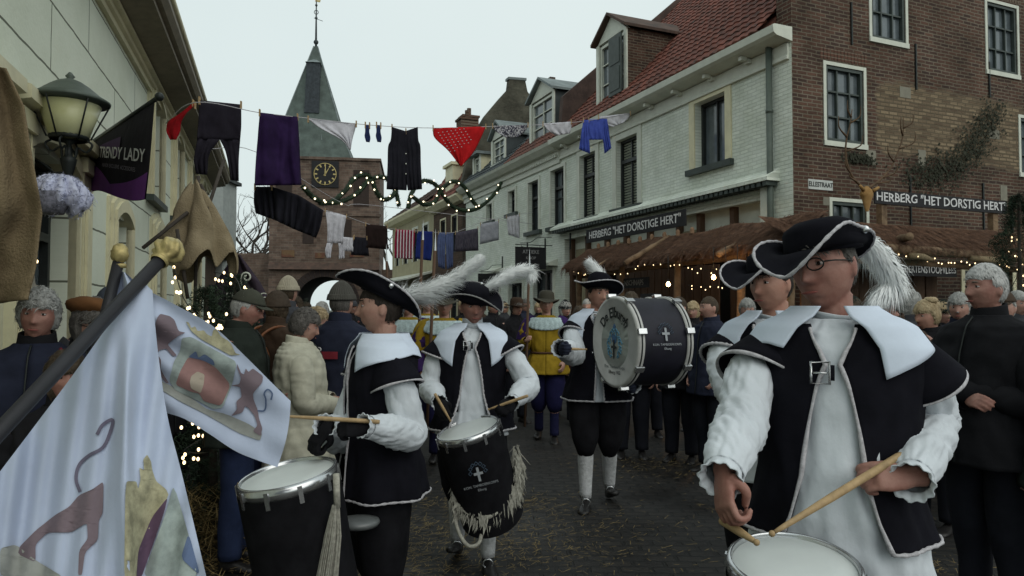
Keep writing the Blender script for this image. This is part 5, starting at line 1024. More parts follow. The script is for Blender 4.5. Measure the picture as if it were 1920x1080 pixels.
STAND = {1: (V((.10, -.01, .49)), V((.11, .02, .09))), -1: (V((-.10, -.01, .49)), V((-.11, .02, .09)))}
WALK = {1: (V((.10, -.10, .50)), V((.10, -.08, .09))), -1: (V((-.09, -.02, .49)), V((-.10, .16, .12)))}
WALK2 = {1: (V((.09, -.02, .49)), V((.10, .16, .12))), -1: (V((-.10, -.12, .51)), V((-.10, -.10, .09)))}
def leg_path(s, legs): K, A = legs[s]; return cr_path([V((s * .09, 0, .92)), (V((s * .09, 0, .92)) + K) / 2 + V((s * .01, -.01, 0)), K, (K + A) / 2 + V((0, .015, 0)), A], 5)
def body_mesh(root, hm, arms, legs, skin, vox, bel=0., palm=None, curl=.5, hands=True, hres=(40, 34), fem=False, curls={}, hdir={}):
    mb = MB(); mb.rings([[T(k * 360 / 24, t, -.012, bel) for k in range(24)] for t in (0, .6, 1, 2, 3, 4, 5, 6, 7, 8, 9)])
    n0 = hm @ V((0, .022, -.075)); mb.tube(cr_path([V((0, .014, 1.44)), V((0, .014, 1.50)), n0], 4), [.060, .058, .056, .055, .054, .053, .053, .053, .054], 16)
    mb.grid(lambda u, v: hm @ head_pt(sphere_d(u, v), .94 if fem else 1), hres[0], hres[1], closeu=True)
    for s in (1, -1):
        E_ = Matrix.Rotation(R_(18 * s), 4, 'Z') @ Matrix.Rotation(R_(-8), 4, 'X'); mb.ell(hm @ V((s * .074, .012, -.004)), (.010, .018, .031), 12, 8, M=hm.to_3x3().to_4x4() @ E_)
        E, W = arms[s]; ap = arm_path(s, E, W); N = len(ap); mb.tube(ap, [interp([(0, .04), (.2, .052), (.45, .045), (.62, .040), (.75, .038), (1, .026)], i / (N - 1))[0] for i in range(N)], 12)
        if hands:
            d = hdir.get(s, (W - E)); hand(mb, W, d, (palm or {}).get(s, V((-s, 0, -.3))), side=s, curl=curl, curls=curls.get(s))
        lp = leg_path(s, legs); N = len(lp); mb.tube(lp, [interp([(0, .085), (.25, .082), (.5, .055), (.65, .056), (1, .036)], i / (N - 1))[0] for i in range(N)], 12)
    return mb.build('body', skin, root, mods=(('remesh', vox), ('smooth', 1)))
def face_bits(root, hm, brow=(.12, .09, .07), glasses=False, detail=True, lips=None):
    for s in (1, -1):
        mb = MB(); c = hm @ V((s * .031, -.0775, .0115)); mb.ell(c, (.0120, .0085, .0062), 12, 8, M=hm.to_3x3().to_4x4()); e = mb.build('eye', EYEW, root)
        mb = MB(); mb.ell(hm @ V((s * .031 + .001, -.0850, .0115)), (.0052, .0022, .0052), 10, 6, M=hm.to_3x3().to_4x4()); mb.build('iris', IRIS, e)
        mb = MB(); mb.tube([hm @ V((s * (.015 + .009 * k), -.0965 + .0042 * k * k * .7, .031 + (.0045 - abs(k - 1.4) * .002))) for k in range(4)], [.002, .0036, .003, .0012], 6); mb.build('eyebrow', mat('brow%s' % (brow,), brow, rough=.9), root)
        mb = MB(); mb.tube([hm @ V((s * (.019 + .008 * k), -.0850 + .0015 * k + .0018 * (k - 1.5) ** 2, .0175 + (.0026 - (k - 1.5) ** 2 * .0022))) for k in range(4)], .0032, 6); mb.build('eyelid', SKIND, e)
    mb = MB(); mb.tube([hm @ V((x, -.0985 + 9 * x * x, -.0625 + 1.5 * x * x)) for x in (-.024, -.014, -.004, .004, .014, .024)], [.001, .0034, .0042, .0042, .0034, .001], 8); mb.build('mouth', lips or LIPS, root)
    if glasses:
        mb = MB()
        for s in (1, -1):
            mb.tube([hm @ V((s * .033 + .023 * math.cos(a * PI / 8), -.1085 + .004 * abs(math.cos(a * PI / 8)), .010 + .016 * math.sin(a * PI / 8))) for a in range(16)], .0022, 5, closed=True)
            mb.tube([hm @ V((s * .056, -.104, .014)), hm @ V((s * .074, -.085, .014)), hm @ V((s * .080, -.01, .010)), hm @ V((s * .078, .012, .0))], .0022, 5)
        mb.tube([hm @ V((-.010, -.112, .014)), hm @ V((.010, -.112, .014))], .002, 5); mb.build('glasses', IRON, root)
def strands(mb, hm, style, P_, seed):
    r = random.Random(seed * 3 + 1); n = 1500 if style in ('curly', 'bob', 'bun', 'fringe') else 900; R3 = hm.to_3x3()
    for _ in range(n):
        d = V((r.gauss(0, 1), r.gauss(.25, 1), r.gauss(.35, .9))).normalized(); fr = max(0, -d.y); line = P_[1] if fr > .3 else lerp(-.5 if style != 'bob' else -.85, P_[1], fr / .3)
        if style in ('short', 'buzz', 'fringe') and abs(d.x) > .55 and d.y < .25: line = max(line, .05)
        if d.z < line: continue
        p = head_pt(d) + d * (P_[0] * (1 + .4 * d.z) * r.uniform(.6, 1.15) - .001); tg = V((d.x * .4 + r.gauss(0, .25), .55 + r.gauss(0, .2), -.75)) if style != 'curly' else V((r.gauss(0, 1), r.gauss(0, 1), r.gauss(-.2, 1)))
        if style == 'fringe' and d.y < -.2: tg = V((.7, -.2, -.3))
        tg = (tg - d * tg.dot(d)); tg.normalize(); L = r.uniform(.016, .034) * (1.2 if style in ('bob', 'curly') else .9) * (.35 if style == 'buzz' else 1); s_ = d.cross(tg) * (.0016 if style != 'curly' else .002)
        a = p; b = p + tg * L * .5 + d * L * (.22 if style == 'curly' else .10); c = p + tg * L + d * L * (-.12 if style == 'curly' else .02)
        mb.add([hm @ (a - s_), hm @ (a + s_), hm @ (b - s_), hm @ (b + s_), hm @ c], [(0, 1, 3, 2), (2, 3, 4)])
def hair(root, hm, style, m, seed=0):
    mb = MB(); r = random.Random(seed)
    P_ = dict(short=(.006, .30, .012, 8), buzz=(.002, .32, .003, 10), curly=(.015, .30, .40, 7), bob=(.02, .20, .25, 5), bun=(.012, .25, .15, 6), fringe=(.012, .36, .03, 8))[style]
    def fn(u, v):
        d = sphere_d(u, v); p = head_pt(d); fr = max(0, -d.y); line = P_[1] if fr > .3 else lerp(-.55 if style != 'bob' else -.9, P_[1], fr / .3)
        if style in ('short', 'buzz', 'fringe') and abs(d.x) > .55 and d.y < .25: line = max(line, .02)
        if style == 'bob' and fr <= .3: line = -.95
        h = (d.z - line - .06 * noise.noise(d * 6 + V((seed, 0, 0)))) / .12; k = max(0, min(1, h)); n = noise.noise(d * P_[3] + V((seed, 3, 0))); n2 = noise.noise(V((d.x * 22, d.y * 22, d.z * 6 + seed)))
        off = -.006 + k * (.006 + P_[0] * (1 + .4 * d.z) + P_[0] * P_[2] * n * 2 + .0035 * n2)
        if style == 'bob' and d.z < 0: off += k * .012 * -d.z
        return hm @ (p + d * off)
    mb.grid(fn, 56, 44, closeu=True)
    if style == 'bun':
        mb.ell(hm @ V((0, .075, .075)), (.05, .045, .04), 16, 10, nz=.25, nf=20); mb.ell(hm @ V((.02, .03, .12)), (.05, .05, .03), 14, 8, nz=.3, nf=24)
    if style in ('curly', 'bob'):
        for _ in range(0):
            d = V((r.gauss(0, 1), r.gauss(.5, 1), r.gauss(.5, .8))).normalized()
            if d.z < (-.35 if d.y > -.2 else .42): continue
            p = hm @ (head_pt(d) + d * (.016 + .006 * r.random())); q = V((r.gauss(0, 1), r.gauss(0, 1), r.gauss(0, 1))).normalized(); q = (q - (hm.to_3x3() @ d) * q.dot(hm.to_3x3() @ d)).normalized() * .02
            mb.tube(cr_path([p - q, p + (hm.to_3x3() @ d) * .008, p + q], 3), [.002, .006, .008, .009, .008, .006, .002], 6)
    strands(mb, hm, style, P_, seed)
    return mb.build('hair', m, root)
def HM(key, c, c2): return mat('hair ' + key, c, rough=.7, col2=c2, vs=40, stretch=(1, 1, .25), bump=.5, bs=120, lo=.3, hi=.7)
def sleeve(mb, s, E, W, r=(.075, .078, .062, .055, .05), fold=.16, seed=0., n=22, t0=0., puff=0.):
    ap = arm_path(s, E, W, 16); N = len(ap); i0 = int(max(t0, .19) * N); ap = ap[i0:]; fade = lambda t: min(1, t * 6); N = len(ap); L_ = len(r) - 1
    rr = []
    for i in range(N):
        k = i / (N - 1) * L_; j = min(int(k), L_ - 1); rr.append(lerp(r[j], r[j + 1], k - j) + puff * math.sin(min(1, i / (N - 1)) * PI) * .5)
    def fn(t, a):
        x = t * 9; c_, s_ = math.cos(a), math.sin(a); q = noise.noise(V((c_ * .8 + seed, s_ * .8, x * 1.1)))
        sk = x + .9 * c_ + .6 * s_; rg = 1 - 2.2 * abs(noise.noise(V((c_ * 1.3 + seed, s_ * 1.3 + 5, sk * 1.5)))); r2 = 1 - 2.2 * abs(noise.noise(V((c_ * 2.2 + seed, s_ * 2.2 + 9, sk * 3.1)))); lg = 1 - 2.2 * abs(noise.noise(V((c_ * 3 + seed, s_ * 3 + 2, x * .5))))
        el = math.exp(-((t - .62) / .22) ** 2); return 1 + fade(t) * fold * (.7 * q + rg * (.25 + .6 * el) + r2 * .28 * (.4 + el) + lg * .35 * (1 - el))
    mb.tube(ap, rr, n, cap=False, fn=fn); return ap
def tricorn(root, hm, tilt=(0, 0, 0), ph=-90., asym=0., R0=.098, R1=.215, lift=78., low=-6., m=None, trim=None, amp=.03, zoff=.045, n=3, crown=.10, name='hat', droop=0.):
    m = m or BLACKV; M = hm @ Matrix.Translation((0, .004, zoff)) @ Matrix.Rotation(R_(tilt[2]), 4, 'Z') @ Matrix.Rotation(R_(tilt[0]), 4, 'X') @ Matrix.Rotation(R_(tilt[1]), 4, 'Y')
    mb = MB(); mb.lathe([(R0 + .003, -.012), (R0, .01), (R0 * .97, .05), (R0 * .90, crown * .8), (R0 * .6, crown), (.01, crown + .004)], 32, M=M)
    def br(u, v, o=0.):
        a = 2 * PI * u; k = (1 - math.cos(n * (a - R_(ph)))) / 2; k = k ** .8; al = R_(lerp(low, lift, k)) * min(1, .25 + v * 1.2); r1 = lerp(R1 + amp, R1 - amp * .6, k) + asym * math.cos(a - R_(ph)); L = (r1 - R0) * v
        return M @ V((math.cos(a) * (R0 * (.97 if math.cos(a) else 1) + math.cos(al) * L), (math.sin(a)) * (R0 * 1.08 + math.cos(al) * L), math.sin(al) * L + o - droop * max(0, math.cos(a - R_(ph))) * v))
    mb.grid(lambda u, v: br(u, v), 72, 10, closeu=True); mb.grid(lambda u, v: br(u, v, -.006), 72, 10, closeu=True)
    h = mb.build(name, m, root)
    mb = MB(); mb.tube([br(k / 90, 1.0, -.003) for k in range(90)], .0048, 8, closed=True, fn=lambda t, a: 1 + .25 * math.sin(t * 900)); mb.build('hat_trim', trim or ROPEW, h)
    return h, M, br
def plume(root, pts, w=.05, n=420, seed=0, m=None, name='plume', droop=.5, curl=1., prof=None):
    rs = random.Random(seed); P = cr_path([V(p) for p in pts], 10); N = len(P); mb = MB(); mb.tube(P, [lerp(.004, .0015, i / N) for i in range(N)], 5)
    pf = prof or [(0, .35), (.10, .9), (.35, 1.), (.75, .85), (.92, .6), (1, .3)]; pr_ = lambda t: interp(pf, t)[0]
    mb.tube(P, [pr_(i / (N - 1)) * w * .50 for i in range(N)], 16, fn=lambda t, a: .75 + .35 * noise.noise(V((t * 14, math.cos(a) * 2 + seed, math.sin(a) * 2))) + .3 * noise.noise(V((t * 60, math.cos(a) * 5, math.sin(a) * 5))))
    for _ in range(n * 3):
        t = rs.random(); i = min(N - 2, int(t * (N - 1))); p = P[i].lerp(P[i + 1], t * (N - 1) - i); d = (P[i + 1] - P[i]).normalized(); r = V((rs.gauss(0, 1), rs.gauss(0, 1), rs.gauss(-.1, 1))); r = (r - d * r.dot(d)).normalized(); L = w * pr_(t) * rs.uniform(.55, 1.15)
        g = V((0, 0, -1)); wv = V((rs.gauss(0, .10), rs.gauss(0, .10), rs.gauss(0, .10))) * L
        p1 = p + r * L * .45 + d * L * .45 * curl; p2 = p + r * L * .80 + d * L * 1.0 * curl + g * droop * L * .18 + wv; p3 = p2 + d * L * .45 * curl + r * L * .06 + g * droop * L * .45 + wv; s_ = d.cross(r) * .0013
        mb.add([p - s_, p + s_, p1 - s_ * 1.3, p1 + s_ * 1.3, p2 - s_, p2 + s_, p3], [(0, 1, 3, 2), (2, 3, 5, 4), (4, 5, 6)])
    return mb.build(name, m or PLUME, root)
def root_inv(root):
    M = Matrix.Translation(root.location) @ Matrix.Rotation(root.rotation_euler.z, 4, 'Z') @ Matrix.Scale(root.scale[0], 4); return M, M.inverted()
def drummer(x, Y, rz, scale, label, head=(0, 0, 0), arms_px=None, legs=STAND, bel=.0, glove=None, vox=.006, near=False, gap=(.05, .34), hem=7.9, shirt_hem=9.0, collar_t=4.6, hat=None, skin=SKIN, hcol=None, glasses=False, buckle=True, lean=0, seed=1., turtle=False, palm=None, curls={}, hdir={}, sl=(.070, .082, .074, .066, .046), brow=(.12, .09, .07), open_front=True, hemoff=.02):
    root = thing('person', label, 'person', V(((x - 960) / F * Y, Y, 0)), R_(rz), 'drummers in black and white costume', scale); Mw, Mi = root_inv(root)
    arms = {}
    for s in (1, -1):
        (ex, ey, eY), (wx, wy, wY) = arms_px[s]; arms[s] = (Mi @ px(ex, ey, eY), Mi @ px(wx, wy, wY))
    hm = headM(*head)
    body_mesh(root, hm, arms, legs, skin, vox, bel, palm, hands=not glove, hres=(72, 60) if near else (48, 40), curls=curls, hdir=hdir, curl=.9)
    face_bits(root, hm, brow, glasses)
    hair(root, hm, 'short', hcol or HM('dark', (.018, .014, .011), (.04, .03, .024)), seed)
    if glove:
        for s in (1, -1):
            mb = MB(); E, W = arms[s]; hand(mb, W, hdir.get(s, W - E), (palm or {}).get(s, V((-s, 0, -.5))), side=s, curl=1., fat=1.2, curls=curls.get(s)); mb.build('glove', glove, root, mods=(('remesh', .0045), ('smooth', 2)))
    # shirt
    mb = MB(); patch(mb, .5, shirt_hem, 90, 450, lambda ph, t: .012 + (.022 * max(0, t - 7) * .6) + .012 * (1 - 2.4 * abs(noise.noise(V((math.cos(R_(ph)) * 3.2, math.sin(R_(ph)) * 3.2 + seed, t * .28))))) * min(1, t / 4) + .004 * (1 - 2.4 * abs(noise.noise(V((math.cos(R_(ph)) * 5, math.sin(R_(ph)) * 5, t * 1.1 + seed))))), 130, 70, bel, wr=.010, seed=seed)
    mb.build('shirt', SHIRT, root, mods=(('solid', .004),))
    for s in (1, -1):
        mb = MB(); ap = sleeve(mb, s, *arms[s], r=sl, seed=seed + s, n=64 if near else 36, fold=.20 if near else .17)
        E, W = arms[s]; d = (W - E).normalized(); c0 = ap[-1]; x_ = d.orthogonal().normalized(); y_ = d.cross(x_)
        mb.grid(lambda u, v: c0 + d * (.0 + .035 * v) + (x_ * math.cos(2 * PI * u) + y_ * math.sin(2 * PI * u)) * (sl[-1] * (1 - .12 * math.sin(v * PI)) + .008 * v + .004 * math.sin(u * 2 * PI * 11) * v), 48, 5, closeu=True)
        mb.build('sleeve', SHIRT, root, mods=(('solid', .003),))
    nk = MB(); R = .060
    for k, (r0, r1, z0, z1) in enumerate(((.060, .063, 1.49, 1.528),) if not turtle else ((.062, .064, 1.49, 1.515), (.064, .062, 1.515, 1.54), (.062, .060, 1.54, 1.57))):
        nk.grid(lambda u, v: V((lerp(r0, r1, v) * math.cos(2 * PI * u) * (1 + .03 * math.sin(u * 40)), .012 + lerp(r0, r1, v) * math.sin(2 * PI * u) + (-.012 if math.sin(2 * PI * u) < 0 else 0) * v, lerp(z0, z1, v) + .006 * math.sin(2 * PI * u * 2) + (.010 * math.sin(2 * PI * u)))), 40, 5, closeu=True)
    nk.build('shirt_neck', SHIRT, root, mods=(('solid', .006),))
    # waistcoat
    glo, ghi = gap; gf = lambda t: (lerp(.34, glo, (t - 1.2) / 2.2) if t < 3.4 else lerp(glo, ghi, min(1, (t - 3.4) / (hem - 3.4)) ** .85)) * 57.3 if open_front else 1.5
    lo = lambda t: -90 + gf(t); hi = lambda t: 270 - gf(t)
    oo = lambda ph, t: .030 + hemoff * max(0, t - 6) + .007 * math.sin(R_(ph) * 7 + seed) * max(0, t - 5) * .4
    mb = MB(); patch(mb, 1.2, hem, lo, hi, oo, 90, 44, bel, wr=.008, seed=seed + 4); v = mb.build('waistcoat', BLACKV, root, mods=(('solid', .010),))
    tr = MB(); nt_ = 60; tt = [lerp(1.6, hem, k / nt_) for k in range(nt_ + 1)]; rb = .0052 if near else .0065
    bead = lambda t, a: 1 + .28 * math.sin(t * nt_ * 6 * (1 if near else .6))
    if open_front:
        for f_ in (lo, hi): tr.tube([T(f_(t), t, oo(f_(t), t) + .007, bel) for t in tt], rb, 8, fn=bead)
    tr.tube([T(lerp(lo(hem), hi(hem), k / 90), hem, oo(lerp(lo(hem), hi(hem), k / 90), hem) + .006, bel) for k in range(91)], rb, 8, fn=bead)
    tr.build('trim', ROPEW, v)
    for s in (1, -1):
        E, W = arms[s]; S_ = SH[s]; d = ((E - S_).normalized() * .75 + V((s * .35, 0, -.1))).normalized(); up = V((0, 0, 1)); x_ = (V((s, 0, .6)) - d * V((s, 0, .6)).dot(d)).normalized(); y_ = d.cross(x_)
        def cap_(u, v): a = lerp(-2.3, 2.3, u); r = lerp(.066, .112, v ** .7) * (1 - .16 * abs(math.sin(a)) * (1 - v)) ; return S_ + V((-s * .035, 0, -.016)) + d * (lerp(-.05, .135, v) - .055 * (abs(a) / 2.3) ** 2) + (x_ * math.cos(a) * 1.0 + y_ * math.sin(a)) * r
        mb = MB(); mb.grid(cap_, 36, 8); w_ = mb.build('shoulder_wing', BLACKV, root, mods=(('solid', .010),)); tr = MB(); tr.tube([cap_(k / 60, 1.02) for k in range(61)], rb, 8, fn=bead); tr.build('trim', ROPEW, w_)
    # broad white collar with pointed front corners
    mb = MB()
    for s in (1, -1):
        ct = collar_t[0 if s == 1 else 1] if isinstance(collar_t, tuple) else collar_t
        def co_(u, v):
            tout = interp([(0, ct), (.1, ct * .93), (.42, min(2.75, ct)), (.62, 2.45), (1, 3.1)], u)[0]; t = lerp(.35, tout, v); a0 = lerp(-80, -62, min(1, t / ct)); ph = lerp(a0, 90, u); p = T(ph, t, .048 + .010 * math.exp(-((u - .5) / .22) ** 2) * v + .004 * math.sin(u * 9) * v, bel * .5)
            p.z += .012 * max(0, 1 - t) + .012 * math.sin(PI * v) * (u < .6); p.x *= s; return p
        mb.grid(co_, 44, 22)
    mb.build('collar', COLLAR, root, mods=(('solid', .004),))
    if buckle and open_front:
        for t_ in (3.6 if near else 3.2,):
            st = MB(); a0, a1 = lo(t_) - 4, -180 - lo(t_) + 4; st.grid(lambda u, v: T(lerp(a1, a0, u), t_ + .42 * (v - .5), .046, bel), 16, 3); q = st.build('strap', BLACKV, v, mods=(('solid', .005),))
            c = T(-95, t_, .058, bel); b = MB(); hw_, hh_ = .022, .028
            b.tube([c + V((hw_, 0, hh_)), c + V((hw_, 0, -hh_)), c + V((-hw_, 0, -hh_)), c + V((-hw_, 0, hh_)), ], .0045, 6, closed=True); b.tube([c + V((-.016, -.004, 0)), c + V((.016, -.004, 0))], .003, 5); b.build('buckle', STEEL, v)
    # breeches, stockings, shoes
    mb = MB()
    for s in (1, -1):
        lp = leg_path(s, legs); N = len(lp); k = int(N * .62); mb.tube(lp[:k], [interp([(0, .115), (.3, .125), (.75, .105), (.95, .07), (1, .06)], i / (k - 1))[0] for i in range(k)], 20, fn=lambda t, a: 1 + .07 * noise.noise(V((math.cos(a) * 2, math.sin(a) * 2, t * 5))))
    mb.rings([[T(j * 15, t, .012, bel * .5) for j in range(24)] for t in (6.8, 8, 8.8)]); mb.build('breeches', BLACKW, root)
    for s in (1, -1):
        lp = leg_path(s, legs); N = len(lp); mb = MB(); k = int(N * .5); mb.tube(lp[k:], [interp([(0, .058), (.35, .062), (1, .044)], i / (N - k - 1))[0] for i in range(N - k)], 16, fn=lambda t, a: 1 + .03 * math.sin(a * 12) + .03 * math.sin(t * 60)); mb.build('stocking', STOCK, root)
        A = legs[s][1]; mb = MB(); shoe(mb, A, R_(8 * s), pitch=-.35 if A.z > .1 else 0); sh_ = mb.build('shoe', LEATHER, root)
        if not near:
            mb = MB(); mb.tube([A + V((.030 * math.cos(a * PI / 8), -.085 - .006 * math.sin(a * PI / 8), -.015 + .030 * math.sin(a * PI / 8))) for a in range(16)], .006, 6, closed=True); mb.build('shoe_buckle', STEEL, sh_)
    return root, hm, arms, Mw
def stick(a, b, label, r=.0085, tip=True):
    a, b = V(a), V(b); t = thing('drumstick', label, 'drumstick', a); d = b - a; mb = MB(); mb.tube([V((0, 0, 0)), d * .03, d * .55, d * .9, d * .96], [r * .8, r, r, r * .62, r * .45], 10); mb.ell(d * .98, (r * .75,) * 3, 8, 6); mb.build('shaft', STICK, t); return t
# ===== the near drummer at right =====
P1, hm, arms, Mw = drummer(1562, 2.02, -26, 1.03, 'near drummer in glasses and black tricorn playing at lower right', head=(-26, 5, -5, 1.04), bel=.05, near=True, vox=.0042, glasses=True, gap=(.05, .50), hem=7.9, hemoff=.014, shirt_hem=9.3, skin=SKIND,
    arms_px={1: ((1748, 790, 2.02), (1712, 893, 1.76)), -1: ((1392, 785, 1.92), (1356, 885, 1.72))}, palm={1: V((-.1, .75, -.6)), -1: V((.75, .5, -.2))}, hdir={1: V((-.9, -.3, -.02)), -1: V((.10, -.45, -.85))}, curls={1: [1.3, 1.35, 1.4, 1.45], -1: [1.3, 1.35, 1.4, 1.45]}, seed=2., collar_t=(3.75, 2.9), sl=(.048, .060, .058, .057, .043), hcol=HM('grey', (.05, .045, .04), (.12, .11, .10)))
hat, HMt, br = tricorn(P1, hm, tilt=(0, -3, 0), ph=-92, R1=.158, lift=72, low=-34, amp=.024, zoff=.050, crown=.080, n=2, asym=.026)
Mi = Mw.inverted()
mb = MB(); mb.ell(br(.04, .80) + V((0.004, -.010, 0)), (.011, .006, .011)); mb.build('hat_button', STEEL, hat)
pts = [Mi @ px(1600, 432, 2.22), Mi @ px(1640, 470, 2.28), Mi @ px(1668, 520, 2.30), Mi @ px(1640, 568, 2.28)]
plume(P1, pts, w=.050, n=1100, seed=3, droop=1.1)
stick(px(1690, 853, 1.80), px(1442, 1004, 1.62), 'pale drumstick crossing the white shirt front', .0105)
stick(px(1352, 975, 1.72), px(1420, 1018, 1.62), 'short seen drumstick in the lowered hand at right', .0105)
def drum(name, label, c, r, h, tilt, emblem=True, group='side drums', hoop=STEEL, cover=True, az=0, sag=0., txt=()):
    t = thing(name, label, 'drum', c, 0, group); Rm = Matrix.Rotation(az, 4, 'Z') @ Matrix.Rotation(tilt[1], 4, 'Y') @ Matrix.Rotation(tilt[0], 4, 'X')
    mb = MB(); mb.lathe([(.001, .004), (r * .5, .004), (r * .94, .003), (r * .965, -.002)], 48, M=Rm); mb.build('drum_head', DRUMSKIN, t)
    mb = MB(); prof = [(r * .955, -.03), (r * .955, .010), (r * .975, .016), (r * 1.0, .012), (r * 1.035, .010), (r * 1.035, -.028), (r * 1.0, -.03)]; mb.lathe(prof, 56, M=Rm); mb.build('rim', hoop, t)
    for k in range(10): MB().box(r * 1.02, r * 1.065, -.008, .008, -.055, .006, M=Rm @ Matrix.Rotation(k * PI / 5 + .2, 4, 'Z')).build('tension_lug', STEEL, t, smooth=False)
    mb = MB()
    def sh(u, v):
        a = 2 * PI * u; q = r * (1.045 + .012 * noise.noise(V((math.cos(a) * 2, math.sin(a) * 2, v * 3))) - .03 * v * v); return Rm @ V((q * math.cos(a), q * math.sin(a), -.028 - h * v - sag * v * v * (-math.sin(a)) * .5))
    mb.grid(sh, 64, 24, closeu=True); mb.add([sh(k / 64, 1.) for k in range(64)], [tuple(range(64))]); mb.build('cover', BLACKW, t)
    return t, Rm, sh
D_, Rm, sh = drum('snare_drum', 'large white headed drum before the near drummer, cut by the frame', px(1488, 1062, 1.70), .150, .32, (R_(9), R_(-2)))
# ===== left profile drummer =====
P2, hm, arms, Mw = drummer(716, 3.05, -66, .956, 'young drummer in profile facing left with a long white plume', head=(-14, -1, 0), collar_t=3.5, gap=(.05, .42), hem=8.9, shirt_hem=7.4, open_front=True, glove=BLACKW, vox=.0055, near=True, buckle=False,
    arms_px={1: ((768, 812, 2.86), (690, 800, 2.68)), -1: ((640, 815, 3.05), (612, 800, 2.78))}, palm={1: V((-.6, -.2, -.7)), -1: V((0, 0, -1))}, curls={1: [1.5] * 4, -1: [1.5] * 4}, hdir={1: V((-.1, -1, .0)), -1: V((.3, -.6, -.7))}, seed=5., sl=(.050, .064, .064, .060, .040), skin=SKIN, hcol=HM('dark', (.018, .014, .011), (.04, .03, .024)), brow=(.03, .02, .015), hemoff=.013)
hat, HMt, br = tricorn(P2, hm, tilt=(-26, -4, 0), ph=-90, R1=.185, lift=64, low=-6, amp=.02, zoff=.058, crown=.08, n=2, asym=.01)
Mi = Mw.inverted()
mb = MB(); mb.ell(br(.02, .72) + V((.012, 0, 0)), (.007, .012, .012)); mb.build('hat_button', STEEL, hat)
plume(P2, [Mi @ px(740, 596, 3.12), Mi @ px(752, 566, 3.12), Mi @ px(795, 548, 3.12), Mi @ px(842, 526, 3.14), Mi @ px(880, 500, 3.16), Mi @ px(900, 484, 3.18)], w=.078, n=1500, seed=5, droop=.7, curl=1.0, prof=[(0, .5), (.12, 1.0), (.3, .85), (.6, .62), (.85, .48), (1, .22)])
stick(px(712, 791, 2.66), px(528, 780, 2.62), 'dark drumstick held level across the profile drummer', .0085)
D_, Rm, sh = drum('side_drum', 'tall black covered drum hung at the profile drummer', px(540, 893, 2.62), .178, .58, (R_(6), R_(-9)))
def side_emblem(t, R3, s=1.):
    mb = MB(); mb.poly([(-.008, -.05), (.008, -.05), (.008, -.008), (.03, -.008), (.03, .008), (.008, .008), (.008, .04), (-.008, .04), (-.008, .008), (-.03, .008), (-.03, -.008), (-.008, -.008)], .002, M=R3 @ Matrix.Scale(s, 4)); mb.build('emblem', mat('pale print', (.3, .32, .34)), t, smooth=False)
    mb = MB()
    for k in range(7):
        a = PI * (k / 6); c = V((math.cos(a) * .05, .01 + math.sin(a) * .055, 0)); mb.tube([R3 @ (c * s + V((.012 * math.cos(q) * s, .012 * math.sin(q) * s, .002))) for q in (0, 1.5, 3, 4.5)], .0025 * s, 4, closed=True)
    mb.build('scroll', mat('dim blue print', (.06, .09, .13)), t, smooth=False)
    for i, (tx, z_) in enumerate((('KON. TAMBOERKORPS', .022), ('Elburg', .022))): lettering(tx, z_ * s, mat('pale print', (.3, .32, .34)), t, R3 @ Matrix.Translation((0, (-.075 - i * .028) * s, .002)), extr=0)
Rr = frameM(Rm @ V((-.05, -.186, -.42)) , V((1, 0, 0)), V((0, 0, 1)), V((0, -1, 0))); side_emblem(D_, Rr, 1.0)
D_.name = 'side_drum'
t = thing('rope_tassel', 'pale fringed rope tassel hanging beside the tall black drum', 'tassel', px(630, 920, 2.5)); mb = MB(); rs = random.Random(2)
mb.tube([(0, 0, 0.06), (0.005, 0, -.06)], .012, 8)
for _ in range(260):
    a = rs.uniform(0, 2 * PI); r = rs.uniform(.2, 1); x, y = math.cos(a) * r, math.sin(a) * r; mb.tube([(x * .012, y * .012, -.05), (x * .03 - .01, y * .03, -.16), (x * .04 - .035, y * .04, -.33 - rs.random() * .05)], .0018, 3, cap=False)
mb.build('fringe', mat('ecru rope', (.36, .35, .30), rough=.95, var=.3, vs=60), t)
mb = MB(); mb.lathe([(.085, -.02), (.095, .0), (.09, .02), (.05, .035), (.01, .04)], 24, M=Matrix.Translation(px(672, 980, 2.78) ) @ Matrix.Diagonal((.9, .8, .6, 1))); o = mb.build('leg_rest', mat('grey plastic leg rest', (.12, .13, .13), rough=.35, spec=.6)); tag(o, 'smooth grey leg rest plate at the profile drummer knee', 'leg rest')
# ===== middle drummer =====
P3, hm, arms, Mw = drummer(886, 4.3, 2, .968, 'middle drummer walking with white tall neck and black gloves', head=(10, 10, 0), bel=.0, gap=(.06, .50), hem=8.4, shirt_hem=8.8, vox=.006, glove=BLACKW, turtle=True, legs=WALK, skin=SKIND,
    arms_px={1: ((990, 722, 4.2), (962, 752, 3.95)), -1: ((806, 726, 4.25), (822, 752, 4.0))}, palm={1: V((-.6, .1, -.8)), -1: V((.6, .1, -.8))}, hdir={1: V((-.5, -.7, -.3)), -1: V((.3, -.6, -.6))}, seed=9., sl=(.050, .063, .064, .062, .040), collar_t=4.5)
hat, HMt, br = tricorn(P3, hm, tilt=(12, 6, 0), ph=-20, R1=.185, lift=64, low=-24, amp=.02, zoff=.05, crown=.09, n=2, m=BLACKV, trim=mat('dull grey trim', (.2, .2, .2)))
Mi = Mw.inverted(); mb = MB(); mb.ell(Mi @ px(903, 532, 4.12), .01); mb.build('hat_button', STEEL, hat)
plume(P3, [Mi @ px(895, 556, 4.35), Mi @ px(925, 532, 4.35), Mi @ px(958, 512, 4.4), Mi @ px(986, 506, 4.45), Mi @ px(994, 516, 4.45)], w=.06, n=900, seed=7, droop=.9)
D_, Rm, sh = drum('side_drum', 'black covered drum with white shaggy fringe carried by the middle drummer', px(878, 806, 4.0), .182, .50, (R_(9), R_(-15)), sag=.1)
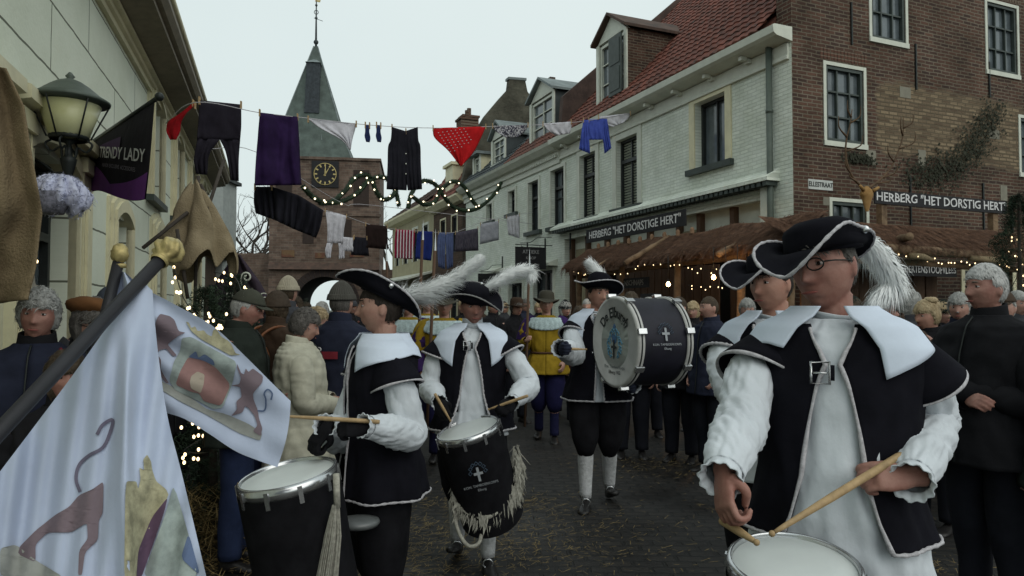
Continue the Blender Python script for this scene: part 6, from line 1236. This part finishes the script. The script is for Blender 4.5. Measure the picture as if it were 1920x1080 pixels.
Rr = frameM(px(897, 888, 3.80) - D_.location, V((.97, 0, .24)), V((-.24, 0, .97)), V((0, -1, 0))); side_emblem(D_, Rr, .85)
stick(px(990, 742, 3.85), px(915, 768, 3.9), 'drumstick in the middle drummer left glove', .009); stick(px(815, 738, 3.9), px(845, 790, 3.9), 'drumstick in the middle drummer right glove', .009)
t = thing('drum_apron', 'shaggy white apron fringe hanging beneath the middle drum', 'apron', px(910, 900, 4.1)); mb = MB(); rs = random.Random(12); c = t.location
edge = cr_path([px(968, 850, 4.05) - c, px(972, 900, 4.0) - c, px(958, 940, 3.95) - c, px(915, 968, 3.9) - c, px(870, 955, 3.95) - c, px(850, 930, 4.0) - c], 10)
for _ in range(1300):
    i = rs.randrange(len(edge) - 1); p = edge[i].lerp(edge[i + 1], rs.random()) + V((rs.uniform(-.02, .02), rs.uniform(-.02, .05), rs.uniform(-.01, .05))); d = V((rs.gauss(0, .25), rs.gauss(0, .2), -1)).normalized() * rs.uniform(.04, .11); w = V((.003, 0, 0)); mb.add([p - w, p + w, p + d * .6 + w + V((rs.gauss(0, .008), 0, 0)), p + d], [(0, 1, 2), (0, 2, 3)])
mb.tube(edge, .018, 8, fn=lambda a, b: 1 + .4 * noise.noise(V((a * 30, b, 1)))); mb.tube(cr_path([px(850, 925, 4.0) - c, px(856, 985, 3.95) - c, px(876, 1022, 3.9) - c, px(898, 1018, 3.9) - c, px(905, 985, 3.95) - c], 6), .011, 8); mb.build('fringe', mat('ecru rope', (.36, .35, .30)), t)
# ===== bass drummer =====
P4, hm, arms, Mw = drummer(1120, 5.6, -4, 1.025, 'bass drummer in black and white with round feathered hat', head=(22, 2, 0), gap=(.04, .1), hem=8.8, shirt_hem=8.9, vox=.007, glove=cloth('navy glove', (.02, .024, .04)), legs=WALK2, buckle=False,
    arms_px={1: ((1170, 700, 5.5), (1185, 720, 5.2)), -1: ((1078, 664, 5.35), (1052, 654, 5.0))}, palm={1: V((-1, 0, 0)), -1: V((1, 0, 0))}, hdir={-1: V((.1, -1, .0))}, seed=12., sl=(.056, .068, .072, .074, .055), collar_t=4.2, skin=SKINP)
hat, HMt, br = tricorn(P4, hm, tilt=(-8, 12, 0), ph=-150, R1=.20, lift=32, low=-4, amp=.01, n=2, zoff=.05, crown=.12)
Mi = Mw.inverted(); plume(P4, [Mi @ px(1140, 530, 5.7), Mi @ px(1122, 512, 5.75), Mi @ px(1104, 492, 5.8)], w=.065, n=500, seed=9, droop=.3, curl=1.0)
stick(px(1052, 654, 4.95), px(1100, 655, 5.05), 'short bass drum beater in the raised glove', .010)
bc_ = px(1155, 641, 5.15); t = thing('bass_drum', 'big bass drum with round white printed head and black shell', 'drum', bc_); a_ = R_(68); nrm = V((-math.sin(a_), -math.cos(a_), .0)); ux = V((math.cos(a_), -math.sin(a_), 0)); uz = V((0, 0, 1)); Rb = frameM(V((0, 0, 0)), ux, uz, nrm); rB = .325; LB = .43
mb = MB(); mb.lathe([(.001, .012), (rB * .6, .012), (rB * .93, .004), (rB * .95, 0)], 64, M=Rb); mb.build('drum_head', mat('printed drum head', (.46, .50, .46), rough=.5, var=.06, vs=3), t)
mb = MB(); mb.lathe([(rB, .0), (rB, -.06), (rB * 1.0, -LB + .06), (rB, -LB), (.01, -LB)], 64, M=Rb); mb.build('shell', mat('navy black cover', (.010, .010, .018), rough=.6, var=.3, spec=.3), t)
for k, (z0, z1) in enumerate(((.012, -.035), (-LB + .035, -LB - .012))):
    mb = MB(); mb.lathe([(rB * .955, z0), (rB * .97, z0 + .006 * (1 if k == 0 else -1)), (rB * 1.045, z0), (rB * 1.045, z1), (rB * 1.0, z1)], 64, M=Rb); mb.build('hoop', mat('white hoop', (.5, .5, .48), rough=.35), t)
    mb = MB(); mb.lathe([(rB * 1.047, (z0 + z1) / 2 + .006), (rB * 1.05, (z0 + z1) / 2 + .006), (rB * 1.05, (z0 + z1) / 2 - .006), (rB * 1.047, (z0 + z1) / 2 - .006)], 64, M=Rb); mb.build('hoop_line', IRON, t)
    for j in range(8):
        a = j * PI / 4 + .25; m_ = MB(); m_.box(rB * 1.03, rB * 1.12, -.022, .022, min(z0, z1) - .004 if k else z1 - .01, max(z0, z1) + .012, M=Rb @ Matrix.Rotation(a, 4, 'Z')); m_.build('claw', STEEL, t, smooth=False, mods=(('bevel', .004),))
fn_arc = lambda R: (lambda v: V(((R + v.y) * math.sin(v.x / R), (R + v.y) * math.cos(v.x / R), v.z)))
lettering('De Elburgh', .105, IRON, t, Rb @ Matrix.Translation((0, 0, .016)), fn=fn_arc(.215), bold=.002, extr=.0005, w=.9)
lettering('Kon. Tamboerkorps', .035, mat('grey print', (.22, .24, .24)), t, Rb @ Matrix.Translation((0, -.185, .015)), extr=.0005)
lettering('Elburg 1932', .035, IRON, t, Rb @ Matrix.Translation((0, -.225, .015)), extr=.0005)
BL1 = mat('light blue print', (.12, .26, .36)); BL2 = mat('mid blue print', (.06, .13, .24))
mb = MB()
for s in (1, -1):
    for k in range(9):
        q = k / 8; c = V((s * (.02 + .065 * math.sin(q * PI * .85)), .08 - .19 * q, .015)); r = .020 + .008 * math.sin(k * 2.1)
        mb.tube([Rb @ (c + V((r * math.cos(a) * (1 - a * .1), r * math.sin(a) * (1 - a * .1), 0))) for a in [i * .55 for i in range(9)]], .0055, 5)
mb.build('blue_scroll', BL1, t); mb = MB()
mb.poly([(-.035, .0), (-.03, -.05), (0, -.075), (.03, -.05), (.035, .0)], .003, M=Rb @ Matrix.Translation((0, .055, .013))); mb.poly([(-.015, 0), (-.02, .04), (0, .06), (.02, .04), (.015, 0)], .003, M=Rb @ Matrix.Translation((0, .075, .013))); mb.build('blue_crest', BL2, t, smooth=False)
mb = MB(); mb.poly([(-.007, -.075), (0, -.09), (.007, -.075), (.007, -.012), (.035, -.012), (.035, .006), (.007, .006), (.007, .05), (-.007, .05), (-.007, .006), (-.035, .006), (-.035, -.012), (-.007, -.012)], .004, M=Rb @ Matrix.Translation((0, -.035, .018))); mb.build('cross', IRON, t, smooth=False)
th_ = R_(200); mrad = lambda a: Rb @ V((math.cos(a) * rB * 1.01, math.sin(a) * rB * 1.01, -LB * .5))
fa = R_(12); cpt = mrad(fa); zN = (Rb.to_3x3() @ V((math.cos(fa), math.sin(fa), 0))).normalized(); xN = -nrm; yN = zN.cross(xN).normalized(); side_emblem(t, frameM(cpt + zN * .004, xN, yN, zN), 1.05)
# ===== fourth drummer, mostly behind the near one =====
P5, hm, arms, Mw = drummer(1452, 3.0, -35, 1.02, 'half hidden drummer right behind the near drummer', head=(-20, 4, 0), gap=(.05, .4), hem=8.2, shirt_hem=8.8, vox=.006, skin=SKINP,
    arms_px={1: ((1500, 780, 2.9), (1480, 850, 2.7)), -1: ((1362, 700, 2.95), (1400, 800, 2.75))}, palm={}, seed=15., sl=(.056, .07, .066, .06, .042))
hat, HMt, br = tricorn(P5, hm, tilt=(0, -4, 0), ph=-92, R1=.178, lift=66, low=-26, amp=.025, zoff=.055, crown=.09, n=2, asym=.03)
# ===== militia in yellow =====
YEL = cloth('mustard wool', (.24, .16, .015)); PUR = cloth('purple wool', (.030, .014, .07)); NAV = cloth('dark blue breeches', (.012, .012, .045)); RUFF = mat('pale blue lace collar', (.36, .45, .46), rough=.9, var=.2, vs=40, bump=.3, bs=60)
def militia(x, Y, rz, scale, label, head=(0, 0, 0), legs=WALK, arms=None, pike=None, seed=0):
    root = thing('person', label, 'person', V(((x - 960) / F * Y, Y, 0)), R_(rz), 'militia in yellow tunics', scale); arms = arms or DEF_ARM; hm = headM(*head)
    body_mesh(root, hm, arms, legs, SKIN, .009, .02, hres=(40, 34)); face_bits(root, hm); hair(root, hm, 'short', HM('brown', (.03, .02, .012), (.07, .05, .03)), seed)
    mb = MB(); patch(mb, .4, 9.0, -90, 270, lambda p, t: .025 + .03 * max(0, t - 6.4) + .008 * math.sin(R_(p) * 8 + seed) * (t > 6.4) - .02 * math.exp(-((t - 6.3) / .35) ** 2), 72, 44, .03, wr=.014, seed=seed); v = mb.build('tunic', YEL, root, mods=(('solid', .006),))
    mb = MB(); mb.tube([T(k * 5, 6.3, .014, .03) for k in range(72)], .014, 6, closed=True); mb.build('belt', mat('brown belt', (.07, .035, .018)), root)
    for s in (1, -1): mb = MB(); sleeve(mb, s, *arms[s], r=(.085, .095, .075, .06, .042), seed=seed + s, t0=0); mb.build('sleeve', YEL if seed % 2 else PUR, root, mods=(('solid', .004),)); mb = MB(); sleeve(mb, s, *arms[s], r=(.102, .10, .08, .07), seed=seed + s + 3, t0=0); sub = MB(); ap = arm_path(s, *arms[s], 9)[:24]; sub.tube(ap, [lerp(.09, .105, i / 23) for i in range(24)], 20, cap=False, fn=lambda t, a: 1 + .08 * math.sin(a * 5)); sub.build('upper_sleeve', PUR if seed % 2 else YEL, root)
    mb = MB(); mb.grid(lambda u, v: T(lerp(-190, 10, u), lerp(1.5, lerp(1.8, 3.9, math.sin(PI * u) ** .5), v) , .046 + .004 * math.sin(u * 90) * v, .02), 90, 10); mb.build('lace_collar', RUFF, root, mods=(('solid', .005),))
    mb = MB()
    for s in (1, -1):
        lp = leg_path(s, legs); k = int(len(lp) * .68); mb.tube(lp[:k], [interp([(0, .11), (.4, .13), (.9, .09), (1, .06)], i / (k - 1))[0] for i in range(k)], 18)
    mb.rings([[T(j * 15, t, .012) for j in range(24)] for t in (7, 8, 8.8)]); mb.build('breeches', NAV, root)
    for s in (1, -1):
        lp = leg_path(s, legs); mb = MB(); mb.tube(lp[int(len(lp) * .5):], .055, 12); mb.build('stocking', cloth('dark blue stocking', (.015, .016, .05)), root); mb = MB(); shoe(mb, legs[s][1], .1 * s); mb.build('shoe', LEATHER, root)
    tricorn(root, hm, tilt=(-6, 4, 0), ph=90, R1=.165, lift=12, low=-40, amp=.01, n=2, zoff=.05, crown=.11, m=mat('olive brown felt hat', (.035, .032, .022), rough=.8), trim=mat('dull band', (.06, .055, .04)), name='helmet')
    if pike:
        a, b = px(*pike[0]), px(*pike[1]); t = thing('pike', pike[2], 'pike', b); mb = MB(); mb.tube([V((0, 0, 0)), a - b], .016, 7); mb.build('shaft', PLANK, t); d = (a - b).normalized(); q = d.cross(V((0, 1, 0))).normalized() * .016; e = a - b; mb = MB(); mb.add([e - q, e + q, e + d * .22, e - d * .04, e + V((0, .012, 0)), e - V((0, .012, 0))], [(3, 0, 4), (3, 4, 1), (0, 2, 4), (4, 2, 1), (3, 5, 0), (3, 1, 5), (0, 5, 2), (5, 1, 2)]); mb.build('blade', STEEL, t, smooth=False)
HOLD = {1: (V((.26, -.02, 1.16)), V((.22, -.22, 1.22))), -1: (V((-.26, .02, 1.14)), V((-.22, -.14, .96)))}
HOLD2 = {-1: (V((-.26, -.02, 1.16)), V((-.22, -.22, 1.22))), 1: (V((.26, .02, 1.14)), V((.22, -.14, .96)))}
militia(1024, 8.3, -6, .99, 'man in full view in yellow tunic with pale scalloped collar and round hat', head=(6, 0, 0), arms=HOLD2, pike=((992, 500, 8.1), (984, 800, 8.1), 'dark pike shaft carried left of the full view militiaman'), seed=1)
militia(833, 7.0, 6, .98, 'yellow clad marcher partly covered by the middle drummer', head=(0, 6, 0), arms=HOLD, pike=((815, 470, 6.8), (800, 820, 6.8), 'pike rising left of the middle drummer plume'), seed=2)
militia(765, 7.6, 0, .98, 'yellow and purple clad marcher glimpsed behind the long plume', head=(-12, 6, 0), arms=HOLD, pike=((792, 450, 7.3), (778, 810, 7.3), 'pike with pale tip before the blue towel'), seed=3)
militia(800, 9.0, 4, 1.0, 'farther yellow clad marcher between two nearer ones', head=(8, 2, 0), arms=HOLD2, pike=((725, 490, 8.6), (731, 800, 8.6), 'thin pike in front of the tower base'), seed=4)
# ===== onlookers =====
def leg_clothes(root, legs, m, r=.0):
    mb = MB()
    for s in (1, -1):
        lp = leg_path(s, legs); N = len(lp); mb.tube(lp, [interp([(0, .105), (.4, .098), (.8, .075), (1, .07)], i / (N - 1))[0] + r for i in range(N)], 16, fn=lambda t, a: 1 + .07 * noise.noise(V((math.cos(a) * 2, math.sin(a) * 2, t * 8))))
    mb.rings([[T(j * 15, t, .012) for j in range(24)] for t in (7, 8, 9)]); mb.build('trousers', m, root)
    for s in (1, -1): mb = MB(); shoe(mb, legs[s][1], .12 * s); mb.build('shoe', LEATHER, root)
def cap_hat(root, hm, kind, m):
    mb = MB()
    if kind == 'cap':
        mb.grid(lambda u, v: hm @ (lambda d: head_pt(d) + d * (.012 + .008 * max(0, -d.y)) + V((0, 0, .004)))(sphere_d(u, v * .40)), 40, 14, closeu=True)
        def vis(u, v): a = lerp(-1.15, 1.15, u); return hm @ V((math.sin(a) * .080 * (1 - .1 * v), -.078 * math.cos(a) - .02 - .068 * v * math.cos(a * .8), .048 - .014 * v - .012 * abs(math.sin(a))))
        mb.grid(vis, 20, 6); mb.ell(hm @ V((0, 0, .134)), .008)
    elif kind == 'beanie' or kind == 'pompom':
        mb.grid(lambda u, v: hm @ (lambda d: head_pt(d) * 1.0 + d * (.016 + .003 * math.sin(2 * PI * u * 30)) + V((0, 0, .02 * (1 - v))))(sphere_d(u, v * .46)), 120, 14, closeu=True)
        mb.grid(lambda u, v: hm @ (lambda d: head_pt(d) + d * (.022 + .004 * math.sin(2 * PI * u * 40)))(sphere_d(u, lerp(.36, .46, v))), 120, 4, closeu=True)
        if kind == 'pompom': mb.ell(hm @ V((0, .01, .165)), .045, 20, 14, nz=.3, nf=60)
    elif kind == 'beret':
        mb.ell(hm @ V((.0, .02, .085)), (.115, .125, .05), 28, 14, M=(hm.to_3x3().to_4x4()) @ Matrix.Rotation(R_(16), 4, 'Y') @ Matrix.Rotation(R_(-14), 4, 'X'), nz=.06, nf=12); mb.grid(lambda u, v: hm @ (lambda d: head_pt(d) + d * .010)(sphere_d(u, lerp(.3, .42, v))), 40, 4, closeu=True)
    elif kind == 'fur':
        mb.grid(lambda u, v: hm @ (lambda d: head_pt(d) + d * (.030 + .008 * noise.noise(d * 25)))(sphere_d(u, v * .48)), 60, 20, closeu=True)
    elif kind == 'brim':
        return tricorn(root, hm, R1=.17, lift=8, low=-8, n=2, zoff=.05, crown=.11, m=m, trim=m)
    elif kind == 'hood':
        mb.grid(lambda u, v: hm @ (lambda d: head_pt(d) + d * (.028 + .012 * noise.noise(d * 5)) if (d.y > -.35 or d.z > .75) else head_pt(d) - d * .004)(sphere_d(u, v)), 60, 40, closeu=True)
    mb.build('hat', m, root, mods=(('solid', .004),))
def onlooker(x, Y, rz, h, label, coat, head=(0, 0, 0), hs='short', hc=None, hat=None, arms=DEF_ARM, trousers=None, coat_t=9.2, skin=SKIN, bel=.03, female=False, glasses=False, seed=0., face=True, bulk=1.0, scarf=None, puffy=False, group='onlookers along the street', legs=STAND, ccol=None):
    root = thing('person', label, 'person', V(((x - 960) / F * Y, Y, 0)), R_(rz), group, h / 1.775); hm = headM(*head); near = Y < 4.6
    body_mesh(root, hm, arms, legs, skin, .007 if near else .012, bel, hres=(56, 46) if near else (32, 26), fem=female, curl=.7)
    if face: face_bits(root, hm, (.15, .13, .11), glasses)
    hcm = hc or HM('brown', (.03, .02, .012), (.07, .05, .03)); hair(root, hm, hs, hcm, seed)
    if hat: cap_hat(root, hm, hat[0], hat[1])
    mb = MB(); q = .034 if puffy else .028
    patch(mb, .2, coat_t, -90, 270, lambda p, t: q + (.005 * abs(math.sin(t * 4.2)) if puffy else 0) + .014 * max(0, t - 6.5) + .006 * math.sin(R_(p) * 6 + seed) * (t > 5), 64, 60, bel, bulk, wr=.018, seed=seed); c_ = mb.build('coat', coat, root, mods=(('solid', .008),))
    nk = MB(); nk.grid(lambda u, v: V((lerp(.082, .070, v) * math.cos(2 * PI * u), .014 + lerp(.084, .072, v) * math.sin(2 * PI * u) , lerp(1.49, 1.575, v) + .014 * math.sin(2 * PI * u) * v)), 36, 6, closeu=True); nk.build('coat_collar', ccol or coat, root, mods=(('solid', .012),))
    zp = MB(); zp.tube([T(-90, lerp(.6, coat_t - .1, k / 30), q + .012 + .014 * max(0, lerp(.6, coat_t - .1, k / 30) - 6.5), bel, bulk) for k in range(31)], .004, 5); zp.build('zip', IRON, c_)
    for s in (1, -1): mb = MB(); sleeve(mb, s, *arms[s], r=(.078, .080, .070, .064, .052), seed=seed + s, fold=.15); mb.build('sleeve', coat, root, mods=(('solid', .004),))
    leg_clothes(root, legs, trousers or cloth('dark trousers', (.012, .013, .018)))
    if scarf: mb = MB(); mb.tube([V((.085 * math.cos(a * PI / 8), .012 + .09 * math.sin(a * PI / 8), 1.505 + .012 * math.sin(a * 1.3))) for a in range(16)], .026, 10, closed=True, fn=lambda t, a: 1 + .2 * noise.noise(V((t * 20, a, seed)))); mb.build('scarf', scarf, root)
    return root, hm
C = dict(navy=cloth('navy coat', (.016, .019, .034)), black=cloth('black coat', (.011, .011, .013)), green=cloth('dark green coat', (.018, .023, .019)), cream=cloth('cream parka', (.42, .41, .33)), brown=cloth('brown coat', (.04, .026, .018)), grey=cloth('grey coat', (.04, .042, .048)), wine=cloth('wine coat', (.05, .012, .016)), blue=cloth('blue jacket', (.014, .022, .05)))
GREY = HM('silver', (.20, .20, .19), (.42, .42, .40)); WHT = HM('white', (.34, .34, .33), (.55, .55, .54)); BLO = HM('blonde', (.26, .19, .10), (.44, .35, .22)); BRO = HM('brown', (.03, .02, .012), (.07, .05, .03)); DGR = HM('dark grey', (.06, .055, .05), (.13, .12, .11))
r_, hm = onlooker(70, 3.1, 22, 1.66, 'grey haired woman in dark coat with red bag strap at far left', C['navy'], head=(2, 0, 4), hs='curly', hc=GREY, female=True, skin=SKIND, seed=1, bulk=1.15, ccol=C['black'])
mb = MB(); mb.tube([T(-50 - 6 * k, 1.2 + k * .55, .055, .03, 1.15) for k in range(12)], .008, 6); mb.build('bag_strap', cloth('red strap', (.16, .02, .03)), r_)
onlooker(165, 3.25, 30, 1.62, 'woman with brown beret and glasses beside the grey haired woman', C['black'], head=(30, 12, 0), hs='bob', hc=DGR, hat=('beret', cloth('rust beret', (.11, .05, .02))), female=True, glasses=True, seed=2)
onlooker(203, 4.6, 40, 1.72, 'man in slate blue flat cap behind the woman with the beret', C['grey'], head=(10, 6, 0), hc=DGR, hat=('cap', cloth('slate cap', (.055, .065, .085))), seed=3)
onlooker(125, 2.75, 30, 1.40, 'small child with reddish face under the flag pole', C['black'], head=(10, 0, 0), hs='bob', hc=BRO, seed=4, skin=SKIND)
onlooker(452, 4.3, 96, 1.70, 'man in olive peaked cap seen in profile facing right', C['green'], head=(8, 14, 0), hs='short', hc=GREY, hat=('cap', cloth('olive cap', (.05, .052, .04))), arms=FRONT, seed=5, skin=SKIND, trousers=cloth('blue jeans', (.02, .03, .07)))
r_, hm = onlooker(520, 5.6, 150, 1.70, 'woman in brown fur hat seen from behind with tan rucksack', C['brown'], head=(20, 0, 0), hs='bob', hc=BRO, hat=('fur', cloth('brown fur', (.055, .042, .032))), seed=6, female=True)
mb = MB(); mb.ell((0, .22, 1.2), (.15, .09, .19), 20, 14, nz=.08); bag = mb.build('rucksack', mat('tan leather', (.15, .055, .02), rough=.5, var=.2), r_)
mb = MB()
for s in (1, -1): mb.tube(cr_path([(s * .03, .28, 1.3), (s * .08, .2, 1.45), (s * .11, .05, 1.50), (s * .13, -.12, 1.42)], 5), .012, 6)
mb.build('rucksack_strap', mat('tan leather', (.15, .055, .02)), r_)
onlooker(540, 6.6, 160, 1.86, 'tall onlooker in cream knitted hat seen from behind', C['grey'], head=(10, 0, 0), hat=('beanie', cloth('cream knit', (.33, .30, .23))), seed=7)
onlooker(562, 4.45, 112, 1.58, 'grey haired woman in long cream parka facing right', C['cream'], head=(-4, 14, 0), hs='curly', hc=DGR, arms=FRONT, coat_t=10.6, seed=8, female=True, puffy=True, scarf=C['cream'], bulk=1.08, trousers=cloth('rust trousers', (.06, .03, .025)))
onlooker(592, 5.2, 120, 1.58, 'blonde woman with orange scarf next to the cream parka', C['black'], head=(0, 0, 0), hs='curly', hc=BLO, seed=9, female=True, scarf=cloth('orange scarf', (.20, .05, .02)))
r_, hm = onlooker(640, 4.8, 170, 1.74, 'broad man in dark jacket with small red badge seen from behind', C['navy'], head=(0, 0, 0), hs='short', hc=DGR, hat=('beanie', cloth('mottled grey hat', (.07, .068, .06))), seed=10, bulk=1.12)
mb = MB(); mb.box(-.06, .06, .188, .193, 1.27, 1.32); mb.build('badge', cloth('red badge', (.16, .02, .03)), r_, smooth=False)
lettering('o', .07, CHALKW, r_, frameM(V((.07, .199, 1.34)), V((-1, 0, 0)), V((0, 0, 1)), V((0, 1, 0))))
onlooker(1332, 6.7, -62, 1.70, 'man with cropped hair in navy jacket facing left by the stall', C['navy'], head=(-14, 2, 0), hs='buzz', hc=BRO, seed=11, arms=POCK)
onlooker(1183, 7.4, -10, 1.74, 'dark haired onlooker peering over the bass drum', C['black'], head=(0, 0, 0), hs='bob', hc=BRO, seed=12, female=True)
onlooker(1275, 7.2, -30, 1.70, 'dark clothed onlooker behind the bass drum shell', C['black'], head=(-30, 0, 0), hc=BRO, seed=13)
onlooker(1850, 3.55, -72, 1.80, 'white haired man with folded arms in black coat at right', C['black'], head=(-8, -2, 0), hs='fringe', hc=WHT, arms=FOLD, seed=14, skin=SKIND, bel=.05, bulk=1.12)
onlooker(1668, 4.3, -40, 1.74, 'dark haired man half covered by the near white plume', C['brown'], head=(-50, 6, 0), hs='short', hc=DGR, skin=SKIND, seed=15)
onlooker(1702, 5.6, -150, 1.72, 'grey haired onlooker seen from behind under the stew board', C['grey'], head=(0, 0, 0), hs='bob', hc=GREY, seed=16, female=True)
onlooker(1742, 5.0, -60, 1.64, 'blonde woman with put up hair left of the white haired man', C['black'], head=(-14, 6, 0), hs='bun', hc=BLO, seed=17, female=True, skin=SKINP)
onlooker(1688, 6.6, -20, 1.66, 'fair curly haired onlooker further back under the board', C['wine'], head=(10, 0, 0), hs='curly', hc=BLO, seed=18, female=True)
onlooker(2010, 3.2, -80, 1.66, 'dark coated onlooker cut off by the right frame edge', C['green'], head=(0, 0, 0), hs='bob', hc=BRO, seed=19, hat=('beret', C['brown']))
onlooker(1880, 4.8, -50, 1.70, 'onlooker in brown cap behind the white haired man', C['brown'], head=(0, 0, 0), hc=GREY, hat=('cap', cloth('brown cap', (.05, .035, .025))), seed=20)
far = [(925, 10.5, 1.72, 'black', None, 'dark coated walker far behind the middle drummer'), (968, 9.6, 1.70, 'black', 'brim', 'onlooker in black hat left of the yellow militiaman'), (985, 12., 1.75, 'navy', None, 'distant onlooker by the white shopfronts'), (1058, 10.2, 1.68, 'black', 'beanie', 'onlooker in beanie right of the yellow militiaman'), (1085, 9.4, 1.60, 'wine', None, 'short onlooker close to the shop door'), (1100, 11.5, 1.74, 'grey', None, 'grey coated onlooker at the shop door'), (700, 12, 1.74, 'grey', None, 'distant stroller left of the militia'), (725, 13, 1.70, 'blue', 'beanie', 'distant stroller in blue near the tower'), (660, 11, 1.72, 'black', 'cap', 'distant capped man below the long white shirt'), (605, 9.5, 1.66, 'wine', None, 'distant woman in wine red by the archway'), (575, 13.5, 1.7, 'navy', 'pompom', 'distant onlooker in bobble hat by the archway'), (900, 13, 1.72, 'brown', 'cap', 'distant man in brown beyond the militia'), (945, 14.5, 1.70, 'grey', 'beanie', 'distant figure in grey hat by the white houses'), (1010, 14, 1.70, 'black', None, 'distant figure in black behind the militiaman'), (480, 7.2, 1.70, 'black', None, 'dark onlooker among the fir trees'), (1215, 8.6, 1.70, 'navy', 'cap', 'capped onlooker under the thatched eave'), (1400, 7.6, 1.68, 'brown', None, 'onlooker in brown beside the stall counter'), (1600, 6.0, 1.66, 'black', 'beanie', 'onlooker hidden behind the near drummer hat'), (1560, 6.8, 1.72, 'grey', None, 'grey coated onlooker behind the near drummer'), (1800, 5.8, 1.70, 'navy', None, 'navy coated onlooker behind the blonde woman'), (310, 5.0, 1.55, 'black', 'beanie', 'small onlooker in dark hat behind the large flag'), (870, 11.2, 1.72, 'black', None, 'dark walker right behind the middle drummer hat'), (1640, 7.4, 1.76, 'brown', 'cap', 'capped onlooker under the side thatch near the wall'), (1765, 6.8, 1.64, 'black', 'beanie', 'short onlooker in dark hat before the brick wall'), (1905, 6.2, 1.74, 'grey', None, 'grey coated onlooker before the lit fir'), (1300, 9.0, 1.66, 'black', None, 'dark onlooker at the stall counter left of the cropped haired man'), (1140, 9.8, 1.70, 'navy', None, 'navy coated onlooker behind the bass drummer'), (555, 8.2, 1.72, 'black', 'cap', 'capped onlooker behind the tall man in the cream hat'), (505, 9.6, 1.70, 'brown', None, 'brown coated onlooker by the fir behind the crowd')]
rs = random.Random(21)
for i, (x, Y, h, c_, ht, lb) in enumerate(far):
    onlooker(x, Y, (rs.uniform(-30, 30) if x > 800 else rs.uniform(-40, 60)) * (1 if i % 3 else -1), h, lb, C[c_], head=(rs.uniform(-20, 20), 3, 0), hs=rs.choice(('short', 'bob', 'curly')), hc=rs.choice((BRO, DGR, BLO, GREY)), hat=(ht, C[rs.choice(('black', 'brown', 'grey', 'green'))]) if ht else None, seed=30 + i, face=Y < 11, arms=rs.choice((DEF_ARM, POCK, FRONT)), bulk=rs.uniform(.98, 1.12))
